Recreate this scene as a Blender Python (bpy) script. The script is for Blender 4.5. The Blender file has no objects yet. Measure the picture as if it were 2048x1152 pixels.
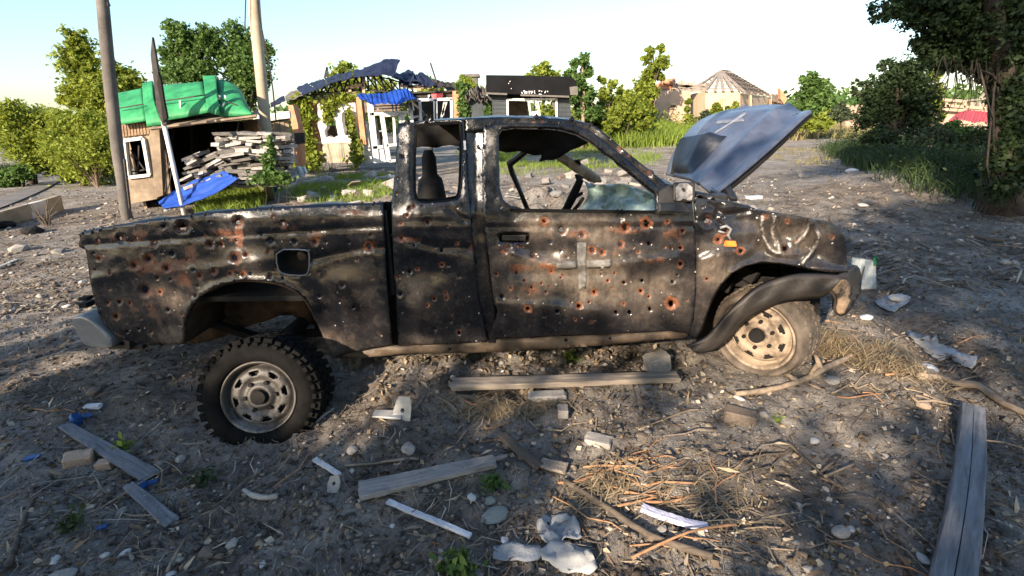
import bpy, bmesh, math, random
import numpy as np
from mathutils import Vector, Matrix, Euler
from mathutils.geometry import delaunay_2d_cdt

R = math.radians
random.seed(7)
rng = np.random.default_rng(7)
SC = bpy.context.scene
COL = SC.collection

# ------------------------------------------------------------------ camera, sky, sun, exposure
CAM_H, PITCH, ROLL, LENS = 1.50, 18.9, 1.5, 17.0
F = LENS / 36.0 * 2048.0
cam_data = bpy.data.cameras.new("camera")
cam = bpy.data.objects.new("camera", cam_data)
COL.objects.link(cam)
cam_data.lens = LENS
cam_data.sensor_width = 36.0
cam_data.clip_start = 0.05
cam_data.clip_end = 1000.0
CROT = Matrix.Rotation(R(90 - PITCH), 3, 'X') @ Matrix.Rotation(R(-ROLL), 3, 'Z')
cam.matrix_world = Matrix.Translation((0, 0, CAM_H)) @ CROT.to_4x4()
SC.camera = cam

SUN_EL = R(23.0)
_sx, _sy = -0.50, -0.866           # horizontal direction towards the sun (behind the camera, to the left)
TO_SUN = Vector((_sx * math.cos(SUN_EL), _sy * math.cos(SUN_EL), math.sin(SUN_EL))).normalized()
world = bpy.data.worlds.new("World")
SC.world = world
world.use_nodes = True
wt = world.node_tree
sky = wt.nodes.new("ShaderNodeTexSky")
sky.sky_type = 'NISHITA'
sky.sun_disc = False
sky.sun_elevation = SUN_EL
sky.sun_rotation = math.atan2(_sx, _sy)
sky.air_density = 1.25
sky.dust_density = 1.2
sky.ozone_density = 3.0
bg = wt.nodes["Background"]
bg.inputs[1].default_value = 0.122
wt.links.new(sky.outputs[0], bg.inputs[0])
sun_data = bpy.data.lights.new("sun", 'SUN')
sun_data.energy = 5.0
sun_data.angle = R(0.5)
sun_data.color = (1.0, 0.83, 0.64)
sun = bpy.data.objects.new("sun", sun_data)
COL.objects.link(sun)
sun.rotation_euler = (-TO_SUN).to_track_quat('-Z', 'Y').to_euler()
SC.view_settings.view_transform = 'Standard'
SC.view_settings.look = 'None'
SC.view_settings.gamma = 1.0
SC.view_settings.use_curve_mapping = False
SC.view_settings.exposure = 1.30
SC.cycles.max_bounces = 6
SC.cycles.diffuse_bounces = 3
SC.cycles.glossy_bounces = 3
SC.cycles.transmission_bounces = 4
SC.cycles.transparent_max_bounces = 6
SC.cycles.caustics_reflective = False
SC.cycles.caustics_refractive = False
SC.cycles.use_denoising = True

# ------------------------------------------------------------------ noise and projection helpers
def _hash(ix, iy, seed):
    h = (ix.astype(np.int64) * 374761393 + iy.astype(np.int64) * 668265263 + seed * 974711) & 0xFFFFFFFF
    h = ((h ^ (h >> 13)) * 1274126177) & 0xFFFFFFFF
    h = h ^ (h >> 16)
    return (h & 0xFFFF) / 65535.0

def vnoise(x, y, seed=0):
    x = np.asarray(x, float); y = np.asarray(y, float)
    ix = np.floor(x); iy = np.floor(y)
    fx = x - ix; fy = y - iy
    fx = fx * fx * (3 - 2 * fx); fy = fy * fy * (3 - 2 * fy)
    a = _hash(ix, iy, seed); b = _hash(ix + 1, iy, seed)
    c = _hash(ix, iy + 1, seed); d = _hash(ix + 1, iy + 1, seed)
    return (a * (1 - fx) + b * fx) * (1 - fy) + (c * (1 - fx) + d * fx) * fy

def fbm(x, y, o=4, seed=0):
    s = 0.0; a = 0.5; t = 0.0
    for k in range(o):
        s = s + a * (vnoise(x * 2 ** k, y * 2 ** k, seed + k * 17) - 0.5); t += a; a *= 0.5
    return s / t * 2.0

def bump2(x, y, cx, cy, rx, ry):
    return np.exp(-((x - cx) / rx) ** 2 - ((y - cy) / ry) ** 2)

def height(x, y):
    x = np.asarray(x, float); y = np.asarray(y, float)
    d = np.sqrt(x * x + y * y)
    near = 1.0 / (1.0 + (d / 9.0) ** 3)
    z = 0.05 * fbm(x * 0.35, y * 0.35, 3, 3)
    z = z + near * (0.060 * fbm(x * 1.6, y * 1.6, 3, 11) + 0.045 * np.abs(fbm(x * 4.5, y * 4.5, 3, 23)) + 0.030 * fbm(x * 11.0, y * 11.0, 3, 31))
    for x0_, k_ in ((2.7, .40), (4.3, .43), (5.6, .50)):
        q_ = x - x0_ - k_ * (y - 2.5) + 0.15 * np.sin(y * 0.7)
        z = z + near * (-0.07 * np.exp(-(q_ / 0.16) ** 2) + 0.035 * np.exp(-((np.abs(q_) - 0.30) / 0.12) ** 2))
    z = z + 0.10 * bump2(x, y, -0.55, 2.75, 0.65, 0.35) + 0.05 * bump2(x, y, 0.4, 3.1, 1.0, 0.4)
    z = z + 0.06 * bump2(x, y, 1.75, 2.55, 0.35, 0.25)
    z = z - 0.05 * bump2(x, y, -1.15, 1.9, 0.5, 0.16) - 0.03 * bump2(x, y, 0.0, 1.55, 1.5, 0.08)
    z = z + 0.28 * bump2(x, y, -3.3, 11.0, 2.0, 1.6) * (0.7 + 0.6 * fbm(x * 2, y * 2, 3, 5))
    z = z + 0.30 * bump2(x, y, -1.8, 9.0, 1.6, 1.1) * (0.6 + 0.9 * fbm(x * 2.3, y * 2.3, 3, 6))
    z = z + 0.35 * bump2(x, y, 0.7, 8.5, 1.0, 0.8) * (0.6 + 0.9 * fbm(x * 2.3, y * 2.3, 3, 9))
    z = z + 0.45 * bump2(x, y, 8.5, 9.5, 3.0, 2.2) + 1.0 * bump2(x, y, 6.5, 29.0, 4.0, 4.5)
    return z

def hz(x, y):
    return float(height(np.array([x]), np.array([y]))[0])

C0 = Vector((0, 0, CAM_H))
def ray(px, py):
    return CROT @ Vector(((px - 1024.0) / F, -(py - 576.0) / F, -1.0))

def at(px, py, Y):
    d = ray(px, py)
    return C0 + d * (Y / d.y)

def gpt(px, py, dz=0.0):
    d = ray(px, py); z = 0.0
    for _ in range(8):
        t = (z - CAM_H) / d.z
        p = C0 + d * t
        z = hz(p.x, p.y) + dz
    return Vector((p.x, p.y, z))

_CI = np.array(CROT.transposed())
def proj(X, Y, Z):
    """picture position (2048 wide) of world points"""
    P = np.stack([np.asarray(X, float), np.asarray(Y, float), np.asarray(Z, float) - CAM_H], -1) @ _CI.T
    return 1024 + F * P[..., 0] / -P[..., 2], 576 - F * P[..., 1] / -P[..., 2]

def px_m(Y, py=420):
    d = ray(1024, py)
    return F / (Y / d.y)

# ------------------------------------------------------------------ object helpers
def tag(o, label=None, cat=None, group=None, kind=None):
    if label: o["label"] = label
    if cat: o["category"] = cat
    if group: o["group"] = group
    if kind: o["kind"] = kind
    return o

def thing(name, label, cat, loc=(0, 0, 0), group=None, rotz=0.0):
    o = bpy.data.objects.new(name, None)
    o.empty_display_size = 0.1
    COL.objects.link(o)
    o.location = loc
    o.rotation_euler = (0, 0, rotz)
    return tag(o, label, cat, group)

class MB:
    def __init__(self):
        self.v = []; self.f = []
    def add(self, vs, fs):
        b = len(self.v)
        self.v.extend([tuple(p) for p in vs])
        self.f.extend([tuple(i + b for i in f) for f in fs])
        return self
    def hexa(self, p):
        return self.add(p, [(0, 3, 2, 1), (4, 5, 6, 7), (0, 1, 5, 4), (1, 2, 6, 5), (2, 3, 7, 6), (3, 0, 4, 7)])
    def box(self, c, s, rot=None):
        c = Vector(c); hx, hy, hzz = s[0] / 2, s[1] / 2, s[2] / 2
        P = [Vector(q) for q in ((-hx, -hy, -hzz), (hx, -hy, -hzz), (hx, hy, -hzz), (-hx, hy, -hzz), (-hx, -hy, hzz), (hx, -hy, hzz), (hx, hy, hzz), (-hx, hy, hzz))]
        if rot is not None: P = [rot @ q for q in P]
        return self.hexa([q + c for q in P])
    def bar(self, a, b, w, h, up=(0, 0, 1)):
        a = Vector(a); b = Vector(b); d = (b - a)
        if d.length < 1e-6: return self
        d.normalize(); u = Vector(up)
        if abs(d.dot(u)) > 0.98: u = Vector((0, 1, 0))
        s = d.cross(u).normalized() * (w / 2); t = s.cross(d).normalized() * (h / 2)
        return self.hexa([a - s - t, a + s - t, b + s - t, b - s - t, a - s + t, a + s + t, b + s + t, b - s + t])
    def tube(self, pts, rad, n=8, cap=True):
        pts = [Vector(p) for p in pts]
        if not hasattr(rad, '__len__'): rad = [rad] * len(pts)
        rings = []; u = None
        for i, p in enumerate(pts):
            d = (pts[min(i + 1, len(pts) - 1)] - pts[max(i - 1, 0)]).normalized()
            if u is None:
                u = d.cross(Vector((0.31, 0.9, 0.27))).normalized()
            else:
                u = (u - d * u.dot(d)).normalized()
            w = d.cross(u)
            rings.append([p + (u * math.cos(2 * math.pi * k / n) + w * math.sin(2 * math.pi * k / n)) * rad[i] for k in range(n)])
        vs = [q for r in rings for q in r]; fs = []
        for i in range(len(pts) - 1):
            for k in range(n):
                fs.append((i * n + k, i * n + (k + 1) % n, (i + 1) * n + (k + 1) % n, (i + 1) * n + k))
        if cap:
            fs.append(tuple(range(n - 1, -1, -1))); fs.append(tuple((len(pts) - 1) * n + k for k in range(n)))
        return self.add(vs, fs)
    def quad(self, a, b, c, d):
        return self.add([a, b, c, d], [(0, 1, 2, 3)])
    def grid(self, rows, closed=False):
        m = len(rows[0]); vs = [p for r in rows for p in r]; fs = []
        for i in range(len(rows) - 1):
            for k in range(m if closed else m - 1):
                fs.append((i * m + k, i * m + (k + 1) % m, (i + 1) * m + (k + 1) % m, (i + 1) * m + k))
        return self.add(vs, fs)
    def prism(self, poly, vec):
        n = len(poly); vec = Vector(vec)
        P = [Vector(p) for p in poly]
        vs = P + [p + vec for p in P]
        fs = [tuple(range(n - 1, -1, -1)), tuple(range(n, 2 * n))]
        for i in range(n):
            fs.append((i, (i + 1) % n, n + (i + 1) % n, n + i))
        return self.add(vs, fs)

def world_mat(o):
    m = Matrix.LocRotScale(o.location, o.rotation_euler, o.scale) if o.rotation_mode != 'QUATERNION' else o.matrix_basis
    return world_mat(o.parent) @ m if o.parent else m

def link_mesh(name, me, mat, parent=None):
    o = bpy.data.objects.new(name, me)
    COL.objects.link(o)
    if mat is not None:
        for m in (mat if isinstance(mat, (list, tuple)) else [mat]): me.materials.append(m)
    if parent is not None: o.parent = parent
    return o

def build(name, mb, mat, parent=None, smooth=False, local=False, solid=0.0, bevel=0.0, attr=None, recalc=True, auto=None):
    """ONE mesh object; mesh coordinates are given in world space unless local"""
    me = bpy.data.meshes.new(name)
    vs = mb.v
    if parent is not None and not local:
        inv = world_mat(parent).inverted()
        vs = [tuple(inv @ Vector(p)) for p in vs]
    me.from_pydata(vs, [], mb.f)
    if recalc:
        bm = bmesh.new(); bm.from_mesh(me)
        bmesh.ops.recalc_face_normals(bm, faces=bm.faces)
        bm.to_mesh(me); bm.free()
    if smooth:
        me.polygons.foreach_set("use_smooth", [True] * len(me.polygons))
    o = link_mesh(name, me, mat, parent)
    if attr is not None:
        ca = me.color_attributes.new("wear_glints", 'FLOAT_COLOR', 'POINT')
        ca.data.foreach_set("color", np.asarray(attr, np.float32).ravel())
    if solid:
        md = o.modifiers.new("thickness", 'SOLIDIFY'); md.thickness = abs(solid); md.offset = -1.0 if solid > 0 else 1.0
    if bevel:
        md = o.modifiers.new("bevel", 'BEVEL'); md.width = bevel; md.segments = 2; md.limit_method = 'ANGLE'
    return o

def dup(o, parent=None, loc=None, rot=None, scale=None):
    c = o.copy(); COL.objects.link(c)
    if parent is not None: c.parent = parent
    if loc is not None: c.location = loc
    if rot is not None: c.rotation_euler = rot
    if scale is not None: c.scale = scale
    return c

def copy_tree(o, parent=None):
    c = o.copy(); COL.objects.link(c)
    if parent is not None: c.parent = parent
    for ch in [x for x in bpy.data.objects if x.parent == o]:
        copy_tree(ch, c)
    return c

def np_mesh(name, V, Fq, mat, parent=None, smooth=False):
    """fast mesh from numpy arrays, Fq = (n, k) faces"""
    me = bpy.data.meshes.new(name)
    V = np.asarray(V, np.float32); Fq = np.asarray(Fq, np.int32)
    n, k = Fq.shape
    me.vertices.add(len(V)); me.vertices.foreach_set("co", V.ravel())
    me.loops.add(n * k); me.loops.foreach_set("vertex_index", Fq.ravel())
    me.polygons.add(n); me.polygons.foreach_set("loop_start", np.arange(0, n * k, k, dtype=np.int32))
    try: me.polygons.foreach_set("loop_total", np.full(n, k, np.int32))
    except Exception: pass
    me.update(calc_edges=True)
    if smooth: me.polygons.foreach_set("use_smooth", np.ones(n, bool))
    return link_mesh(name, me, mat, parent)

# ------------------------------------------------------------------ materials
class NT:
    def __init__(self, name):
        self.m = bpy.data.materials.new(name); self.m.use_nodes = True
        self.t = self.m.node_tree; self.b = self.t.nodes["Principled BSDF"]
        self.out = self.t.nodes["Material Output"]
    def n(self, typ, **kw):
        nd = self.t.nodes.new(typ)
        for k, v in kw.items():
            if k.startswith('i_'): nd.inputs[k[2:].replace('_', ' ')].default_value = v
            else: setattr(nd, k, v)
        return nd
    def l(self, a, b): self.t.links.new(a, b)
    def coord(self, out='Object'):
        return self.n('ShaderNodeTexCoord').outputs[out]
    def pos(self):
        return self.n('ShaderNodeNewGeometry').outputs['Position']
    def noise(self, vec, scale, detail=6, rough=0.6, dist=0.0):
        nd = self.n('ShaderNodeTexNoise'); nd.inputs['Scale'].default_value = scale
        nd.inputs['Detail'].default_value = detail; nd.inputs['Roughness'].default_value = rough; nd.inputs['Distortion'].default_value = dist
        self.l(vec, nd.inputs['Vector']); return nd.outputs['Fac']
    def mapping(self, vec, sc):
        nd = self.n('ShaderNodeMapping'); nd.inputs['Scale'].default_value = sc; self.l(vec, nd.inputs['Vector']); return nd.outputs[0]
    def ramp(self, fac, stops):
        nd = self.n('ShaderNodeValToRGB'); e = nd.color_ramp.elements
        while len(e) < len(stops): e.new(0.5)
        for s, (p, c) in zip(e, stops):
            s.position = p; s.color = (*c, 1) if len(c) == 3 else c
        self.l(fac, nd.inputs[0]); return nd.outputs[0]
    def step(self, fac, a, b):
        nd = self.n('ShaderNodeMapRange'); nd.inputs[1].default_value = a; nd.inputs[2].default_value = b
        self.l(fac, nd.inputs[0]); return nd.outputs[0]
    def math(self, op, a, b=None):
        nd = self.n('ShaderNodeMath', operation=op)
        for i, q in enumerate((a, b)):
            if q is None: continue
            if isinstance(q, (int, float)): nd.inputs[i].default_value = q
            else: self.l(q, nd.inputs[i])
        return nd.outputs[0]
    def mix(self, fac, a, b, mode='MIX'):
        nd = self.n('ShaderNodeMix', data_type='RGBA', blend_type=mode)
        for s, q in ((nd.inputs['Factor'], fac), (nd.inputs['A'], a), (nd.inputs['B'], b)):
            if isinstance(q, (int, float)): s.default_value = q
            elif isinstance(q, tuple): s.default_value = (*q, 1)
            else: self.l(q, s)
        # colour sockets are the RGBA ones
        return nd.outputs['Result']
    def bump(self, h, strength=0.3, dist=0.02, prev=None):
        nd = self.n('ShaderNodeBump'); nd.inputs['Strength'].default_value = strength; nd.inputs['Distance'].default_value = dist
        self.l(h, nd.inputs['Height'])
        if prev is not None: self.l(prev, nd.inputs['Normal'])
        return nd.outputs[0]
    def set(self, color=None, rough=None, metal=None, normal=None, spec=None):
        for nm, q in (('Base Color', color), ('Roughness', rough), ('Metallic', metal), ('Normal', normal), ('Specular IOR Level', spec)):
            if q is None: continue
            s = self.b.inputs[nm]
            if isinstance(q, (int, float)): s.default_value = q
            elif isinstance(q, tuple): s.default_value = (*q, 1)
            else: self.l(q, s)
        return self.m

def mix_rgba(nt, fac, a, b, mode='MIX'):
    nd = nt.n('ShaderNodeMix', data_type='RGBA', blend_type=mode)
    ins = [s for s in nd.inputs if s.type == 'RGBA']; outs = [s for s in nd.outputs if s.type == 'RGBA']
    fs = [s for s in nd.inputs if s.type == 'VALUE'][0]
    for s, q in ((fs, fac), (ins[0], a), (ins[1], b)):
        if isinstance(q, (int, float)): s.default_value = q
        elif isinstance(q, tuple): s.default_value = (*q, 1)
        else: nt.l(q, s)
    return outs[0]
NT.mix = mix_rgba

def simple(name, c1, c2, scale=6.0, rough=0.8, bump=0.25, bscale=30.0, metal=0.0, bdist=0.01, spec=0.3, coord='Object', lo=0.3, hi=0.7):
    nt = NT(name); co = nt.coord(coord)
    n1 = nt.noise(co, scale, 8, 0.65)
    col = nt.ramp(n1, [(lo, c1), (hi, c2)])
    nrm = nt.bump(nt.noise(co, bscale, 6, 0.6), bump, bdist)
    return nt.set(col, rough, metal, nrm, spec)

def wood(name, c1, c2, axis=0, rough=0.85):
    nt = NT(name); co = nt.coord('Object')
    sc = [22.0, 22.0, 22.0]; sc[axis] = 1.6
    g = nt.noise(nt.mapping(co, tuple(sc)), 2.2, 8, 0.65, 0.6)
    big = nt.noise(co, 3.0, 4, 0.6)
    col = nt.mix(nt.step(big, 0.3, 0.7), nt.ramp(g, [(0.3, c1), (0.7, c2)]), nt.ramp(g, [(0.3, tuple(q * 0.6 for q in c1)), (0.7, tuple(q * 0.8 for q in c2))]))
    nrm = nt.bump(g, 0.5, 0.006)
    return nt.set(col, rough, 0.0, nrm, 0.25)

def leaf_mat(name, dark, light, trans=0.35, hue=0.0):
    nt = NT(name)
    geo = nt.n('ShaderNodeNewGeometry')
    co = nt.coord('Object')
    big = nt.noise(co, 0.9, 3, 0.6)
    r = nt.math('ADD', nt.math('MULTIPLY', geo.outputs['Random Per Island'], 0.65), nt.math('MULTIPLY', big, 0.45))
    col = nt.ramp(r, [(0.12, dark), (0.9, light)])
    nt.set(col, 0.62, 0.0, None, 0.25)
    tr = nt.n('ShaderNodeBsdfTranslucent')
    tc = nt.mix(0.5, col, (light[0] * 1.25, light[1] * 1.2, light[2] * 0.7))
    nt.l(tc, tr.inputs[0])
    mx = nt.n('ShaderNodeMixShader'); mx.inputs[0].default_value = trans
    nt.l(nt.b.outputs[0], mx.inputs[1]); nt.l(tr.outputs[0], mx.inputs[2]); nt.l(mx.outputs[0], nt.out.inputs[0])
    return nt.m

def charred(name, base=(0.005, 0.006, 0.009), base2=(0.014, 0.014, 0.017), rough=0.16, attr=True, chips=True):
    """burnt black paint: rust, pale dust and flaked chips where the wear attribute says (R rust, G dust, B chips, A painted glints)"""
    nt = NT(name); co = nt.coord('Object')
    n1 = nt.noise(co, 3.2, 8, 0.65); n2 = nt.noise(co, 22.0, 8, 0.7); n3 = nt.noise(co, 90.0, 4, 0.6)
    streak = nt.noise(nt.mapping(co, (14.0, 14.0, 1.6)), 1.6, 6, 0.7)
    col = nt.ramp(nt.math('ADD', nt.math('MULTIPLY', n1, 0.7), nt.math('MULTIPLY', n2, 0.3)), [(0.38, base), (0.62, base2)])
    col = nt.mix(nt.math('MULTIPLY', nt.step(n2, 0.56, 0.72), 0.24), col, (0.075, 0.055, 0.042))
    rgh = nt.math('ADD', rough, nt.math('MULTIPLY', nt.step(n2, 0.42, 0.72), 0.24))
    if attr:
        at_ = nt.n('ShaderNodeAttribute', attribute_name="wear_glints")
        sp = nt.n('ShaderNodeSeparateColor'); nt.l(at_.outputs['Color'], sp.inputs[0])
        # dust with vertical streaking
        g = nt.math('MULTIPLY', sp.outputs[1], nt.step(nt.math('ADD', nt.math('MULTIPLY', streak, 0.6), nt.math('MULTIPLY', n2, 0.5)), 0.32, 0.72))
        col = nt.mix(g, col, nt.ramp(n1, [(0.35, (0.10, 0.080, 0.062)), (0.65, (0.36, 0.275, 0.20))]))
        # rust
        rr = nt.math('ADD', sp.outputs[0], nt.math('MULTIPLY', nt.math('SUBTRACT', nt.math('ADD', nt.math('MULTIPLY', n2, 0.6), nt.math('MULTIPLY', nt.noise(co, 8.0, 6, 0.7), 0.4)), 0.5), 1.7))
        rm = nt.math('MULTIPLY', nt.step(rr, 0.36, 0.62), nt.step(sp.outputs[0], 0.02, 0.16))
        col = nt.mix(rm, col, nt.ramp(n3, [(0.3, (0.055, 0.018, 0.009)), (0.52, (0.14, 0.047, 0.018)), (0.72, (0.30, 0.115, 0.045))]))
        rgh = nt.math('ADD', rgh, nt.math('MULTIPLY', rm, 0.4))
        rgh = nt.math('ADD', rgh, nt.math('MULTIPLY', g, 0.12))
        col = nt.mix(nt.math('MULTIPLY', at_.outputs['Alpha'], nt.step(n2, 0.40, 0.58)), col, (0.60, 0.56, 0.51))  # alpha: light glinting on creases, painted as pale lines
        if chips:
            vo = nt.n('ShaderNodeTexVoronoi'); vo.inputs['Scale'].default_value = 42.0; nt.l(co, vo.inputs['Vector'])
            spc = nt.n('ShaderNodeSeparateColor'); nt.l(vo.outputs['Color'], spc.inputs[0])
            c = nt.math('MULTIPLY', nt.math('LESS_THAN', vo.outputs['Distance'], nt.math('ADD', 0.05, nt.math('MULTIPLY', spc.outputs[1], 0.17))), nt.math('LESS_THAN', spc.outputs[0], sp.outputs[2]))
            col = nt.mix(nt.math('MULTIPLY', c, 0.85), col, (0.50, 0.46, 0.42))
    nrm = nt.bump(n1, 0.10, 0.04)
    nrm = nt.bump(n2, 0.22, 0.008, nrm)
    nrm = nt.bump(n3, 0.10, 0.003, nrm)
    return nt.set(col, rgh, 0.0, nrm, 0.65)

M = {}
M['paint'] = charred('burnt_black_paint')
M['paint_dark'] = charred('burnt_black_inner', (0.008, 0.009, 0.011), (0.022, 0.021, 0.022), 0.32, attr=False)
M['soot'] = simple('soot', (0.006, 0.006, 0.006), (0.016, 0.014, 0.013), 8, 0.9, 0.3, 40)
M['inner_rust'] = simple('inner_rusty_metal', (0.012, 0.009, 0.007), (0.10, 0.06, 0.034), 5, 0.8, 0.3, 30)
M['sill'] = simple('dusty_sill_metal', (0.03, 0.023, 0.018), (0.17, 0.122, 0.082), 6, 0.6, 0.25, 40, spec=0.4)
M['rim_tan'] = simple('dusty_rim', (0.075, 0.055, 0.04), (0.31, 0.24, 0.175), 10, 0.65, 0.25, 60, spec=0.4, lo=0.36, hi=0.58)
nt = NT('scorched_steel_rim'); co = nt.coord('Object'); sx_ = nt.n('ShaderNodeSeparateXYZ'); nt.l(co, sx_.inputs[0])
n1 = nt.noise(co, 9, 8, 0.7)
f_ = nt.step(nt.math('ADD', nt.math('MULTIPLY', sx_.outputs[2], -1.6), nt.math('MULTIPLY', n1, 1.0)), 0.64, 0.96)
c = nt.mix(f_, nt.ramp(n1, [(0.35, (0.018, 0.015, 0.013)), (0.6, (0.06, 0.053, 0.048))]), nt.ramp(n1, [(0.3, (0.05, 0.047, 0.044)), (0.6, (0.23, 0.218, 0.205))]))
M['rim_grey'] = nt.set(c, 0.5, 0.0, nt.bump(nt.noise(co, 60, 6, 0.7), 0.25, 0.01), 0.5)
M['rubber'] = simple('black_rubber', (0.004, 0.004, 0.004), (0.012, 0.0115, 0.011), 10, 0.95, 0.3, 60, spec=0.1)
M['rubber_dusty'] = simple('dusty_rubber', (0.04, 0.033, 0.027), (0.17, 0.135, 0.105), 9, 0.85, 0.4, 60)
M['plastic'] = simple('black_plastic', (0.010, 0.0095, 0.009), (0.055, 0.045, 0.038), 6, 0.55, 0.2, 50, spec=0.5)
M['bumper_grey'] = simple('grey_bumper_metal', (0.19, 0.19, 0.19), (0.32, 0.32, 0.325), 7, 0.35, 0.15, 50, metal=0.3, spec=0.5)
M['tape'] = simple('white_tape', (0.06, 0.056, 0.052), (0.26, 0.245, 0.225), 18, 0.6, 0.3, 60)
M['hood'] = charred('sky_tinted_hood_paint', (0.040, 0.050, 0.080), (0.105, 0.122, 0.170), 0.30, attr=False)  # black bonnet with the sky's bluish reflection put into its colour
M['scoop'] = charred('dark_scoop_paint', (0.006, 0.008, 0.013), (0.016, 0.02, 0.03), 0.35, attr=False)
M['hood_mark'] = simple('pale_hood_mark', (0.11, 0.12, 0.15), (0.26, 0.27, 0.31), 16, 0.5, 0.2, 50)
M['mirror_white'] = simple('broken_mirror_shell', (0.12, 0.11, 0.10), (0.55, 0.52, 0.48), 20, 0.6, 0.4, 60)
M['amber'] = simple('amber_lens', (0.45, 0.12, 0.02), (0.75, 0.26, 0.05), 20, 0.3, 0.1, 40)
M['scorched_tan'] = simple('scorched_tan_plastic', (0.018, 0.015, 0.013), (0.34, 0.24, 0.16), 9, 0.7, 0.3, 50, lo=0.38, hi=0.62)
M['pillar_tan'] = simple('burnt_pillar_tan', (0.20, 0.14, 0.09), (0.46, 0.36, 0.25), 16, 0.7, 0.3, 50)

nt = NT('crumpled_glass'); co = nt.coord('Object')
nz = nt.noise(co, 9, 8, 0.7)
M['glass'] = nt.set(nt.ramp(nz, [(0.35, (0.10, 0.17, 0.14)), (0.55, (0.30, 0.40, 0.38)), (0.72, (0.55, 0.62, 0.60))]), 0.25, 0.0, nt.bump(nt.noise(co, 26, 6, 0.7), 0.6, 0.02), 0.6)

# window panes of the buildings: clear, slightly grey glass
nt = NT('pane_glass')
tr = nt.n('ShaderNodeBsdfTransparent'); gl = nt.n('ShaderNodeBsdfGlossy'); gl.inputs['Roughness'].default_value = 0.05
tr.inputs[0].default_value = (0.8, 0.85, 0.86, 1)
mx = nt.n('ShaderNodeMixShader'); fr = nt.n('ShaderNodeFresnel'); fr.inputs[0].default_value = 1.45
nt.l(fr.outputs[0], mx.inputs[0]); nt.l(tr.outputs[0], mx.inputs[1]); nt.l(gl.outputs[0], mx.inputs[2]); nt.l(mx.outputs[0], nt.out.inputs[0])
M['pane'] = nt.m

nt = NT('translucent_plastic'); tr = nt.n('ShaderNodeBsdfTransparent'); mx = nt.n('ShaderNodeMixShader'); mx.inputs[0].default_value = 0.62
nz = nt.noise(nt.coord(), 14, 6, 0.7)
nt.set(nt.ramp(nz, [(0.3, (0.30, 0.33, 0.33)), (0.7, (0.62, 0.66, 0.66))]), 0.35, 0.0, None, 0.5)
nt.l(tr.outputs[0], mx.inputs[1]); nt.l(nt.b.outputs[0], mx.inputs[2]); nt.l(mx.outputs[0], nt.out.inputs[0])
M['film'] = nt.m

# dirt ground
nt = NT('dirt_ground'); po = nt.pos()
big = nt.noise(po, 0.45, 6, 0.6); mid = nt.noise(po, 2.2, 8, 0.7, 0.4); fine = nt.noise(po, 24.0, 8, 0.72, 0.3); vf = nt.noise(po, 120.0, 4, 0.7)
c = nt.ramp(mid, [(0.32, (0.115, 0.095, 0.077)), (0.48, (0.265, 0.226, 0.187)), (0.64, (0.47, 0.41, 0.35))])
c = nt.mix(nt.step(big, 0.44, 0.60), c, nt.ramp(mid, [(0.3, (0.22, 0.20, 0.18)), (0.64, (0.50, 0.46, 0.415))]))
c = nt.mix(nt.math('MULTIPLY', nt.step(fine, 0.52, 0.72), 0.7), c, (0.36, 0.305, 0.245))
c = nt.mix(nt.math('MULTIPLY', nt.step(fine, 0.48, 0.36), 0.9), c, (0.040, 0.031, 0.025))
vo = nt.n('ShaderNodeTexVoronoi'); vo.inputs['Scale'].default_value = 46.0; nt.l(po, vo.inputs['Vector'])
spc = nt.n('ShaderNodeSeparateColor'); nt.l(vo.outputs['Color'], spc.inputs[0])
peb = nt.math('MULTIPLY', nt.math('LESS_THAN', vo.outputs['Distance'], 0.30), nt.math('LESS_THAN', spc.outputs[0], 0.16))
c = nt.mix(nt.math('MULTIPLY', peb, 0.6), c, nt.ramp(spc.outputs[1], [(0.1, (0.12, 0.10, 0.085)), (0.9, (0.40, 0.36, 0.31))]))
hgt = nt.math('ADD', nt.math('MULTIPLY', fine, 1.0), nt.math('ADD', nt.math('MULTIPLY', vf, 0.35), nt.math('MULTIPLY', peb, 0.35)))
nrm = nt.bump(hgt, 1.0, 0.08)
nrm = nt.bump(mid, 0.6, 0.15, nrm)
M['dirt'] = nt.set(c, 0.92, 0.0, nrm, 0.2)
M['asphalt'] = simple('grey_asphalt', (0.10, 0.095, 0.09), (0.19, 0.175, 0.165), 1.5, 0.9, 0.3, 60)
M['stone'] = simple('pale_stone', (0.17, 0.15, 0.13), (0.40, 0.365, 0.325), 9, 0.85, 0.3, 60)
M['stone_grey'] = simple('grey_stone', (0.10, 0.092, 0.085), (0.29, 0.27, 0.25), 9, 0.85, 0.35, 60)
M['stone_brown'] = simple('brown_clod', (0.09, 0.07, 0.055), (0.21, 0.165, 0.13), 9, 0.92, 0.4, 60)
M['white_chip'] = simple('white_plaster_chip', (0.32, 0.305, 0.285), (0.56, 0.54, 0.51), 12, 0.8, 0.2, 60)
M['concrete'] = simple('concrete', (0.24, 0.22, 0.195), (0.42, 0.38, 0.335), 7, 0.85, 0.3, 60)
M['tan_brick'] = simple('tan_brick', (0.28, 0.19, 0.13), (0.50, 0.37, 0.27), 10, 0.9, 0.35, 50)
M['wood_grey'] = wood('weathered_grey_wood', (0.16, 0.15, 0.14), (0.36, 0.335, 0.31))
M['wood_blue'] = wood('weathered_bluish_wood', (0.095, 0.098, 0.108), (0.225, 0.23, 0.245))
M['wood_tan'] = wood('weathered_tan_wood', (0.17, 0.14, 0.11), (0.38, 0.315, 0.25))
M['wood_dark'] = wood('dark_old_wood', (0.06, 0.048, 0.038), (0.17, 0.135, 0.105))
M['bark'] = simple('bark', (0.022, 0.018, 0.014), (0.085, 0.066, 0.05), 6, 0.95, 0.8, 22, bdist=0.04)
M['branch'] = simple('dry_branch', (0.14, 0.105, 0.075), (0.36, 0.28, 0.20), 14, 0.9, 0.4, 60)
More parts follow.
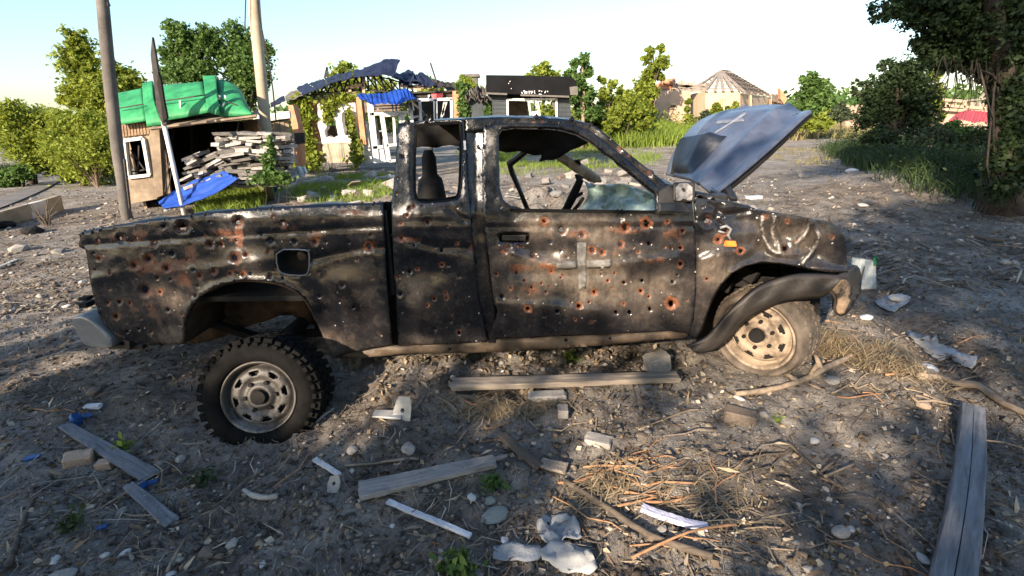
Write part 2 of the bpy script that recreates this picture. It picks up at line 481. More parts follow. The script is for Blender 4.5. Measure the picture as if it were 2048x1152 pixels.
M['root_orange'] = simple('orange_root_wood', (0.24, 0.12, 0.06), (0.46, 0.26, 0.14), 14, 0.85, 0.4, 60)
M['straw'] = leaf_mat('dry_straw', (0.13, 0.098, 0.062), (0.42, 0.33, 0.21), 0.2)
M['white_plastic'] = simple('white_plastic', (0.40, 0.40, 0.42), (0.66, 0.66, 0.68), 8, 0.45, 0.2, 40)
M['lavender_plastic'] = simple('lavender_plastic', (0.30, 0.30, 0.40), (0.62, 0.62, 0.72), 8, 0.4, 0.2, 40)
M['aluminium'] = simple('dull_aluminium', (0.30, 0.295, 0.29), (0.58, 0.57, 0.55), 9, 0.45, 0.2, 40, metal=0.4)
M['blue_plastic'] = simple('blue_plastic', (0.015, 0.05, 0.16), (0.04, 0.13, 0.36), 8, 0.4, 0.1, 40)
M['sacking'] = simple('grey_sacking', (0.22, 0.225, 0.225), (0.40, 0.405, 0.41), 9, 0.9, 0.6, 120)
M['board_grey'] = simple('pale_broken_board', (0.28, 0.275, 0.26), (0.42, 0.41, 0.39), 6, 0.85, 0.3, 60)
M['greenish_chip'] = simple('greenish_plaster', (0.20, 0.205, 0.17), (0.34, 0.34, 0.29), 8, 0.9, 0.4, 60)
# buildings
M['green_metal'] = simple('green_painted_metal', (0.008, 0.11, 0.04), (0.045, 0.31, 0.12), 3.2, 0.6, 0.25, 9, spec=0.3)
M['beige_wall'] = simple('beige_stained_wall', (0.12, 0.09, 0.065), (0.30, 0.235, 0.17), 3, 0.9, 0.3, 30)
M['brown_slat'] = simple('rusty_brown_slat', (0.14, 0.085, 0.05), (0.34, 0.24, 0.16), 5, 0.85, 0.3, 30)
M['white_frame'] = simple('white_frame', (0.48, 0.47, 0.45), (0.72, 0.71, 0.69), 4, 0.5, 0.1, 30)
M['slab'] = simple('grey_white_slab', (0.16, 0.15, 0.14), (0.46, 0.435, 0.415), 4, 0.9, 0.4, 30)
M['slab_dark'] = simple('dark_slab', (0.08, 0.075, 0.07), (0.25, 0.235, 0.22), 5, 0.9, 0.4, 30)
M['blue_sheet'] = simple('blue_sheet_metal', (0.006, 0.032, 0.20), (0.016, 0.075, 0.38), 2.5, 0.65, 0.1, 20, spec=0.2)
M['navy_sheet'] = simple('dark_navy_roof_sheet', (0.004, 0.006, 0.016), (0.020, 0.026, 0.062), 2.5, 0.6, 0.1, 20, spec=0.25)
M['stucco'] = simple('white_stucco', (0.50, 0.47, 0.42), (0.76, 0.73, 0.67), 2.5, 0.9, 0.3, 25)
M['orange_brick'] = simple('orange_column', (0.38, 0.17, 0.09), (0.55, 0.29, 0.17), 4, 0.9, 0.3, 30)
M['plinth'] = simple('stained_plinth', (0.22, 0.19, 0.14), (0.44, 0.39, 0.29), 3, 0.9, 0.3, 30)
M['iron'] = simple('burnt_iron', (0.012, 0.011, 0.011), (0.045, 0.038, 0.034), 8, 0.7, 0.2, 40)
M['brown_wood'] = simple('burnt_timber', (0.09, 0.062, 0.045), (0.26, 0.20, 0.15), 5, 0.9, 0.3, 30)
M['red_sign'] = simple('red_sign', (0.55, 0.06, 0.07), (0.75, 0.13, 0.14), 6, 0.5, 0.1, 30)
M['siding'] = simple('charcoal_siding', (0.026, 0.032, 0.038), (0.05, 0.06, 0.068), 2, 0.6, 0.1, 20)
M['black_sheet'] = simple('black_fascia', (0.003, 0.0032, 0.0042), (0.010, 0.0105, 0.012), 2, 0.8, 0.15, 12, spec=0.12)
M['pink_wall'] = simple('pinkish_wall', (0.34, 0.23, 0.17), (0.50, 0.37, 0.28), 0.8, 0.95, 0.2, 8)
M['tan_wall'] = simple('tan_wall', (0.40, 0.29, 0.19), (0.60, 0.47, 0.33), 0.8, 0.95, 0.2, 8)
M['rafter'] = simple('grey_rafter', (0.15, 0.12, 0.10), (0.33, 0.28, 0.24), 3, 0.9, 0.2, 20)
M['brick_red'] = simple('exposed_brick', (0.34, 0.15, 0.08), (0.55, 0.29, 0.17), 3, 0.95, 0.3, 12)
M['red_roof'] = simple('red_roof_sheet', (0.34, 0.035, 0.04), (0.52, 0.075, 0.075), 1.5, 0.6, 0.1, 10)
nt = NT('loose_pebbles'); geo = nt.n('ShaderNodeNewGeometry')
c = nt.ramp(geo.outputs['Random Per Island'], [(0.0, (0.055, 0.044, 0.036)), (0.45, (0.16, 0.13, 0.105)), (0.8, (0.27, 0.235, 0.20)), (0.96, (0.34, 0.31, 0.275)), (1.0, (0.60, 0.58, 0.55))])
M['pebbles'] = nt.set(c, 0.9, 0.0, nt.bump(nt.noise(nt.pos(), 90, 4, 0.7), 0.4, 0.01), 0.2)
nt = NT('loose_litter'); geo = nt.n('ShaderNodeNewGeometry')
c = nt.ramp(geo.outputs['Random Per Island'], [(0.0, (0.05, 0.038, 0.028)), (0.5, (0.15, 0.11, 0.075)), (0.85, (0.30, 0.235, 0.16)), (1.0, (0.46, 0.40, 0.32))])
M['litter'] = nt.set(c, 0.9, 0.0, None, 0.2)
M['pole_grey'] = simple('grey_concrete_pole', (0.075, 0.068, 0.063), (0.16, 0.145, 0.132), 3, 0.9, 0.3, 30)
M['pole_tan'] = simple('tan_concrete_pole', (0.30, 0.25, 0.18), (0.48, 0.41, 0.31), 3, 0.9, 0.3, 30)
# foliage
M['leaf_lit'] = leaf_mat('yellow_green_leaves', (0.085, 0.125, 0.016), (0.30, 0.35, 0.055), 0.42)
M['leaf_mid'] = leaf_mat('mid_green_leaves', (0.035, 0.080, 0.020), (0.13, 0.215, 0.055), 0.38)
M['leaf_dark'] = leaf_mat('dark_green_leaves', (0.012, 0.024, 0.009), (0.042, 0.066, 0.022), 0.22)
M['leaf_grey'] = leaf_mat('grey_green_leaves', (0.025, 0.038, 0.020), (0.085, 0.110, 0.058), 0.25)
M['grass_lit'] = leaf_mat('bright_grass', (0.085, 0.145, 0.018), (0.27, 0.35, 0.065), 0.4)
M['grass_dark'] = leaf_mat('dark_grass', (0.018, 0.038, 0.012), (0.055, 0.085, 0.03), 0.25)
M['grass_dry'] = leaf_mat('dry_grass', (0.12, 0.11, 0.045), (0.30, 0.26, 0.12), 0.25)
# ------------------------------------------------------------------ ground
def make_ground():
    def graded(lo, hi, c, a, b):
        ulo = math.asinh((lo - c) / a) / b; uhi = math.asinh((hi - c) / a) / b
        return ulo, uhi
    nx, ny = 600, 480
    b = 5.0
    u0, u1 = graded(-150, 150, 0.0, 1.9, b); xs = 1.9 * np.sinh(b * np.linspace(u0, u1, nx))
    v0, v1 = graded(-40, 320, 2.1, 1.3, b); ys = 2.1 + 1.3 * np.sinh(b * np.linspace(v0, v1, ny))
    X, Y = np.meshgrid(xs, ys)
    Z = height(X, Y)
    V = np.stack([X, Y, Z], -1).reshape(-1, 3)
    i = np.arange(ny - 1)[:, None] * nx + np.arange(nx - 1)[None, :]
    Fq = np.stack([i, i + 1, i + nx + 1, i + nx], -1).reshape(-1, 4)
    g = np_mesh("ground", V, Fq, M['dirt'], smooth=True)
    tag(g, kind='structure')
make_ground()

# ------------------------------------------------------------------ the burnt pickup
YAW, DIST, TW = R(3.0), 2.50, 1.62
TY = math.tan(YAW)

def _side(px, py, off):
    d = ray(px, py); t = (DIST + off) / (d.y + d.x * TY)
    return C0 + d * t

def body_off(z):
    return max(0.0, z - 1.05) * 0.28 + max(0.0, 0.55 - z) * 0.12

def sp(px, py, off=0.0):
    p = _side(px, py, off)
    return _side(px, py, off + body_off(p.z))

def spf(px, py, off=0.0):
    """the same pixel on the far side of the body"""
    p = _side(px, py, TW + off)
    return _side(px, py, TW + off - body_off(p.z))

IN = Vector((math.sin(YAW), math.cos(YAW), 0))     # across the truck, away from the camera

def pip(poly, X, Y):
    poly = np.asarray(poly, float); n = len(poly)
    ins = np.zeros(len(X), bool); j = n - 1
    for i in range(n):
        xi, yi = poly[i]; xj, yj = poly[j]
        c = ((yi > Y) != (yj > Y)) & (X < (xj - xi) * (Y - yi) / (yj - yi + 1e-12) + xi)
        ins ^= c; j = i
    return ins

def resample(loop, sp_):
    out = []
    n = len(loop)
    for i in range(n):
        a = np.array(loop[i], float); b = np.array(loop[(i + 1) % n], float)
        k = max(1, int(round(np.linalg.norm(b - a) / sp_)))
        for q in range(k): out.append(tuple(a + (b - a) * q / k))
    return out

def smooth_loop(pts, it=2, closed=True):
    """Chaikin corner cutting"""
    for _ in range(it):
        o = []; n = len(pts)
        rg = range(n) if closed else range(n - 1)
        if not closed: o.append(pts[0])
        for i in rg:
            a = pts[i]; b = pts[(i + 1) % n]
            o.append(tuple(0.75 * np.array(a) + 0.25 * np.array(b))); o.append(tuple(0.25 * np.array(a) + 0.75 * np.array(b)))
        if not closed: o.append(pts[-1])
        pts = o
    return pts

def tri_panel(outline, holes, spacing, bullets=(), seed=1, edge=None):
    """triangulated sheet in 2D with real openings; returns (n,2) points and triangles"""
    r_ = np.random.default_rng(seed)
    edge = edge or spacing
    loops = [resample(outline, edge)] + [resample(h, edge) for h in holes]
    hole_loops = [np.array(h) for h in loops[1:]]
    pts = []; edges = []
    def addloop(lp):
        b = len(pts); pts.extend(lp); n = len(lp)
        edges.extend([(b + i, b + (i + 1) % n) for i in range(n)])
    for lp in loops: addloop(lp)
    extra = []
    ok = []
    op = np.array(loops[0])
    for (bx, by, br) in bullets:
        A = np.array([bx]); B = np.array([by])
        # keep clear of the panel's own edges
        dm = min(np.min(np.hypot(l_[:, 0] - bx, l_[:, 1] - by)) for l_ in [op] + hole_loops)
        if not pip(op, A, B)[0] or any(pip(h, A, B)[0] for h in hole_loops) or dm < br * 1.5 + 1: continue
        if any(math.hypot(bx - q[0], by - q[1]) < 1.5 * (br + q[2]) for q in ok): continue
        br = br * float(np.clip(r_.lognormal(0.0, 0.28), .65, 1.6)) if br < 12 else br
        ok.append((bx, by, br))
        n = 8 if br < 6 else 12; ph = r_.uniform(0, 6.28)
        ang = [ph + 2 * math.pi * k / n for k in range(n)]
        ex = r_.uniform(0.5, 1.05); ey = r_.uniform(0.7, 1.2)
        lp = [(bx + math.cos(a) * br * 0.50 * ex * f, by + math.sin(a) * br * 0.50 * ey * f) for a in ang for f in [r_.uniform(0.65, 1.3)]]
        addloop(lp); hole_loops.append(np.array(lp))
        for rr in (0.78, 1.15): extra.extend([(bx + math.cos(a + 0.3 * rr) * br * rr, by + math.sin(a + 0.3 * rr) * br * rr) for a in ang])
    x0, y0 = op.min(0); x1, y1 = op.max(0)
    gx, gy = np.meshgrid(np.arange(x0, x1, spacing), np.arange(y0, y1, spacing * 0.87))
    gx = gx + (np.arange(gx.shape[0])[:, None] % 2) * spacing * 0.5
    gx = gx.ravel() + r_.uniform(-.12, .12, gx.size) * spacing; gy = gy.ravel() + r_.uniform(-.12, .12, gy.size) * spacing
    keep = pip(op, gx, gy)
    for h in hole_loops: keep &= ~pip(h, gx, gy)
    for (bx, by, br) in ok: keep &= np.hypot(gx - bx, gy - by) > br * 1.35
    allb = np.array([p for p in pts])
    gx = gx[keep]; gy = gy[keep]
    dmin = np.full(len(gx), 1e9)
    for p in allb: dmin = np.minimum(dmin, np.hypot(gx - p[0], gy - p[1]))
    gx = gx[dmin > spacing * 0.5]; gy = gy[dmin > spacing * 0.5]
    if extra:
        E = np.array(extra); ke = pip(op, E[:, 0], E[:, 1])
        for h in hole_loops: ke &= ~pip(h, E[:, 0], E[:, 1])
        extra = [tuple(e) for e in E[ke]]
    P = pts + extra + list(zip(gx, gy))
    res = delaunay_2d_cdt([Vector((float(a), float(b))) for a, b in P], edges, [], 0, 1e-4)
    V = np.array([(v.x, v.y) for v in res[0]]); T = np.array([f for f in res[2]])
    ctr = V[T].mean(1)
    k = pip(op, ctr[:, 0], ctr[:, 1])
    for h in hole_loops: k &= ~pip(h, ctr[:, 0], ctr[:, 1])
    T = T[k]
    used = np.unique(T); remap = -np.ones(len(V), int); remap[used] = np.arange(len(used))
    return V[used], remap[T], ok

def dents_off(X, Y, dents):
    o = np.zeros(len(X))
    for (cx, cy, rx, ry, d) in dents: o += d * np.exp(-((X - cx) / rx) ** 2 - ((Y - cy) / ry) ** 2)
    return o

def creases_off(X, Y, lines):
    """ridges/grooves along polylines: (points, width px, depth m)"""
    o = np.zeros(len(X))
    for pts, w, d in lines:
        best = np.full(len(X), 1e9)
        for a, b in zip(pts[:-1], pts[1:]):
            a = np.array(a, float); b = np.array(b, float); ab = b - a
            t = np.clip(((X - a[0]) * ab[0] + (Y - a[1]) * ab[1]) / (ab @ ab), 0, 1)
            best = np.minimum(best, np.hypot(X - a[0] - t * ab[0], Y - a[1] - t * ab[1]))
        o += d * np.exp(-(best / w) ** 2)
    return o

def blobs(X, Y, bl):
    o = np.zeros(len(X))
    for (cx, cy, rx, ry, s) in bl: o = np.maximum(o, s * np.exp(-((X - cx) / rx) ** 2 - ((Y - cy) / ry) ** 2))
    return o

def metal_panel(name, outline, holes, parent, mat, spacing=7, bullets=(), base=0.0, dents=(), lines=(), rust=(), dust=(), chips=(), base_dust=0.05, base_chip=0.03, base_rust=0.0, bare=(), wav=0.0045, thick=0.012, seed=1, mapf=None, offf=None, edge=None):  # bare: polylines where glints are painted pale
    V, T, ok = tri_panel(outline, holes, spacing, bullets, seed, edge)
    X, Y = V[:, 0], V[:, 1]
    off = base + dents_off(X, Y, dents) + creases_off(X, Y, lines) + wav * fbm(X / 38.0, Y / 38.0, 3, seed) + 0.25 * wav * fbm(X / 9.0, Y / 9.0, 2, seed + 3)
    if offf is not None: off = off + offf(X, Y)
    ru = np.maximum(blobs(X, Y, rust), base_rust); du = np.maximum(blobs(X, Y, dust), base_dust); ch = np.maximum(blobs(X, Y, chips), base_chip)
    for (bx, by, br) in ok:
        d = np.hypot(X - bx, Y - by)
        off += 0.0016 * br * np.exp(-(d / (br * 0.8)) ** 2) - 0.0004 * br * np.exp(-((d - br * 1.25) / (br * 0.4)) ** 2)
        s_ = (0.95, 0.55, 0.3, 0.8)[int(bx * 7 + by * 13) % 4]
        if int(bx * 3 + by * 5) % 5 < 2: ru = np.maximum(ru, 0.5 * np.exp(-((X - bx) / (br * .55)) ** 2) * np.where(Y > by, np.exp(-((Y - by) / (br * 3.2)) ** 2), 0))
        ru = np.maximum(ru, s_ * np.exp(-(d / (br * 1.35)) ** 4))
        ch = np.maximum(ch, 0.25 * np.exp(-(d / (br * 2.6)) ** 2))
    ru = ru * (0.7 + 0.6 * (fbm(X / 16.0, Y / 16.0, 3, seed + 5) + 0.5))
    f = mapf or sp
    mb = MB(); mb.v = [tuple(f(float(x), float(y), float(o))) for x, y, o in zip(X, Y, off)]
    mb.f = [tuple(int(q) for q in t) for t in T]
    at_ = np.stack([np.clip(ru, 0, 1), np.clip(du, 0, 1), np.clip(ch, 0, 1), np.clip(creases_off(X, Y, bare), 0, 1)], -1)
    o = build(name, mb, mat, parent, smooth=True, attr=at_, recalc=False)
    me = o.data
    # make all faces look towards the camera side, then give the sheet its thickness
    bm = bmesh.new(); bm.from_mesh(me)
    bmesh.ops.recalc_face_normals(bm, faces=bm.faces)
    s = sum((fc.normal.dot(-IN)) * fc.calc_area() for fc in bm.faces)
    if s < 0: bmesh.ops.reverse_faces(bm, faces=bm.faces)
    bm.to_mesh(me); bm.free()
    if thick:
        md = o.modifiers.new("thickness", 'SOLIDIFY'); md.thickness = thick; md.offset = -1.0
    return o

def Z5(*pts): return [(x / 2.2157 + 120, y / 2.2157 + 380) + tuple(r) for x, y, *r in pts]
def Z6(*pts): return [(x / 2.2156 + 760, y / 2.2156 + 200) + tuple(r) for x, y, *r in pts]
def Z7(*pts): return [(x / 1.9866 + 1280, y / 1.9866 + 200) + tuple(r) for x, y, *r in pts]

org = sp(920, 690); org.z = 0.0
TRUCK = thing("burned_pickup_truck", "burnt out black pickup truck riddled with rusty bullet holes, bonnet raised, rear wheel splayed out", "pickup truck", org)

# ---- load bed side
bed_out = [(160, 466), (230, 452), (300, 441), (400, 428), (470, 421), (560, 415), (640, 411), (765, 407), (768, 480), (772, 560), (778, 630), (784, 690),
           (740, 697), (700, 706), (664, 718), (656, 702), (644, 668), (632, 642)]
arch = [(632, 642), (622, 618), (608, 596), (588, 580), (562, 569), (530, 563), (490, 561), (455, 566), (425, 577), (400, 592), (382, 612), (370, 636), (366, 660), (366, 688)]
bed_out += arch[1:] + [(300, 691), (262, 684), (238, 676), (214, 655), (199, 632), (188, 598), (179, 556), (172, 500), (158, 494)]
fuel = smooth_loop([(552, 499), (612, 499), (619, 506), (618, 544), (608, 552), (566, 549), (554, 536)], 1)
r_ = random.Random(5)
bed_b = Z5((545, 165, 9), (495, 180, 6), (665, 240, 7), (715, 240, 6), (935, 225, 10), (775, 300, 9), (825, 300, 8), (735, 305, 6), (755, 370, 8), (590, 355, 6), (393, 305, 7), (378, 443, 13), (195, 545, 10), (270, 215, 6), (170, 225, 6), (420, 235, 7), (700, 240, 5), (790, 140, 8), (990, 150, 6), (265, 495, 6), (480, 530, 6), (350, 615, 6), (345, 400, 5), (215, 500, 5), (330, 335, 5), (180, 630, 6), (250, 560, 5), (310, 500, 6), (620, 380, 4), (1130, 230, 5), (1180, 230, 5), (1370, 250, 8), (1250, 420, 4), (1300, 520, 4), (1150, 470, 4))
bed_b += [(r_.gauss(330, 110), r_.gauss(560, 60), r_.choice([3, 3.5, 4, 4.5, 5.5])) for _ in range(75)]
bed_b += [(r_.uniform(420, 760), r_.uniform(430, 560), r_.choice([3, 3.5, 4])) for _ in range(22)]
metal_panel("bed_side", bed_out, [fuel], TRUCK, M['paint'], 6, bed_b,
    lines=[([(158, 491), (300, 481), (400, 474), (560, 466), (766, 452)], 4, 0.010), ([(300, 690), (366, 684)], 6, 0.006), (arch, 9, -0.012),
           ([(180, 560), (260, 545), (420, 538), (540, 520)], 10, -0.008), ([(620, 520), (700, 500), (765, 495)], 8, 0.012), ([(660, 700), (690, 650), (680, 600)], 7, 0.010)],
    dents=[(690, 520, 55, 40, 0.02), (300, 600, 70, 40, 0.012), (240, 520, 40, 30, -0.008), (480, 490, 60, 18, 0.01), (700, 620, 40, 40, 0.014)],
    rust=[(478, 470, 12, 42, 0.62), (385, 510, 22, 32, 0.62), (290, 530, 55, 28, 0.55), (285, 468, 50, 10, 0.5), (560, 455, 60, 12, 0.42), (700, 425, 60, 9, 0.55), (370, 560, 30, 35, 0.45), (745, 490, 25, 12, 0.6), (230, 475, 50, 12, 0.55), (300, 620, 70, 40, 0.42), (640, 470, 40, 14, 0.45), (340, 530, 90, 26, .52), (440, 470, 60, 20, .5)],
    dust=[(330, 590, 90, 70, 0.42), (400, 560, 40, 50, 0.5), (345, 672, 40, 22, 0.85), (660, 690, 45, 25, 0.7), (720, 560, 60, 60, 0.22), (240, 620, 50, 60, 0.3), (470, 520, 80, 30, 0.2), (420, 660, 40, 40, 0.4)],
    chips=[(390, 540, 30, 25, 0.40), (330, 560, 160, 90, 0.16), (620, 500, 160, 60, .10)], base_dust=0.05, base_chip=0.07, thick=0.02, base_rust=0.20, seed=3)
# rail along the top of the bed, folded inwards
mb = MB(); rows = [[], [], [], []]
top = resample([(160, 466), (230, 452), (300, 441), (400, 428), (470, 421), (560, 415), (640, 411), (765, 407)], 20)[:-38]
top = [p for p in resample([(160, 466), (230, 452), (300, 441), (400, 428), (470, 421), (560, 415), (640, 411), (765, 407)], 14) if True]
top = [(x, y) for x, y in [(160 + k * (765 - 160) / 48.0, float(np.interp(160 + k * (765 - 160) / 48.0, [160, 230, 300, 400, 470, 560, 640, 765], [466, 452, 441, 428, 421, 415, 411, 407]))) for k in range(49)]]
for x, y in top:
    p = sp(x, y, 0.004); w = 0.006 * math.sin(x * 0.05) + 0.008 * fbm(np.array([x / 30.0]), np.array([3.0]), 2, 4)[0]
    rows[0].append(p + Vector((0, 0, -0.012))); rows[1].append(p + IN * 0.008 + Vector((0, 0, 0.003))); rows[2].append(p + IN * 0.065 + Vector((0, 0, 0.002 + w))); rows[3].append(p + IN * 0.07 + Vector((0, 0, -0.06 + w)))
mb.grid(rows); build("bed_rail", mb, M['paint_dark'], TRUCK, smooth=True, solid=0.004)
# tailgate, bed floor, front wall of the bed, remains of the far side
def seg(a, b, t): return a + (b - a) * t
tl, tb = sp(166, 490, 0.03), sp(206, 640, 0.03)
mb = MB(); mb.hexa([tb, tb + IN * 1.5, tb + IN * 1.5 + Vector((0.05, 0, 0)), tb + Vector((0.05, 0, 0)), tl, tl + IN * 1.5 - Vector((0, 0, 0.32)), tl + IN * 1.5 + Vector((0.05, 0, -0.32)), tl + Vector((0.05, 0, 0))])
build("tailgate", mb, M['paint_dark'], TRUCK, bevel=0.01)
a, b = sp(206, 615, 0.05), sp(778, 600, 0.05)
b.z = a.z = 0.56
mb = MB(); mb.hexa([a, b, b + IN * 1.5, a + IN * 1.5, a + Vector((0, 0, .03)), b + Vector((0, 0, .03)), b + IN * 1.5 + Vector((0, 0, .03)), a + IN * 1.5 + Vector((0, 0, .03))])
build("bed_floor", mb, M['soot'], TRUCK)
p0 = sp(772, 412, 0.06); p1 = Vector((p0.x, p0.y, 0.58))
mb = MB(); mb.hexa([p1, p1 + IN * 1.45, p1 + IN * 1.45 - Vector((.03, 0, 0)), p1 - Vector((.03, 0, 0)), p0 - Vector((0, 0, .02)), p0 + IN * 1.45 - Vector((0, 0, .30)), p0 + IN * 1.45 - Vector((.03, 0, .30)), p0 - Vector((.03, 0, .02))])
build("bed_front_wall", mb, M['paint_dark'], TRUCK, bevel=0.008)
mb = MB(); rows = [[], []]
for k in range(30):
    q = a + (b - a) * (k / 29.0) + IN * 1.52
    rows[0].append(q); rows[1].append(q + Vector((0, 0, 0.15 + 0.05 * math.sin(k * 0.7) + 0.03 * math.sin(k * 2.1))) + IN * 0.05 * math.sin(k * .5))
mb.grid(rows); build("far_bed_side", mb, M['paint_dark'], TRUCK, smooth=True, solid=0.02)
# fuel filler pocket
mb = MB(); c = sp(586, 525, 0.0)
lp = [sp(x, y, 0.004) for x, y in fuel]; inner = [c + (p - c) * 0.86 + IN * 0.07 for p in lp]
mb.grid([lp, inner], closed=True); mb.add(inner, [tuple(range(len(inner)))])
fp = build("fuel_filler_pocket", mb, M['soot'], TRUCK, smooth=False, solid=0.0)
mb = MB(); mb.tube([sp(x, y, -0.004) for x, y in fuel] + [sp(*fuel[0], -0.004)], 0.004, 5); build("pocket_rim", mb, M['bumper_grey'], fp)
mb = MB(); mb.tube([sp(603, 508, 0.03), sp(604, 514, -0.003)], 0.022, 10); build("filler_cap", mb, M['inner_rust'], fp)
# rear wheel housing: rusty liner seen through the arch
mb = MB(); rows = []
for dpt, sc in ((0.0, 1.0), (0.05, 1.0), (0.20, 0.97), (0.50, 0.95)):
    row = []
    for x, y in smooth_loop(arch, 1, closed=False):
        p = sp(x, y, 0.012); row.append(p + IN * dpt + Vector((0.01 * math.sin(x * .2), 0, 0.008 * math.sin(y * .17))) * (1 if dpt else 0))
    rows.append(row)
mb.grid(rows); build("rear_wheel_housing", mb, M['inner_rust'], TRUCK, smooth=True, solid=0.006)
mb = MB(); q = sp(440, 600, 0.52)
wall = [(372, 690), (368, 640), (400, 590), (455, 560), (530, 558), (600, 585), (640, 650)]
V_, T_, _ = tri_panel(smooth_loop(wall + [(640, 655), (600, 640), (575, 622), (540, 640), (500, 650), (430, 680)], 1), [], 12, seed=8)
mb.v = [tuple(sp(float(x), float(y), 0.42 + 0.02 * math.sin(x * .1) + 0.015 * math.sin(y * .13))) for x, y in V_]; mb.f = [tuple(int(i) for i in t) for t in T_]
build("inner_housing_wall", mb, M['inner_rust'], TRUCK, smooth=True, solid=0.004)
# chassis rails, rear axle, spring shackle
mb = MB()
for o_ in (0.55, 1.2):
    mb.bar(sp(250, 668, 0.1) + IN * (o_ - .1), sp(1500, 640, 0.1) + IN * (o_ - .1), 0.09, 0.12)
for o_ in (260, 640, 980, 1330): mb.bar(sp(o_, 662, 0.55), sp(o_, 662, 0.55) + IN * .68, 0.07, 0.09)
build("chassis_frame", mb, M['soot'], TRUCK)
mb = MB(); w = sp(540, 700, 0.0); mb.tube([w + IN * 0.05, w + IN * 0.6, w + IN * 0.75, w + IN * 0.9, w + IN * 1.5], [0.045, 0.045, 0.13, 0.045, 0.045], 10)
build("rear_axle", mb, M['soot'], TRUCK, smooth=True)
mb = MB()
for k in range(4): mb.bar(sp(420, 640 + k * 3, 0.34), sp(520, 672 + k * 3, 0.34), 0.06, 0.007); mb.bar(sp(520, 672 + k * 3, 0.34), sp(690, 655 + k * 3, 0.34), 0.06, 0.007)
build("leaf_spring", mb, M['soot'], TRUCK)
mb = MB()
mb.bar(sp(698, 705, 0.10), sp(706, 752, 0.06), 0.016, 0.035); mb.bar(sp(718, 708, 0.12), sp(711, 752, 0.08), 0.016, 0.03)
mb.tube([sp(700, 750, 0.05), sp(708, 772, 0.05), sp(718, 748, 0.05)], 0.008, 6); mb.tube([sp(706, 748, 0.02), sp(706, 748, 0.12)], 0.02, 8); mb.tube([sp(640, 702, 0.2), sp(700, 704, 0.1)], 0.022, 7)
build("spring_shackle", mb, M['sill'], TRUCK, bevel=0.002)
# rear bumper: end pad and bar across the back
pad = [(141, 637), (150, 633), (165, 633), (178, 640), (190, 648), (222, 678), (224, 690), (222, 698), (174, 695), (164, 686), (152, 668)]
mb = MB(); bo = -0.02
P_ = [sp(x, y, bo) for x, y in smooth_loop(pad, 1)]
mb.prism(P_, IN * 0.20)
rb = build("rear_bumper", mb, M['bumper_grey'], TRUCK, bevel=0.012)
mb = MB(); mb.bar(sp(180, 665, 0.17), sp(180, 665, 0.17) + IN * 1.3, 0.14, 0.12); build("bumper_bar", mb, M['bumper_grey'], rb, bevel=0.01)
mb = MB(); mb.bar(sp(222, 690, 0.05), sp(290, 692, 0.07), 0.05, 0.03); mb.bar(sp(262, 694, 0.04), sp(262, 676, 0.04), 0.05, 0.04); build("bumper_bracket", mb, M['plastic'], TRUCK)
mb = MB(); mb.box(sp(172, 596, 0.06), (0.05, 0.05, 0.02)); mb.box(sp(176, 607, 0.1), (0.05, 0.08, 0.03)); build("tailgate_latch", mb, M['soot'], TRUCK, bevel=0.004)

# ---- cab rear quarter
quarter = [(797, 249), (840, 243), (926, 238), (929, 300), (934, 360), (940, 420), (946, 500), (956, 600), (974, 684), (900, 688), (797, 692), (792, 600), (786, 500), (783, 410), (787, 370), (791, 320)]
qwin = smooth_loop([(832, 256), (836, 251), (915, 245), (922, 248), (921, 330), (918, 386), (910, 396), (840, 401), (830, 394), (829, 330)], 1)
qb = Z6((75, 420, 5), (120, 510, 4), (210, 540, 4), (95, 610, 5), (275, 730, 5), (350, 780, 4), (150, 470, 4), (300, 560, 4), (90, 860, 5), (350, 1030, 6), (130, 760, 4), (240, 880, 3.5), (320, 950, 3.5), (80, 350, 4), (100, 250, 3.5))
qb += [(r_.uniform(795, 960), r_.uniform(410, 680), r_.choice([2.5, 3, 3.5])) for _ in range(22)]
metal_panel("cab_quarter_panel", quarter, [qwin], TRUCK, M['paint'], 6.5, qb, base=0.004,
    lines=[(qwin + qwin[:1], 6, 0.008), ([(800, 470), (860, 492), (940, 498)], 8, 0.014), ([(800, 455), (940, 452)], 5, -0.006), ([(900, 420), (930, 440)], 5, .01)],
    dents=[(860, 540, 50, 40, 0.022), (900, 620, 40, 40, 0.012), (830, 620, 30, 50, -0.01)],
    rust=[(815, 480, 35, 9, 0.55), (940, 490, 20, 25, 0.4)], dust=[(880, 620, 60, 50, 0.22), (850, 680, 80, 12, 0.4)], chips=[(870, 470, 80, 60, 0.05)], base_dust=0.02, thick=0.035, base_rust=0.11, seed=4)
mb = MB(); ql = [sp(x, y, -0.004) for x, y in qwin]; mb.tube(ql + ql[:1], 0.007, 5); build("quarter_window_seal", mb, M['rubber'], TRUCK)
# dark sheet put in for the shade between bed and cab, B pillar
mb = MB(); g0, g1 = sp(756, 404, 0.09), sp(804, 404, 0.09); g2, g3 = sp(808, 694, 0.09), sp(772, 694, 0.09)
mb.hexa([g3, g2, g2 + IN * .02, g3 + IN * .02, g0, g1, g1 + IN * .02, g0 + IN * .02]); build("gap_shade_sheet", mb, M['soot'], TRUCK)
pil = [(922, 240), (972, 240), (972, 420), (976, 520), (990, 620), (992, 690), (960, 690), (948, 560), (936, 430), (926, 330)]
metal_panel("door_pillar", pil, [], TRUCK, M['paint'], 9, base=0.035, dust=[(960, 560, 20, 80, 0.15)], rust=[(950, 480, 14, 20, 0.6)], chips=[(955, 330, 20, 40, 0.1)], thick=0.05, seed=6, lines=[([(950, 250), (953, 430), (972, 620)], 7, 0.012)])
mb = MB(); mb.bar(sp(929, 282, 0.0), sp(930, 300, 0.0), 0.012, 0.012); build("door_striker", mb, M['white_plastic'], TRUCK)
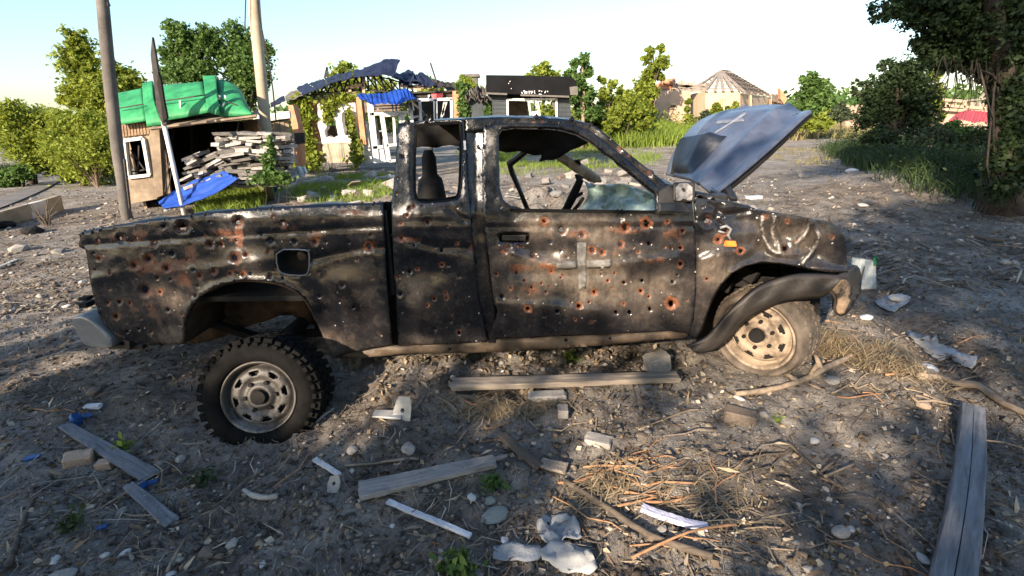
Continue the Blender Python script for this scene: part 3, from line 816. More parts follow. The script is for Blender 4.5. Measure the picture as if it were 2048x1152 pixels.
# roof rail and windscreen pillar: band round the door opening
rail_top = [(797, 249), (840, 243), (926, 237), (1000, 234), (1090, 236), (1150, 240), (1193, 253), (1211, 268), (1256, 306), (1302, 342), (1330, 366), (1345, 384)]
rail_bot = [(1318, 396), (1290, 372), (1250, 338), (1206, 298), (1180, 276), (1155, 260), (1118, 252), (1060, 249), (1010, 250), (975, 254), (962, 262)]
rail = [(930, 237), (1000, 234), (1090, 236), (1150, 240), (1193, 253), (1211, 268), (1256, 306), (1302, 342), (1330, 366), (1345, 384)] + rail_bot + [(930, 262)]
rbul = []
metal_panel("roof_rail_and_windscreen_pillar", rail, [], TRUCK, M['paint'], 6, rbul, base=0.012, rust=[(1067, 244, 5, 4, .9), (1084, 243, 9, 5, .95), (1103, 246, 4, 3, .8), (1238, 297, 6, 6, .95), (1259, 311, 6, 6, .95), (1297, 347, 8, 8, .95), (1279, 331, 4, 4, .9), (1240, 310, 16, 16, 0.45), (981, 258, 5, 4, .8)], dust=[(1270, 340, 60, 40, 0.3)], base_dust=0.04, thick=0.03, seed=9, dents=[(1238, 297, 5, 5, .012), (1259, 311, 5, 5, .012), (1297, 347, 6, 6, .014), (1084, 243, 6, 4, .008)], lines=[([(1000, 243), (1090, 243), (1150, 249), (1200, 275), (1256, 322), (1310, 370)], 4, 0.008)])

# ---- front door: skin with frame, openings are real
door = [(966, 252), (1000, 247), (1090, 247), (1152, 251), (1185, 264), (1211, 284), (1256, 322), (1297, 356), (1322, 380), (1330, 392), (1384, 402), (1388, 440), (1391, 500), (1392, 560), (1389, 620), (1380, 668), (1340, 662), (1160, 671), (985, 677), (982, 665), (996, 622), (988, 606), (976, 500), (969, 453), (965, 400), (964, 320)]
dwin = [(997, 266), (1003, 257), (1020, 254), (1090, 254), (1121, 257), (1153, 266), (1180, 282), (1211, 307), (1256, 342), (1297, 376), (1312, 390), (1313, 417), (1308, 421), (1049, 420), (1022, 413), (1006, 399), (999, 376), (997, 320)]
handle = smooth_loop([(998, 464), (1056, 464), (1060, 469), (1059, 482), (1053, 487), (1002, 486), (997, 480)], 1)
dbul = Z6((693, 490, 8), (963, 498, 9), (728, 538, 7), (803, 575, 9), (893, 598, 8), (912, 575, 6), (1085, 565, 9), (1180, 548, 11), (1275, 540, 7), (1065, 640, 8), (1190, 635, 7), (755, 628, 6), (800, 665, 5), (940, 665, 7), (985, 675, 5), (1022, 668, 6), (675, 688, 6), (560, 662, 6), (605, 765, 6), (640, 800, 6), (672, 830, 6), (640, 855, 10), (715, 812, 4), (895, 800, 7), (1080, 808, 8), (1160, 800, 5), (1155, 845, 5), (950, 850, 6), (1295, 805, 4), (1380, 850, 8), (1290, 900, 7), (1195, 925, 5), (1045, 940, 7), (1105, 940, 4), (785, 935, 6), (880, 912, 5), (925, 895, 4), (865, 972, 5), (1215, 985, 15), (735, 850, 4), (540, 870, 5), (515, 770, 5), (1330, 725, 6), (1330, 655, 7), (655, 925, 5), (1340, 580, 5), (540, 475, 4), (1010, 800, 4), (760, 760, 4))
dbul += [(r_.uniform(1000, 1375), r_.uniform(470, 655), r_.choice([2.2, 2.5, 3, 3.5])) for _ in range(46)]
DLINES = [([(972, 454), (1100, 453), (1387, 452)], 3.5, 0.010), ([(972, 447), (1387, 444)], 4, -0.006), ([(1030, 505), (1090, 530), (1222, 531), (1350, 515)], 7, -0.016), ([(1030, 545), (1140, 548), (1240, 545)], 14, 0.014),
           ([(1005, 495), (1040, 515), (1058, 540)], 5, -0.012), ([(1000, 610), (1100, 612), (1200, 625)], 9, -0.010), ([(1325, 560), (1345, 570), (1365, 566)], 5, -0.01), ([(1240, 440), (1242, 428)], 4, 0.014)]
DDENTS = [(1090, 500, 50, 16, 0.018), (1130, 590, 90, 26, 0.016), (1290, 570, 60, 30, 0.012), (1260, 480, 70, 18, 0.010), (1040, 580, 30, 40, -0.012), (1180, 460, 30, 12, .012), (1040, 425, 40, 10, .01)]
DOOR = metal_panel("front_door", door, [dwin, handle], TRUCK, M['paint'], 6, dbul, base=0.0,
    lines=DLINES,
    dents=DDENTS,
    rust=[(1085, 535, 60, 14, 0.56), (1250, 458, 14, 9, 0.7), (1310, 520, 50, 10, 0.52), (1160, 465, 20, 20, 0.5), (1060, 580, 30, 30, 0.5), (1230, 500, 30, 16, 0.5), (1140, 470, 70, 14, .5), (1250, 462, 60, 12, .5), (1345, 470, 30, 20, .5), (1040, 535, 40, 14, .5)],
    dust=[(1150, 560, 150, 56, 0.85), (1110, 455, 90, 24, 0.85), (1300, 560, 80, 40, .6), (1060, 520, 60, 24, 0.42), (1190, 470, 60, 24, 0.55), (1300, 600, 70, 50, 0.35), (1200, 438, 120, 8, 0.6), (1350, 470, 40, 30, 0.3), (1350, 600, 30, 60, 0.4)],
    chips=[(1200, 620, 190, 50, 0.34), (1200, 500, 170, 60, 0.15), (980, 300, 20, 60, .12)], base_dust=0.06, base_chip=0.07, thick=0.045, base_rust=0.13, seed=11)
mb = MB(); hl = [sp(x, y, 0.004) for x, y in handle]; hc = sp(1028, 475, 0.0); hi = [hc + (p - hc) * 0.92 + IN * 0.035 for p in hl]
mb.grid([hl, hi], closed=True); mb.add(hi, [tuple(range(len(hi)))]); hp = build("handle_pocket", mb, M['soot'], DOOR)
mb = MB(); mb.hexa([sp(1004, 481, .012), sp(1052, 482, .012), sp(1052, 482, .03), sp(1004, 481, .03), sp(1004, 470, .008), sp(1052, 470, .008), sp(1052, 470, .03), sp(1004, 470, .03)]); build("door_handle", mb, M['plastic'], DOOR, bevel=0.004)
metal_panel("tape_strip", [(1154, 486), (1163, 484), (1172, 485), (1173, 510), (1171, 530), (1174, 556), (1171, 578), (1166, 574), (1160, 582), (1157, 576), (1157, 540), (1154, 515)], [], TRUCK, M['tape'], 5, lines=DLINES, dents=DDENTS, base=-0.003, thick=0.001, seed=11)
metal_panel("tape_strip", [(1113, 527), (1130, 522), (1152, 522), (1153, 537), (1135, 540), (1114, 538)], [], TRUCK, M['tape'], 5, lines=DLINES, dents=DDENTS, base=-0.003, thick=0.001, seed=11)
metal_panel("tape_strip", [(1174, 521), (1200, 520), (1222, 518), (1224, 528), (1219, 536), (1196, 537), (1175, 537)], [], TRUCK, M['tape'], 5, lines=DLINES, dents=DDENTS, base=-0.003, thick=0.001, seed=11)
# rubber strip at the bottom of the window, mirror foot
mb = MB(); mb.bar(sp(1020, 420, -.004), sp(1310, 424, -.004), 0.014, 0.014); build("window_strip", mb, M['rubber'], DOOR)
mb = MB()
mb.hexa([sp(1314, 426, -.05), sp(1386, 426, -.05), sp(1386, 424, .06), sp(1314, 424, .06), sp(1318, 380, -.03), sp(1340, 368, -.03), sp(1340, 368, .06), sp(1318, 380, .06)])
MIR = build("mirror_foot", mb, M['plastic'], TRUCK, bevel=0.008)
mb = MB(); mb.hexa([sp(1346, 404, -.05), sp(1390, 404, -.05), sp(1390, 404, .02), sp(1346, 404, .02), sp(1346, 364, -.05), sp(1390, 364, -.05), sp(1390, 364, .02), sp(1346, 364, .02)]); build("mirror_housing", mb, M['plastic'], MIR, bevel=0.01)
V_, T_, _ = tri_panel(smooth_loop([(1351, 366), (1384, 367), (1386, 398), (1378, 402), (1368, 396), (1360, 402), (1352, 400)], 1), [smooth_loop([(1362, 378), (1368, 374), (1373, 380), (1368, 386)], 1)], 5, seed=2)
mb = MB(); mb.v = [tuple(sp(float(x), float(y), -0.062 + 0.004 * math.sin(x * .7) * math.cos(y * .6))) for x, y in V_]; mb.f = [tuple(int(i) for i in t) for t in T_]
build("broken_mirror_back", mb, M['mirror_white'], MIR, solid=0.008)
mb = MB(); mb.hexa([sp(1318, 424, -.055), sp(1352, 424, -.055), sp(1352, 424, 0), sp(1318, 424, 0), sp(1318, 406, -.055), sp(1352, 406, -.055), sp(1352, 406, 0), sp(1318, 406, 0)]); build("mirror_joint", mb, M['paint_dark'], MIR, bevel=0.006)
# rocker sill
sill = [(668, 716), (700, 703), (797, 692), (985, 680), (1160, 672), (1340, 662), (1378, 667), (1372, 676), (1330, 679), (1240, 688), (1150, 695), (1000, 704), (900, 707), (800, 709), (720, 716)]
metal_panel("rocker_sill", sill, [], TRUCK, M['sill'], 9, [(1132, 700 - 20, 3), (1220, 677, 4), (900, 699, 3)], base=0.03, thick=0.08, seed=13, wav=0.012, lines=[([(797, 700), (985, 691), (1160, 684), (1340, 671)], 4, -0.012)])
# roof skin and inside of the cab
mb = MB(); rows = []
rt = [(798, 250), (840, 244), (926, 238), (1000, 235), (1090, 237), (1150, 241), (1185, 250)]
rt = [(x, float(np.interp(x, [q[0] for q in rt], [q[1] for q in rt]))) for x in np.linspace(798, 1185, 24)]
for j in range(13):
    w = j / 12.0; row = []
    for i, (x, y) in enumerate(rt):
        p = sp(x, y, 0.02); row.append(p + IN * (1.36 * w) + Vector((0, 0, 0.022 * math.sin(math.pi * w) - 0.004 + 0.004 * math.sin(i * .9 + j))))
    rows.append(row)
mb.grid(rows); build("roof", mb, M['paint_dark'], TRUCK, smooth=True, solid=0.012)
b0, b1 = sp(806, 262, .07), sp(806, 690, .07)
mb = MB(); lo_ = Vector((b0.x - .02, b0.y, 0.30)); mid = Vector((b0.x - .01, b0.y, 0.86))
mb.hexa([lo_, lo_ + IN * 1.45, lo_ + IN * 1.45 + Vector((.03, 0, 0)), lo_ + Vector((.03, 0, 0)), mid, mid + IN * 1.45, mid + IN * 1.45 + Vector((.03, 0, 0)), mid + Vector((.03, 0, 0))])
build("cab_back_wall", mb, M['soot'], TRUCK)
fl = sp(800, 690, .08); fr_ = sp(1400, 670, .08); fl.z = fr_.z = 0.30
mb = MB(); mb.hexa([fl, fr_, fr_ + IN * 1.45, fl + IN * 1.45] + [q + Vector((0, 0, .03)) for q in (fl, fr_, fr_ + IN * 1.45, fl + IN * 1.45)]); build("cab_floor", mb, M['soot'], TRUCK)
fw = sp(1400, 420, .08); fw.z = 0.33
mb = MB(); up = Vector((0, 0, 0.56)); mb.hexa([fw, fw + Vector((.04, 0, 0)), fw + IN * 1.45 + Vector((.04, 0, 0)), fw + IN * 1.45, fw + up, fw + up + Vector((.04, 0, 0)), fw + IN * 1.45 + up + Vector((.04, 0, 0)), fw + IN * 1.45 + up]); build("firewall", mb, M['soot'], TRUCK)
# far side of the cab
def flat_far(name, poly, mat, off=0.0, thick=0.04, sm=1, sp_=14, wav=0.0):
    V_, T_, _ = tri_panel(smooth_loop(poly, sm) if sm else poly, [], sp_, seed=21)
    m_ = MB(); m_.v = [tuple(spf(float(x), float(y), off + wav * math.sin(x * .11) * math.cos(y * .13))) for x, y in V_]; m_.f = [tuple(int(i) for i in t) for t in T_]
    return build(name, m_, mat, TRUCK, smooth=True, solid=thick)
flat_far("far_roof_rail_with_hanging_headliner", [(798, 246), (900, 242), (1100, 241), (1165, 248), (1200, 276), (1172, 284), (1140, 296), (1116, 312), (1082, 322), (1084, 307), (1040, 303), (1000, 299), (930, 290), (860, 291), (800, 300)], M['soot'], -0.25, 0.03, 0, wav=0.03)
flat_far("far_rear_pillar", [(798, 290), (826, 292), (834, 400), (836, 470), (800, 470)], M['soot'], -0.1, 0.05, 0)
flat_far("far_door_pillar", [(932, 290), (990, 296), (992, 470), (940, 470)], M['soot'], -0.1, 0.05, 0)
flat_far("far_windscreen_pillar", [(1100, 294), (1128, 303), (1200, 352), (1204, 362), (1182, 362), (1112, 318)], M['pillar_tan'], -0.08, 0.05, 0, 8, 0.01)
mb = MB(); mb.tube([spf(1148, 262, -.12), spf(1090, 278, -.12), spf(1050, 304, -.12), spf(1019, 328, -.12), spf(1024, 345, -.12), spf(1040, 382, -.12), spf(1057, 425, -.12)], [0.022, 0.022, 0.024, 0.03, 0.024, 0.02, 0.02], 7)
build("far_door_frame", mb, M['paint_dark'], TRUCK, smooth=True)
# burnt seats, wheel and dash remains
def seat_frame(px, py_top, w, off):
    mb_ = MB(); c_ = _side(px, 400, off); hgt_ = _side(px, py_top, off).z
    prof = [(0.30, 0.20, 0.25), (0.48, 0.26, 0.25), (hgt_ - 0.28, 0.23, 0.22), (hgt_ - 0.20, 0.20, 0.16), (hgt_ - 0.17, 0.13, 0.10), (hgt_ - 0.05, 0.12, 0.09), (hgt_, 0.07, 0.05)]
    rows_ = []
    for z_, hx_, hy_ in prof:
        rows_.append([Vector((c_.x + (w / 0.26) * hx_ * .62 * math.cos(t_) * (1 if z_ > .5 else 1.5), c_.y + hy_ * math.sin(t_), z_)) for t_ in np.linspace(0, 2 * math.pi, 15)[:-1]])
    mb_.grid(rows_, closed=True); mb_.add(rows_[-1], [tuple(range(14))])
    return build("burnt_seat", mb_, M['soot'], TRUCK, smooth=True)
seat_frame(864, 300, 0.17, 0.95)
mb = MB(); c_ = spf(1142, 398, -0.35)
mb.tube([spf(1128, 428, -.3), spf(1145, 395, -.35), spf(1160, 362, -.4), spf(1152, 350, -.42)], [0.03, 0.035, 0.03, 0.012], 7)
mb.tube([c_ + Vector((0.10 * math.cos(t), 0.16 * math.sin(t), 0.10 * math.cos(t) - 0.06)) for t in np.linspace(0.4, 5.6, 16)], 0.014, 6)
build("steering_column", mb, M['soot'], TRUCK, smooth=True)
mb = MB(); dsh = _side(1330, 470, 0.1); dsh.z = 0.84
mb.tube([dsh + IN * 0.02, dsh + IN * .5 + Vector((0, 0, .02)), dsh + IN * 1.0 - Vector((0.03, 0, .02)), dsh + IN * 1.4], [0.10, 0.12, 0.12, 0.1], 9); build("burnt_dashboard", mb, M['soot'], TRUCK, smooth=True)
# crumpled windscreen lying over the dash
rows = []
for j in range(15):
    v = j / 14.0; row = []
    for i in range(26):
        u = i / 25.0
        x = 1168 + 148 * u + 8 * math.sin(v * 5); yt = 362 + 20 * u + 4 * math.sin(u * 9); yb = 432
        y = yt + (yb - yt) * v
        row.append(_side(x, y, 1.15 - 0.85 * u - 0.25 * v + 0.16 * fbm(np.array([u * 6]), np.array([v * 4]), 4, 8)[0]))
    rows.append(row)
mb = MB(); mb.grid(rows); build("crumpled_windscreen", mb, M['glass'], TRUCK, smooth=True, solid=0.006)

# ---- front wing
wing = [(1388, 404), (1394, 396), (1415, 398), (1450, 406), (1500, 417), (1560, 426), (1620, 436), (1664, 447), (1682, 458), (1690, 476), (1693, 510), (1696, 546), (1650, 545), (1600, 533), (1560, 526), (1524, 523), (1490, 531), (1462, 547), (1440, 570), (1424, 598), (1412, 630), (1402, 660), (1392, 676), (1378, 670), (1388, 640), (1393, 580), (1392, 500)]
wb = Z7((265, 480, 9), (310, 555, 8), (335, 520, 7), (470, 460, 6), (500, 455, 7), (585, 485, 5), (575, 590, 7), (250, 430, 5), (540, 440, 4), (400, 600, 5), (330, 470, 4), (620, 560, 4), (265, 710, 4), (235, 760, 4), (760, 545, 4))
WING_GLINTS = [([(1526, 434), (1523, 452), (1527, 474), (1538, 494), (1552, 505), (1566, 508)], 1.7, .8), ([(1548, 432), (1550, 444), (1543, 458), (1547, 476), (1556, 490), (1558, 502)], 1.7, .8), ([(1592, 488), (1606, 474), (1616, 458), (1620, 440)], 1.7, .75), ([(1621, 440), (1630, 454), (1640, 474), (1630, 492), (1618, 510), (1604, 526)], 1.7, .8), ([(1418, 512), (1428, 505), (1436, 510)], 3, .5)]  # highlights on the dented creases, put into the colour
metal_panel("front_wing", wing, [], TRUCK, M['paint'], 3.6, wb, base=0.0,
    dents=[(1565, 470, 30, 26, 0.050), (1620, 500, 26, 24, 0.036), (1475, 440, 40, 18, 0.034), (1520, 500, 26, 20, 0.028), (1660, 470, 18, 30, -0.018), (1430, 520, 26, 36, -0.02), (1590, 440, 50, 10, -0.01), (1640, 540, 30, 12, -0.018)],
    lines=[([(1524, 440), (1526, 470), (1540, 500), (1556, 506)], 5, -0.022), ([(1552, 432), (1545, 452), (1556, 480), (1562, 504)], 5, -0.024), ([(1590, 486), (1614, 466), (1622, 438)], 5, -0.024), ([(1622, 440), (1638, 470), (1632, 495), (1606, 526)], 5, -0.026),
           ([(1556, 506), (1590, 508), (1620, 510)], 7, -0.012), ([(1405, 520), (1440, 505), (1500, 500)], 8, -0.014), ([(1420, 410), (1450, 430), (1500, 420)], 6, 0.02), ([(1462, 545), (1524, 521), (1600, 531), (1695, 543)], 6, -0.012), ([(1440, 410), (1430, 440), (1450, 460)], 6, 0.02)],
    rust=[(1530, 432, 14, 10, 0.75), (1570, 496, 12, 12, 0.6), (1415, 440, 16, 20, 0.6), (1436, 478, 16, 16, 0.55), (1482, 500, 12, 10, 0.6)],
    dust=[(1560, 480, 80, 44, 0.60), (1430, 530, 44, 50, 0.75), (1410, 620, 20, 40, 0.35), (1640, 510, 40, 30, 0.2)], base_dust=0.06, chips=[(1450, 500, 80, 60, 0.08)], thick=0.012, base_rust=0.11, seed=17, bare=WING_GLINTS)
mb = MB(); mb.hexa([sp(1446, 493, -.01), sp(1474, 494, -.02), sp(1474, 494, .02), sp(1446, 493, .02), sp(1450, 481, -.01), sp(1472, 482, -.02), sp(1472, 482, .02), sp(1450, 481, .02)]); build("side_indicator", mb, M['amber'], TRUCK, bevel=0.004)
mb = MB(); mb.tube([sp(1440, 456, -.01), sp(1452, 452, -.015), sp(1462, 458, -.012), sp(1456, 470, -.012), sp(1462, 480, -.006)], 0.008, 6); mb.tube([sp(1436, 462, -.006), sp(1450, 466, -.012)], 0.006, 5); build("torn_bracket", mb, M['bumper_grey'], TRUCK, smooth=True)
# inside of the wing and arch
mb = MB(); rows = []
arch_f = [(1696, 546), (1650, 545), (1600, 533), (1560, 526), (1524, 523), (1490, 531), (1462, 547), (1440, 570), (1424, 598), (1412, 630), (1402, 660), (1392, 676)]
for dpt in (0.0, 0.06, 0.3, 0.5): rows.append([sp(x, y, 0.02) + IN * dpt for x, y in arch_f])
mb.grid(rows); build("front_wheel_housing", mb, M['soot'], TRUCK, smooth=True, solid=0.006)
mb = MB(); w0 = sp(1395, 690, .5); w1 = sp(1640, 650, .5); t0 = sp(1395, 470, .5); t1 = sp(1640, 500, .5)
mb.hexa([w0, w1, w1 + IN * .03, w0 + IN * .03, t0, t1, t1 + IN * .03, t0 + IN * .03]); build("inner_wing_wall", mb, M['soot'], TRUCK)
# torn wheel arch flare, a bowed plastic band
up_ = [(1372, 690), (1404, 678), (1424, 660), (1440, 640), (1462, 616), (1486, 592), (1515, 570), (1548, 556), (1590, 546), (1640, 545), (1692, 550)]
dn_ = [(1394, 708), (1424, 704), (1446, 690), (1464, 668), (1484, 646), (1510, 628), (1540, 613), (1572, 603), (1606, 598), (1640, 597), (1654, 590)]
rows = []
for j in range(9):
    v = j / 8.0; row = []
    for (x0, y0), (x1, y1) in zip(smooth_loop(up_, 2, False), smooth_loop(dn_, 2, False)):
        row.append(sp(x0 + (x1 - x0) * v, y0 + (y1 - y0) * v, (-0.012 if j == 0 else -0.058 if j < 7 else -0.058 + .02 * (j - 6)) + 0.010 * math.sin(x0 * .02) + 0.006 * math.sin(x0 * .09 + j)))
    rows.append(row)
mb = MB(); mb.grid(rows); build("wheel_arch_flare", mb, M['plastic'], TRUCK, smooth=True, solid=0.012)
# front bumper: moulded end and bar across the nose
be = [(1656, 552), (1690, 549), (1712, 528), (1722, 540), (1724, 580), (1712, 600), (1704, 616), (1690, 632), (1674, 632), (1668, 622), (1672, 606), (1664, 588), (1650, 576)]
V_, T_, _ = tri_panel(smooth_loop(be, 1), [], 7, seed=31)
mb = MB(); mb.v = [tuple(sp(float(x), float(y), -0.03 + max(0, (x - 1690)) * 0.0035 + 0.0006 * max(0, y - 590) + 0.004 * math.sin(y * .2))) for x, y in V_]; mb.f = [tuple(int(i) for i in t) for t in T_]
fb = build("front_bumper", mb, M['plastic'], TRUCK, smooth=True, solid=0.03)
lowp = [(1660, 563), (1688, 556), (1706, 570), (1703, 600), (1698, 618), (1688, 629), (1677, 629), (1672, 618), (1677, 604), (1670, 586), (1660, 574)]
V_, T_, _ = tri_panel(smooth_loop(lowp, 1), [], 7, seed=32)
mb = MB(); mb.v = [tuple(sp(float(x), float(y), -0.045 + max(0, (x - 1690)) * 0.0035 + 0.0006 * max(0, y - 590))) for x, y in V_]; mb.f = [tuple(int(i) for i in t) for t in T_]
build("scorched_bumper_face", mb, M['scorched_tan'], fb, smooth=True, solid=0.01)
nb = sp(1722, 560, 0.15); mb = MB(); pts_ = [nb + IN * (1.4 * k / 8) + Vector((0.05 * math.sin(math.pi * k / 8), 0, 0)) for k in range(9)]
for k in range(8): mb.bar(pts_[k] - Vector((.06, 0, 0)), pts_[k + 1] - Vector((.06, 0, 0)), 0.12, 0.16)
build("bumper_bar", mb, M['plastic'], fb, smooth=False)
# nose: wing end, headlamp hole, low radiator panel
mb = MB(); n0 = sp(1688, 470, 0.05); n1 = sp(1694, 545, 0.05)
mb.hexa([n1, n1 + IN * .3, n1 + IN * .3 - Vector((.05, 0, 0)), n1 - Vector((.05, 0, 0)), n0, n0 + IN * .25 - Vector((0, 0, .14)), n0 + IN * .25 - Vector((.05, 0, .14)), n0 - Vector((.05, 0, 0))]); build("headlamp_panel", mb, M['paint_dark'], TRUCK, bevel=0.01)
mb = MB(); e0 = sp(1600, 560, .35)
for k in range(26):
    rr = random.Random(100 + k)
    mb.box((e0.x + rr.uniform(-.45, .12), e0.y + rr.uniform(0, .8), rr.uniform(.42, .70)), (rr.uniform(.08, .24), rr.uniform(.08, .24), rr.uniform(.06, .2)), Euler((rr.uniform(-.4, .4), rr.uniform(-.4, .4), rr.uniform(0, 3))).to_matrix())
build("burnt_engine", mb, M['soot'], TRUCK, bevel=0.01)
# cowl between wing and windscreen
mb = MB(); rows = []
for j in range(8):
    v = j / 7.0
    rows.append([seg(sp(1388 + 36 * u, 396 + 4 * u, .02), sp(1388 + 36 * u, 396 + 4 * u, .02) + IN * 1.5, v) + Vector((0.03 * math.sin(v * 7 + u * 3), 0, 0.015 * math.sin(u * 9 + v * 5) - 0.03 * v)) for u in np.linspace(0, 1, 8)])
mb.grid(rows); build("cowl_panel", mb, M['paint_dark'], TRUCK, smooth=True, solid=0.01)
mb = MB(); mb.bar(sp(1424, 384, .22), sp(1452, 398, .12), 0.03, 0.03); mb.bar(sp(1452, 372, .3), sp(1468, 400, .2), 0.04, 0.02); mb.bar(sp(1404, 392, .06), sp(1500, 414, .04), 0.03, 0.012); mb.box(sp(1432, 394, .1), (.10, .06, .03))
build("bonnet_hinge", mb, M['paint_dark'], TRUCK, bevel=0.003)

# ---- raised bonnet: a bent sheet with its scoop and painted cross
hx = [  # rows from the hinge edge to the front edge; each from the far side to the near side: (px, py, Y)
    [(1332, 350, 3.95), (1352, 354, 3.65), (1378, 360, 3.30), (1402, 371, 2.98), (1428, 386, 2.68)],
    [(1343, 316, 4.02), (1370, 318, 3.72), (1408, 322, 3.38), (1446, 332, 3.05), (1482, 346, 2.78)],
    [(1362, 282, 4.10), (1396, 276, 3.80), (1442, 276, 3.46), (1490, 284, 3.14), (1532, 304, 2.86)],
    [(1388, 250, 4.20), (1424, 242, 3.90), (1474, 238, 3.56), (1530, 246, 3.24), (1576, 262, 2.95)],
    [(1418, 230, 4.28), (1454, 223, 4.00), (1504, 218, 3.66), (1558, 222, 3.34), (1606, 232, 3.04)],
    [(1452, 220, 4.36), (1490, 214, 4.06), (1534, 212, 3.74), (1580, 213, 3.42), (1622, 219, 3.10)]]
HX = np.array(hx, float)
def hood_px(u, v):
    """u across (0 far, 1 near), v from hinge (0) to front (1): bicubic-ish by Catmull-Rom"""
    def cr(P, t):
        n = len(P) - 1; s = min(max(t, 0), 1) * n; i = min(int(s), n - 1); f = s - i
        p1, p2 = P[i], P[i + 1]; p0 = P[i - 1] if i > 0 else 2 * p1 - p2; p3 = P[i + 2] if i + 2 <= n else 2 * p2 - p1
        return 0.5 * ((2 * p1) + (-p0 + p2) * f + (2 * p0 - 5 * p1 + 4 * p2 - p3) * f * f + (-p0 + 3 * p1 - 3 * p2 + p3) * f ** 3)
    return cr([cr(row, u) for row in HX], v)
def hood_pt(u, v, lift=0.0):
    q = hood_px(u, v); p = at(q[0], q[1], q[2])
    if lift:
        e = 0.01
        a_ = hood_px(min(u + e, 1), v); b_ = hood_px(u, min(v + e, 1)); c_ = hood_px(max(u - e, 0), v); d_ = hood_px(u, max(v - e, 0))
        n_ = (at(*a_) - at(*c_)).cross(at(*b_) - at(*d_)).normalized()
        if n_.dot(C0 - p) < 0: n_ = -n_
        p = p + n_ * lift
    return p
def hood_lift(u, v):
    l = 0.0
    l += 0.022 * math.exp(-((u - 0.74) / 0.030) ** 2) + 0.016 * math.exp(-((u - 0.25) / 0.035) ** 2)           # pressed ridges
    l -= 0.018 * math.exp(-((u - 0.88) / 0.06) ** 2)
    l += 0.012 * math.exp(-((u - 0.5) / 0.3) ** 2)
    l -= 0.030 * math.exp(-((v - 0.88) / 0.10) ** 2 - ((u - 0.45) / 0.25) ** 2)
    l += 0.006 * math.sin(u * 7 + 1) * math.sin(v * 5)
    return l
rows = [[hood_pt(u, v, hood_lift(u, v)) for u in np.linspace(0, 1, 61)] for v in np.linspace(0, 1, 45)]
mb = MB(); mb.grid(rows)
HOOD = build("bonnet", mb, M['hood'], TRUCK, smooth=True)
# the skin faces the camera; its folded flange and inner frame lie behind it
bm = bmesh.new(); bm.from_mesh(HOOD.data); bmesh.ops.recalc_face_normals(bm, faces=bm.faces)
fc = bm.faces[:][len(bm.faces) // 2]
if (world_mat(TRUCK) @ fc.calc_center_median() - C0).dot(fc.normal) > 0: bmesh.ops.reverse_faces(bm, faces=bm.faces)
bm.to_mesh(HOOD.data); bm.free()
md = HOOD.modifiers.new("thickness", 'SOLIDIFY'); md.thickness = 0.02; md.offset = -1
mb = MB()
for k, (u0, v0, u1, v1) in enumerate([(0.97, 0.02, 0.97, 0.97), (0.03, 0.03, 0.03, 0.97), (0.03, 0.95, 0.97, 0.95), (0.03, 0.05, 0.97, 0.05), (0.1, 0.1, 0.9, 0.9), (0.9, 0.1, 0.1, 0.9)]):
    prev = None
    for t in np.linspace(0, 1, 9):
        q = hood_pt(u0 + (u1 - u0) * t, v0 + (v1 - v0) * t, -0.034)
        if prev is not None: mb.bar(prev, q, 0.05, 0.018)
        prev = q
build("bonnet_inner_frame", mb, M['soot'], HOOD)
# scoop: raised wedge with dark mouth
_UV = [(u, v) for u in np.linspace(0, 1, 41) for v in np.linspace(0, 1, 41)]
_UVP = np.array([hood_px(u, v)[:2] for u, v in _UV])
def uv_of(px, py):
    u, v = _UV[int(np.argmin((_UVP[:, 0] - px) ** 2 + (_UVP[:, 1] - py) ** 2))]
    for _ in range(4):
        e = .004; p = hood_px(u, v)[:2]; J = np.stack([(hood_px(u + e, v)[:2] - p) / e, (hood_px(u, v + e)[:2] - p) / e], 1)
        try: d = np.linalg.solve(J, np.array([px, py]) - p)
        except Exception: break
        u = min(1, max(0, u + float(np.clip(d[0], -.05, .05)))); v = min(1, max(0, v + float(np.clip(d[1], -.05, .05))))
    return u, v
s00 = uv_of(1341, 349); s10 = uv_of(1386, 349); s11 = uv_of(1455, 274); s01 = uv_of(1388, 284)
rows = []
for j in range(12):
    v = j / 11.0; row = []
    for i in range(12):
        u = i / 11.0
        uu = (s00[0] * (1 - u) + s10[0] * u) * (1 - v) + (s01[0] * (1 - u) + s11[0] * u) * v
        vv = (s00[1] * (1 - u) + s10[1] * u) * (1 - v) + (s01[1] * (1 - u) + s11[1] * u) * v
        ed = min(1, min(u, 1 - u) * 6) * min(1, (1 - v) * 8 if v > .9 else 1) * min(1, v * 10)
        row.append(hood_pt(uu, vv, hood_lift(uu, vv) + 0.002 + (0.020 + 0.095 * v) * ed))
    rows.append(row)
mb = MB(); mb.grid(rows); build("bonnet_scoop", mb, M['scoop'], HOOD, smooth=True)
def hood_strip(a, b, w0, w1, name):
    rows_ = []
    for t in np.linspace(0, 1, 14):
        x = a[0] + (b[0] - a[0]) * t; y = a[1] + (b[1] - a[1]) * t; w = w0 + (w1 - w0) * t
        dx, dy = b[0] - a[0], b[1] - a[1]; L_ = math.hypot(dx, dy); nx_, ny_ = -dy / L_, dx / L_
        row = []
        for s_ in (-0.5, 0, 0.5):
            u, v = uv_of(x + nx_ * w * s_, y + ny_ * w * s_)
            q = hood_px(u, v)
            base = hood_pt(u, v, hood_lift(u, v) + 0.005)
            # true pixel along the same distance
            row.append(hood_pt(u, v, hood_lift(u, v) + 0.0035))
        rows_.append(row)
    m_ = MB(); m_.grid(rows_); return build(name, m_, M['hood_mark'], TRUCK, smooth=True, solid=0.001)
hood_strip((1432, 247), (1489, 242), 7, 7, "cross_stripe")
hood_strip((1430, 268), (1492, 229), 4, 7, "cross_stripe")

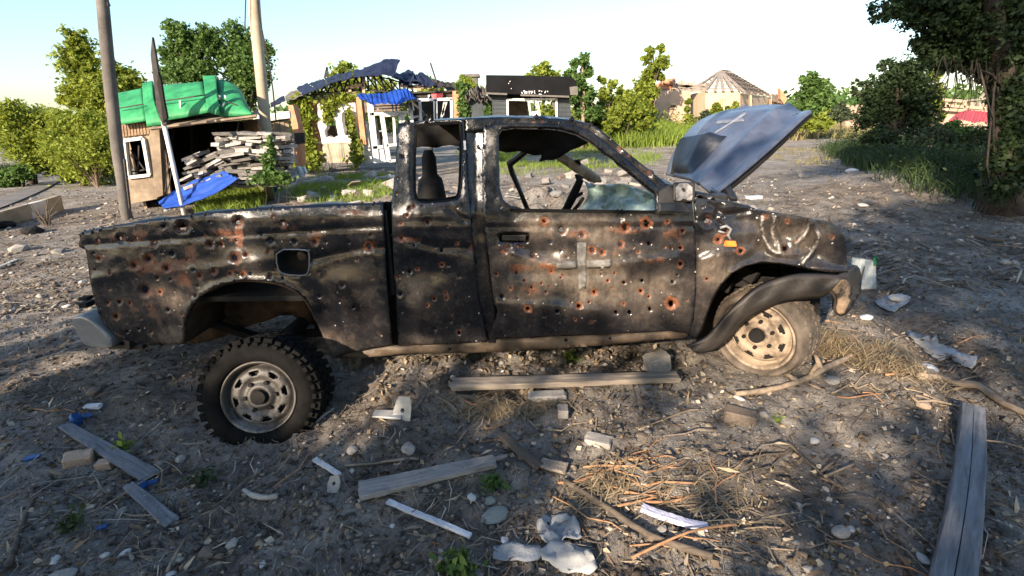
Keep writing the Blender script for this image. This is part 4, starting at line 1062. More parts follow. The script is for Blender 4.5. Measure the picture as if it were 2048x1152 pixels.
# ---- wheels, local space: outer face at -Y
def make_wheel(nm, rt_, wt_, rr_, tyre_mat, rim_mat, lugs, flat):
    root = nm
    # rim: stamped disc with eight windows
    nseg = 96; prof = [(0.0, 0.035), (0.035, 0.035), (0.045, 0.015), (0.066, 0.012), (0.074, 0.030), (0.100, 0.034), (0.112, 0.022), (0.124, 0.020), (0.138, 0.021), (0.154, 0.024), (0.170, 0.040), (0.182, 0.065), (0.190, 0.060), (0.192, 0.010), (0.200, -0.004), (0.208, -0.004), (0.212, 0.006), (0.205, 0.02), (0.196, 0.09), (0.196, 0.17), (0.212, 0.19)]
    sc = rr_ / 0.212
    mb = MB(); V_ = []; 
    for (r, y) in prof:
        for k in range(nseg):
            a_ = 2 * math.pi * k / nseg
            V_.append((r * sc * math.cos(a_), y * sc, r * sc * math.sin(a_)))
    fs = []
    for i in range(len(prof) - 1):
        for k in range(nseg):
            hole = i == 7 or (i == 6) or (i == 8)
            ph = k % 12
            if (i == 7 and 4 <= ph < 8) or (i == 8 and 3 <= ph < 9): continue
            fs.append((i * nseg + k, i * nseg + (k + 1) % nseg, (i + 1) * nseg + (k + 1) % nseg, (i + 1) * nseg + k))
    mb.add(V_, fs)
    rim = build("rim", mb, rim_mat, None, smooth=True, local=True, solid=0.004)
    mb = MB(); mb.tube([(0, 0.05, 0), (0, 0.12, 0)], 0.175 * sc, 32); drum = build("brake_drum", mb, M['soot'], rim, local=True)
    mb = MB(); mb.tube([(0, -0.012, 0), (0, 0.05, 0)], [0.040 * sc, 0.046 * sc], 16)
    for k in range(6):
        a_ = k * math.pi / 3 + .3; mb.tube([(0.085 * sc * math.cos(a_), 0.012, 0.085 * sc * math.sin(a_)), (0.085 * sc * math.cos(a_), 0.04, 0.085 * sc * math.sin(a_))], 0.011, 6)
    hub = build("hub", mb, M['soot'], rim, local=True)
    # tyre
    pr = [(rr_ * 0.99, 0.012), (rr_ * 1.03, -0.012), (rr_ + (rt_ - rr_) * 0.35, -0.028), (rr_ + (rt_ - rr_) * 0.7, -0.020), (rt_ - 0.016, 0.004), (rt_ - 0.002, 0.026), (rt_, 0.05), (rt_, wt_ * 0.5), (rt_, wt_ - .05), (rt_ - 0.002, wt_ - 0.026), (rt_ - 0.016, wt_ - .004), (rr_ + (rt_ - rr_) * .5, wt_ + .02), (rr_, wt_ - .01)]
    n = 72; V_ = []
    for (r, y) in pr:
        for k in range(n):
            a_ = 2 * math.pi * k / n
            wob = 1 + 0.012 * math.sin(3 * a_ + 1) * (r > rr_ * 1.1) + 0.006 * math.sin(9 * a_)
            z = r * wob * math.sin(a_); x = r * wob * math.cos(a_)
            if z < -flat: z = -flat - (abs(z) - flat) * 0.12; 
            V_.append((x, y + (0.02 if False else 0), z))
    mb = MB(); fs = []
    for i in range(len(pr) - 1):
        for k in range(n): fs.append((i * n + k, i * n + (k + 1) % n, (i + 1) * n + (k + 1) % n, (i + 1) * n + k))
    mb.add(V_, fs)
    tyre = build("tyre", mb, tyre_mat, None, smooth=True, local=True)
    mb = MB()
    def put(r, y, a_, sr, sy, st, tw=0.0):
        wob = 1 + 0.012 * math.sin(3 * a_ + 1) + 0.006 * math.sin(9 * a_)
        x, z = r * wob * math.cos(a_), r * wob * math.sin(a_)
        if z < -flat: z = -flat - (abs(z) - flat) * .12
        mb.box((x, y, z), (sr, sy, st), Matrix.Rotation(-a_, 3, 'Y') @ Matrix.Rotation(tw, 3, 'X'))
    if lugs:
        for k in range(36):
            a_ = 2 * math.pi * k / 36
            put(rt_ - 0.001, 0.030, a_, 0.026, 0.060, 0.030 + .012 * (k % 3 == 0), .15); put(rt_ - 0.001, wt_ - 0.03, a_ + .1, 0.026, 0.060, 0.034, -.15)
            put(rt_ + 0.004, wt_ * .5 - .03, a_ + .05, 0.018, 0.045, 0.036, .5); put(rt_ + 0.004, wt_ * .5 + .03, a_ + .15, 0.018, 0.045, 0.036, -.5)
            put(rt_ - 0.024, -0.010, a_, 0.030, 0.014, 0.026)
        for k in range(0, 30): pass
    else:
        for k in range(48):
            a_ = 2 * math.pi * k / 48
            for j, yy in enumerate((0.05, 0.10, 0.15, 0.19)):
                if (k * 5 + j * 3) % 11 < 8: put(rt_ + 0.000, yy, a_ + .06 * j, 0.012, 0.034, 0.026, .4 if j % 2 else -.4)
    tr_ = build("tread_blocks", mb, tyre_mat, tyre, local=True, bevel=0.003)
    tr_["kind"] = "stuff"
    return rim, tyre
def place_wheel(name, rim, tyre, loc, rot, label=None):
    e = bpy.data.objects.new(name, None); COL.objects.link(e); e.parent = TRUCK
    if label: e["label"] = label
    inv = world_mat(TRUCK).inverted()
    e.location = inv @ Vector(loc); e.rotation_euler = rot
    for o in (rim, tyre): o.parent = e
    return e
rim, tyre = make_wheel("w", 0.268, 0.225, 0.213, M['rubber_dusty'], M['rim_tan'], False, 0.228)
fwp = sp(1512, 672, 0.10)
place_wheel("front_wheel", rim, tyre, fwp, Euler((R(3), R(-8), R(-50)), 'XYZ'), "dusty tan steel wheel with burst flattened tyre, turned outwards")
rim, tyre = make_wheel("w", 0.296, 0.26, 0.190, M['rubber'], M['rim_grey'], True, 0.27)
rwp = at(517, 795, 2.18)
place_wheel("rear_wheel", rim, tyre, rwp, Euler((R(-16), R(12), R(2)), 'XYZ'), "scorched steel wheel with black mud tyre, splayed out from under the bed")
print("front wheel z", fwp.z, "rear wheel", rwp.z, [round(q, 2) for q in rwp])
for q in ((160, 466), (797, 249), (1000, 234), (1690, 460), (1000, 690), (1388, 420)): print(q, [round(v, 2) for v in sp(*q)])
# ------------------------------------------------------------------ helpers for things placed at a distance
def K(ox, oy, s):
    return lambda *pts: [(x / s + ox, y / s + oy) for x, y in pts]
ZA = K(200, 60, 3.113); ZB = K(560, 100, 4.608); ZC = K(900, 130, 7.314); ZD = K(1290, 70, 4.995); ZE = K(1660, 0, 2.742); ZL = K(0, 180, 3.838)

def ground_at(p): return Vector((p.x, p.y, hz(p.x, p.y)))
def slab_px(name, poly, Y, depth, mat, parent, bevel=0.0, wav=0.0, back=None):
    mb = MB(); mb.prism([at(x, y, Y) for x, y in poly], Vector((0, depth, 0)))
    return build(name, mb, mat, parent, bevel=bevel)
SINGLE = {"dangling_cable", "bent_rod", "torn_roof_patch", "post", "beam", "broken_sash", "fallen_sash", "purlin", "rafter", "roof_timber", "roof_seam", "door_jamb", "sidelight_mullion", "broken_rafter", "awning_edge", "fascia_trim", "sign_post"}
def bars_px(name, segs, Y, w, mat, parent, d=None, dy=0.0):
    if name in SINGLE and len(segs) > 1:
        for s_ in segs: o = bars_px(name, [s_], Y, w, mat, parent, d, dy)
        return o
    mb = MB()
    for a, b in segs: mb.bar(at(*a, Y), at(*b, Y + dy), w, d or w, up=(0, 1, 0))
    return build(name, mb, mat, parent)
def wall_px(name, outline, holes, Y, thick, mat, parent, sp_=9, rough=0.0):
    V_, T_, _ = tri_panel(outline, holes, sp_, seed=hash(name) % 97 if False else 5)
    m_ = MB()
    for x, y in V_:
        p = at(float(x), float(y), Y); m_.v.append((p.x, p.y + rough * float(fbm(np.array([x / 9.0]), np.array([y / 9.0]), 2, 3)[0]), p.z))
    m_.f = [tuple(int(i) for i in t) for t in T_]
    o = build(name, m_, mat, parent)
    me = o.data; bm = bmesh.new(); bm.from_mesh(me)
    if sum(f.normal.y * f.calc_area() for f in bm.faces) > 0: bmesh.ops.reverse_faces(bm, faces=bm.faces)
    bm.to_mesh(me); bm.free()
    md = o.modifiers.new("thickness", 'SOLIDIFY'); md.thickness = thick; md.offset = -1
    return o
def sheet_px(name, top, bot, Yt, Yb, mat, parent, n=24, ribs=0, amp=0.02, thick=0.01, wob=0.0, seed=0, m=7):
    """corrugated metal sheet between two edges given in pixels with a distance each"""
    def samp(pl, t):
        pl = np.array(pl, float); s = t * (len(pl) - 1); i = min(int(s), len(pl) - 2); return pl[i] + (pl[i + 1] - pl[i]) * (s - i)
    rows = []
    for j in range(m):
        v = j / (m - 1.0); row = []
        for i in range(n):
            u = i / (n - 1.0)
            a = samp(top, u); b = samp(bot, u)
            yt = Yt(u) if callable(Yt) else Yt; yb = Yb(u) if callable(Yb) else Yb
            q = a + (b - a) * v; p = at(q[0], q[1], yt + (yb - yt) * v)
            h = amp * (1 if (int(u * ribs * 2) % 2) else -1) if ribs else 0.0
            h += wob * float(fbm(np.array([u * 5.0 + seed]), np.array([v * 3.0]), 2, seed)[0])
            row.append(p + Vector((0, -h * .6, h)))
        rows.append(row)
    mb = MB(); mb.grid(rows)
    return build(name, mb, mat, parent, solid=thick)

# ------------------------------------------------------------------ road and low wall at the left
near = [(-90, 440), (-40, 428), (0, 416), (60, 392), (110, 368), (128, 352)]
far = [(-90, 410), (-40, 404), (0, 396), (60, 374), (98, 356), (122, 344)]
mb = MB(); rows = []
for j in range(5):
    rows.append([gpt(a[0] + (b[0] - a[0]) * j / 4, a[1] + (b[1] - a[1]) * j / 4, 0.03) for a, b in zip(smooth_loop(near, 2, False), smooth_loop(far, 2, False))])
mb.grid(rows); tag(build("road", mb, M['asphalt'], smooth=True), kind='structure')
lw = thing("low_concrete_wall", "low stained concrete wall beside the road with one pale panel", "wall", gpt(40, 448))
wl = [(-60, 470), (0, 452), (44, 441), (75, 434), (110, 422)]; wt_ = [(-60, 438), (0, 421), (40, 410), (72, 402), (104, 392)]
for k in range(4):
    b0, b1 = gpt(*wl[k]), gpt(*wl[k + 1]); y0 = b0.y; t0, t1 = at(*wt_[k], b0.y), at(*wt_[k + 1], b1.y)
    e = (b1 - b0).normalized() * 0.008; dep = Vector((0.05, 0.16, 0)); dn = Vector((0, 0, -.12))
    mb = MB(); mb.hexa([b0 + e + dn, b1 - e + dn, b1 - e + dep + dn, b0 + e + dep + dn, t0 + e, t1 - e, t1 - e + dep, t0 + e + dep])
    build("wall_panel", mb, M['stucco'] if k == 2 else M['plinth'], lw, bevel=0.01)

# ------------------------------------------------------------------ green kiosk
KY = 10.0
kc = at(400, 300, KY)
KIO = thing("green_roofed_kiosk", "wrecked kiosk with a curved green metal roof and gaping dark shopfront", "kiosk", ground_at(Vector((kc.x, KY + .5, 0))))
wall_px("wall", [(236, 262), (296, 254), (303, 300), (314, 398), (258, 408), (246, 330)], [[(250, 282), (287, 277), (299, 350), (258, 355)]], KY, 0.10, M['beige_wall'], KIO, 8, 0.01)
wf = bars_px("window_frame", [((250, 281), (287, 276)), ((287, 276), (300, 350)), ((300, 350), (257, 355)), ((257, 355), (249, 281))], KY - 0.03, 0.06, M['white_frame'], KIO)
bars_px("broken_sash", [((262, 300), (290, 340)), ((257, 345), (297, 338)), ((278, 290), (276, 345))], KY + 0.12, 0.025, M['iron'], wf)
for k in range(9):
    u = k / 9.0; x0 = 241 + u * 56; x1 = 241 + (k + 0.72) / 9.0 * 56
    slab_px("brown_slat", [(x0, 251 - u * 8), (x1, 251 - (k + .7) / 9 * 8), (x1 + 3, 273 - u * 6), (x0 + 3, 274 - u * 6)], KY - 0.05 - 0.01 * (k % 2), 0.04, M['brown_slat'], KIO)
slab_px("corner_post", [(296, 254), (318, 252), (326, 390), (312, 396)], KY - 0.04, 0.12, M['beige_wall'], KIO)
bars_px("door_jamb", [((322, 255), (336, 388)), ((330, 300), (340, 386)), ((312, 295), (318, 330)), ((318, 330), (328, 392)), ((335, 332), (345, 334))], KY + .06, 0.05, M['brown_wood'], KIO)
bars_px("dangling_cable", [((333, 256), (338, 320)), ((338, 320), (330, 384)), ((346, 330), (334, 388)), ((478, 239), (474, 265))], KY - .05, 0.014, M['iron'], KIO)
# dark room behind the shopfront
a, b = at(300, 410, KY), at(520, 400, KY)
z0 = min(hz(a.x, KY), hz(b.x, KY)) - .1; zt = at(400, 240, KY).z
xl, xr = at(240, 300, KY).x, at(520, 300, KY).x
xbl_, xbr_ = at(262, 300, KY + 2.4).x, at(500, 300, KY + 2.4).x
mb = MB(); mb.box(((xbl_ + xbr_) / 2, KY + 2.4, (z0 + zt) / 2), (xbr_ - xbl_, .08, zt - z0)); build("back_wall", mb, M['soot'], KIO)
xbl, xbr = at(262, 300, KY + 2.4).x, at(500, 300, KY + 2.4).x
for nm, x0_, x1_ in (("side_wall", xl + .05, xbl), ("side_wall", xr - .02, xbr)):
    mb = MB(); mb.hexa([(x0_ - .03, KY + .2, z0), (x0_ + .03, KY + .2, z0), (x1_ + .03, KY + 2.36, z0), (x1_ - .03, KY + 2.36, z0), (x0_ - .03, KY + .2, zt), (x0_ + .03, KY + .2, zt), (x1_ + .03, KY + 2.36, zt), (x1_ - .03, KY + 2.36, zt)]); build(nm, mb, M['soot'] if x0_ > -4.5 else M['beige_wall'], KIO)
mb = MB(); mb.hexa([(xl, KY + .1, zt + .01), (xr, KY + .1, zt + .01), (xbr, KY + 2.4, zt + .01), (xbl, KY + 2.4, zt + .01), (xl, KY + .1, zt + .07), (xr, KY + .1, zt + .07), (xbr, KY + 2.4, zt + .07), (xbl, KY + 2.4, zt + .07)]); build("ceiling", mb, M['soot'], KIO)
r_ = random.Random(3)
mb = MB()
for k in range(9):
    x = r_.uniform(345, 500); mb.bar(at(x, r_.uniform(246, 262), KY + r_.uniform(.6, 2)), at(x + r_.uniform(-14, 14), r_.uniform(300, 350), KY + r_.uniform(.5, 1.5)), .05, .04)
build("burnt_shelf_frame", mb, M['soot'], KIO)
sheet_px("awning_soffit", [(322, 241), (425, 226), (512, 224)], [(300, 256), (410, 242), (512, 231)], KY + .5, KY - .35, M['beige_wall'], KIO, 10, 0, 0, 0.05)
bars_px("awning_edge", [((298, 257), (410, 244)), ((410, 244), (513, 231))], KY - .36, 0.035, M['beige_wall'], KIO)
G = M['green_metal']
def grn(name, top, mid, bot, yt=.85, ym=.25, yb=-.25):
    rows = []
    n = 12
    def samp(pl, t):
        pl = np.array(pl, float); s = t * (len(pl) - 1); i = min(int(s), len(pl) - 2); return pl[i] + (pl[i + 1] - pl[i]) * (s - i)
    def prof(v):   # barrel profile: bulges at the front, falls away to the top
        return yb + (yt - yb) * (1 - math.cos(v * math.pi / 2))
    for j in range(9):
        v = j / 8.0; row = []
        for i in range(n):
            u = i / (n - 1.0); A = samp(bot, u); B = samp(mid, u); Cc = samp(top, u)
            q = A * (1 - v) * (1 - 2 * v) + B * 4 * v * (1 - v) + Cc * v * (2 * v - 1)
            row.append(at(q[0], q[1], KY + prof(v) + 0.004 * math.sin(i * 1.3 + j)))
        rows.append(row)
    rows.append([p + Vector((-p.x / p.y * -1.6, 1.6, -.05)) for p in rows[-1]])
    mb = MB(); mb.grid(rows); o = build(name, mb, G, KIO, smooth=True, solid=0.03); return o
grn("roof_panel", ZA((70, 400), (170, 380), (262, 362)), ZA((80, 490), (180, 475), (270, 460)), ZA((95, 590), (200, 578), (285, 565)))
grn("roof_rib", ZA((262, 332), (325, 315)), ZA((272, 470), (340, 455)), ZA((292, 600), (395, 588)), .75, .15, -.36)
grn("roof_panel", ZA((325, 348), (480, 335), (640, 320)), ZA((340, 450), (500, 430), (655, 405)), ZA((395, 565), (540, 540), (690, 508)))
grn("roof_rib", ZA((640, 285), (720, 282)), ZA((655, 410), (730, 405)), ZA((668, 512), (745, 532)), .75, .15, -.36)
grn("roof_panel", ZA((722, 305), (800, 322), (850, 345), (895, 400)), ZA((735, 420), (830, 425), (890, 440), (925, 480)), ZA((742, 540), (830, 535), (900, 530), (948, 520)))
mb = MB(); mb.box((at(372, 215, KY + 1.2).x, KY + 1.5, at(380, 215, KY).z), (1.9, 1.0, .3)); build("roof_core", mb, M['soot'], KIO)
bars_px("roof_seam", [ZA((105, 490), (268, 462)), ZA((345, 450), (655, 404)), ZA((735, 425), (860, 470))], KY - .12, 0.02, M['iron'], KIO)
bars_px("torn_roof_patch", [ZA((745, 405), (748, 420)), ZA((775, 405), (785, 425)), ZA((740, 460), (742, 478)), ZA((760, 490), (775, 455)), ZA((500, 440), (502, 500))], KY - .15, 0.03, M['white_frame'], KIO)

# ------------------------------------------------------------------ stacked slabs
STK = thing("stacked_slab_wall", "rough wall of stacked pale slabs in front of the dark kiosk", "slab stack", gpt(515, 372))
r_ = random.Random(12)
lib = []
for k in range(5):
    mb = MB(); w, d, h = 1.0, 1.0, 1.0
    P = [Vector((sx * .5 * r_.uniform(.86, 1.1), sy * .5 * r_.uniform(.9, 1.1), sz * .5 * r_.uniform(.75, 1.15))) for sz in (-1, 1) for sx, sy in ((-1, -1), (1, -1), (1, 1), (-1, 1))]
    mb.hexa(P)
    me = bpy.data.meshes.new("slab"); me.from_pydata(mb.v, [], mb.f); me.materials.append(M['slab'] if k < 3 else M['slab_dark']); lib.append(me); lib.append(me) if k > 2 else None
def put_slab(parent, p, s, rot, nm="slab"):
    o = bpy.data.objects.new(nm, r_.choice(lib)); COL.objects.link(o); o.parent = parent
    o.location = world_mat(parent).inverted() @ p; o.scale = s; o.rotation_euler = rot
    return o
SY = 9.6
y = 372.0
mpp = SY / F * 1.0 / (ray(500, 330).y)   # metres per pixel at that distance
mpp = (at(501, 330, SY) - at(500, 330, SY)).length
while y > 268:
    hgt = r_.uniform(3.6, 7.5); x = 452 - (372 - y) * 0.16 + r_.uniform(-4, 2)
    while x < 578:
        w = r_.uniform(9, 52)
        if x + w > 584: w = 584 - x
        if w > 6:
            put_slab(STK, at(x + w / 2, y - hgt / 2, SY + r_.uniform(-.10, .12)), (w * mpp * .97, r_.uniform(.3, .5), hgt * mpp * r_.uniform(.75, 1.05)), (r_.uniform(-.08, .08), R(2.0) - r_.uniform(-.12, .16), r_.uniform(-.35, .35)))
        x += w
    y -= hgt
mb = MB(); mb.prism([at(x, y, SY + .22) for x, y in [(462, 368), (450, 300), (452, 278), (574, 272), (578, 368)]], Vector((0, .15, 0))); build("slab_core", mb, M['slab_dark'], STK)
HEAP = thing("fallen_slab_heap", "slumped heap of pale slabs sliding out of the kiosk front", "slab heap", gpt(410, 380))
for k in range(46):
    t = r_.random(); x = 378 + t * 80; ytop = float(np.interp(x, [375, 392, 420, 447, 460], [325, 309, 319, 296, 300])); y = r_.uniform(ytop, float(np.interp(x, [375, 420, 460], [372, 368, 352])))
    put_slab(HEAP, at(x, y, 9.45 + r_.uniform(-.05, .3) + (y - 340) * -.002), (r_.uniform(20, 44) * mpp, .35, r_.uniform(4, 7) * mpp), (r_.uniform(-.2, .2), -R(18) + r_.uniform(-.14, .14), r_.uniform(-.2, .2)))
# blue sheets on the ground
o = sheet_px("blue_roof_sheet", [(318, 408), (350, 384), (400, 361), (446, 342)], [(332, 420), (380, 410), (432, 392), (478, 360)], 9.35, lambda u: 8.75 + .25 * u, M['blue_sheet'], None, 60, 0, 0, .012, .03, 4, 17)
# press the ribs along the sheet
for i, v in enumerate(o.data.vertices):
    j = i // 60
    v.co.z += 0.03 if j % 4 in (0, 1) else 0.0
tag(o, "bent bright blue ribbed metal sheet on the ground by the slab heap", "metal sheet")
o = sheet_px("blue_roof_sheet", [(544, 368), (566, 360), (588, 337), (610, 334)], [(548, 382), (575, 376), (598, 358), (615, 346)], 10.2, 9.95, M['blue_sheet'], None, 24, 6, .015, .012, .05, 7)
o.data.materials.append(M['white_frame'])
for p in o.data.polygons:
    if (p.index % 23) > 12: p.material_index = 1
tag(o, "small curled metal sheet, blue at one end and white at the other", "metal sheet")
mb = MB(); mb.box(gpt(640, 382, .04), (.35, .2, .06), Euler((.2, .1, .3)).to_matrix()); tag(build("blue_scrap", mb, M['blue_sheet'], bevel=.01), "small scrap of faded blue metal lying in the rubble yard", "metal scrap")
# leaning post made of a pale tube and a dark plate
bp = at(366, 420, 8.9); bp.z = hz(bp.x, bp.y)
LP = thing("leaning_sign_post", "leaning white post carrying two dark torn metal plates", "post", bp)
mb = MB(); mb.tube([bp - Vector((0, 0, .1)), at(345, 325, bp.y + .05), at(325, 236, bp.y + .1)], [.04, .038, .036], 8); build("post", mb, M['white_frame'], LP, smooth=True)
slab_px("torn_plate", [(304, 74), (309, 100), (317, 150), (324, 190), (333, 248), (325, 252), (313, 215), (308, 170), (301, 110)], bp.y + .02, .05, M['iron'], LP)
slab_px("torn_plate", [(316, 145), (321, 160), (327, 200), (334, 236), (326, 245), (321, 200), (314, 170)], bp.y - .06, .05, M['soot'], LP)

# ------------------------------------------------------------------ utility poles
def pole(name, label, pts, rad, mat, Y, extra):
    t_ = thing(name, label, "utility pole", ground_at(at(*pts[-1], Y)))
    mb = MB(); P = [at(x, y, Y) for x, y in smooth_loop(pts, 2, False)]; P[-1].z -= .25; rad = list(np.interp(np.linspace(0, 1, len(P)), np.linspace(0, 1, len(rad)), rad))
    mb.tube(P, rad, 10); build("shaft", mb, mat, t_, smooth=True)
    for nm, a, b, w, m_ in extra:
        mb = MB(); mb.bar(at(*a, Y), at(*b, Y), w, w); build(nm, mb, m_, t_)
    return t_
PO1 = pole("utility_pole", "grey concrete utility pole in front of the green kiosk's corner", [(190, -150), (205, 0), (220, 170), (236, 310), (244, 360), (251, 424)], [.08, .085, .095, .095, .085, .09], M['pole_grey'], 8.7,
     [("clamp_band", (196, 12), (218, 8), .05, M['iron']), ("wooden_splint", (238, 316), (249, 420), .09, M['wood_dark']), ("wooden_splint", (247, 318), (258, 416), .05, M['wood_dark'])])
PO2 = pole("utility_pole", "pale tan concrete utility pole beside the stacked slab wall", [(500, -150), (507, 0), (518, 110), (528, 220), (537, 300), (541, 352)], [.13, .12, .115, .115, .12, .12], M['pole_tan'], 11.5, [])
mb = MB(); mb.tube([at(x, y, 11.3) for x, y in ((514, -20), (518, 30), (526, 70), (537, 120), (546, 180), (552, 240))], .016, 5)
mb.tube([at(x, y, 11.3) for x, y in ((492, -20), (490, 50), (491, 58))], .012, 5)
build("hanging_cable", mb, M['iron'], PO2)

# ------------------------------------------------------------------ ruined white house
HY = 17.0
hc_ = ground_at(at(660, 330, HY))
HOU = thing("ruined_white_house", "shelled white house with ragged window holes, orange pillars and collapsed blue roof", "house", hc_)
h1 = ZB((378, 590), (400, 555), (470, 540), (505, 555), (522, 575), (520, 605), (492, 620), (520, 660), (530, 720), (548, 800), (500, 826), (412, 822), (396, 760), (425, 705), (384, 650))
h2 = ZB((560, 575), (600, 538), (650, 542), (688, 590), (680, 625), (655, 645), (664, 720), (640, 792), (602, 802), (582, 770), (572, 700), (556, 640))
h1 = [(a + (q[0] - a) * .86, b + (q[1] - b) * .88) for a, b in [ZB((460, 690))[0]] for q in h1]; h2 = [(a + (q[0] - a) * .84, b + (q[1] - b) * .9) for a, b in [ZB((620, 670))[0]] for q in h2]
wall_px("wall", ZB((345, 505), (470, 500), (560, 500), (690, 485), (712, 640), (738, 845), (640, 852), (388, 862), (350, 700)), [h1, h2], HY, .3, M['stucco'], HOU, 5, .03)
slab_px("plinth", ZB((388, 864), (738, 848), (742, 1040), (400, 1040)), HY + .02, .3, M['plinth'], HOU)
slab_px("pillar", ZB((700, 435), (745, 435), (795, 870), (745, 875)), HY - .15, .3, M['orange_brick'], HOU)
slab_px("pillar", ZB((75, 510), (118, 505), (165, 690), (200, 1070), (140, 1070), (120, 760)), HY - 2.2, .35, M['orange_brick'], HOU)
slab_px("meter_box", ZB((128, 765), (215, 760), (222, 862), (140, 868)), HY - 2.35, .12, M['iron'], HOU, .01)
slab_px("broken_wall_edge", ZB((765, 630), (800, 690), (805, 770), (830, 900), (850, 1040), (790, 1040), (760, 800)), HY - .05, .25, M['stucco'], HOU)
slab_px("side_wall", ZB((225, 470), (345, 470), (350, 880), (390, 1040), (240, 1040)), HY + .25, .3, M['orange_brick'], HOU)
r_ = random.Random(8)
for k in range(7):
    yy = 400 + k * 14; slab_px("charred_plank", ZB((310 + r_.uniform(-20, 10), yy), (700 + r_.uniform(-30, 5), yy - 14 + r_.uniform(-5, 5)), (700, yy - 5), (312, yy + 9)), HY + .1 + .05 * (k % 3), .06, M['brown_wood'], HOU)
# entrance: white frames, door, glass
ent = bars_px("entrance_frame", [ZB((815, 480), (880, 1040)), ZB((845, 480), (905, 1040)), ZB((830, 592), (1205, 570)), ZB((1200, 480), (1222, 700)), ZB((1130, 580), (1140, 700)), ZB((860, 900), (950, 890)), ZB((1225, 560), (1205, 480)), ZB((935, 605), (1000, 1030))], HY - .9, .09, M['white_frame'], HOU)
drf = bars_px("door", [ZB((950, 605), (1015, 1030)), ZB((968, 605), (1110, 592)), ZB((1104, 592), (1118, 760)), ZB((985, 880), (1110, 866)), ZB((1050, 615), (1062, 870)), ZB((1010, 1025), (1120, 1010))], HY - .95, .075, M['white_frame'], HOU)
slab_px("pane", ZB((975, 622), (1098, 610), (1104, 862), (995, 872)), HY - .9, .01, M['pane'], drf)
slab_px("pane", ZB((1000, 895), (1108, 882), (1114, 1000), (1014, 1012)), HY - .9, .01, M['pane'], drf)
slab_px("lower_panel", ZB((862, 905), (948, 897), (975, 1035), (880, 1045)), HY - .88, .05, M['white_frame'], HOU)
bars_px("sidelight_mullion", [ZB((880, 610), (925, 890)), ZB((900, 750), (945, 745)), ZB((850, 520), (1200, 505)), ZB((860, 545), (1200, 528)), ZB((1035, 500), (1040, 575)), ZB((1070, 500), (1075, 575))], HY - .8, .04, M['bumper_grey'], HOU)
sheet_px("entrance_canopy", ZB((705, 410), (860, 398), (1030, 388), (1150, 362), (1262, 430)), ZB((770, 455), (870, 492), (1060, 480), (1190, 455), (1258, 440)), HY - .2, HY - 1.9, M['blue_sheet'], HOU, 40, 14, .015, .02, .12, 3)
# glazed veranda at the right
win = bars_px("veranda_frame", [ZB((1228, 462), (1588, 452)), ZB((1288, 460), (1300, 650)), ZB((1438, 455), (1442, 650)), ZB((1580, 452), (1582, 650)), ZB((1425, 460), (1430, 650))], HY - .6, .08, M['white_frame'], HOU)
bars_px("fallen_sash", [ZB((1545, 440), (1478, 650)), ZB((1520, 455), (1500, 600)), ZB((1330, 590), (1280, 650)), ZB((1230, 620), (1330, 600))], HY - .5, .07, M['white_frame'], win)
slab_px("pane", ZB((1304, 470), (1424, 466), (1428, 645), (1308, 648)), HY - .55, .01, M['pane'], win)
slab_px("lintel", ZB((1195, 388), (1592, 370), (1592, 385), (1195, 402)), HY - .4, .3, M['iron'], HOU)
slab_px("pillar", ZB((1590, 378), (1662, 372), (1668, 700), (1592, 700)), HY - .6, .3, M['orange_brick'], HOU)
sg = slab_px("red_shop_sign", ZB((1392, 405), (1500, 398), (1505, 420), (1490, 440), (1402, 446)), HY - .35, .05, M['red_sign'], HOU)
bars_px("sign_letter", [ZB((1366, 415), (1368, 440)), ZB((1366, 417), (1384, 416)), ZB((1367, 428), (1380, 427))], HY - .36, .025, M['white_frame'], sg)
slab_px("sign_board", ZB((1210, 405), (1590, 392), (1590, 452), (1212, 462)), HY - .28, .05, M['iron'], HOU)
slab_px("back_wall", ZB((250, 500), (1100, 470), (1100, 560), (250, 600)), HY + 5, .2, M['brown_wood'], HOU)
slab_px("rear_partition", ZB((1220, 440), (1600, 430), (1600, 700), (1220, 700)), HY + 2.5, .2, M['iron'], HOU)
slab_px("inner_partition", ZB((340, 700), (700, 690), (700, 1040), (340, 1040)), HY + 2.2, .2, M['inner_rust'], HOU)
# roof: trusses and torn sheets
trs = []
lch = ZB((180, 430), (420, 395), (700, 372), (1000, 380), (1230, 385))
uch = ZB((180, 415), (420, 322), (700, 245), (900, 240), (1230, 330))
def samp2(pl, t):
    pl = np.array(pl, float); s = t * (len(pl) - 1); i = min(int(s), len(pl) - 2); return tuple(pl[i] + (pl[i + 1] - pl[i]) * (s - i))
for Yt_ in (HY + .2, HY + 2.2):
    segs = [(lch[i], lch[i + 1]) for i in range(4)] + [(uch[i], uch[i + 1]) for i in range(4)]
    N = 15
    for k in range(N):
        a, b = samp2(lch, k / N), samp2(uch, (k + .5) / N); c = samp2(lch, (k + 1) / N)
        segs += [(a, b), (b, c)]
    bars_px("roof_truss", segs, Yt_, .045, M['iron'], HOU)
bars_px("roof_timber", [ZB((620, 348), (772, 322)), ZB((640, 350), (650, 385)), ZB((770, 240), (775, 395)), ZB((1110, 330), (1400, 345)), ZB((1180, 340), (1300, 365))], HY + .1, .09, M['tan_brick'], HOU)
U = ZB((-290, 590), (-130, 510), (0, 440), (100, 385), (190, 328), (330, 290), (500, 232), (640, 200), (790, 165))
Lo = ZB((-280, 615), (-120, 545), (0, 482), (130, 440), (290, 378), (400, 335), (500, 296), (640, 256), (790, 236))
cuts = [0, .16, .30, .44, .56, .68, .80, .90, 1.0]
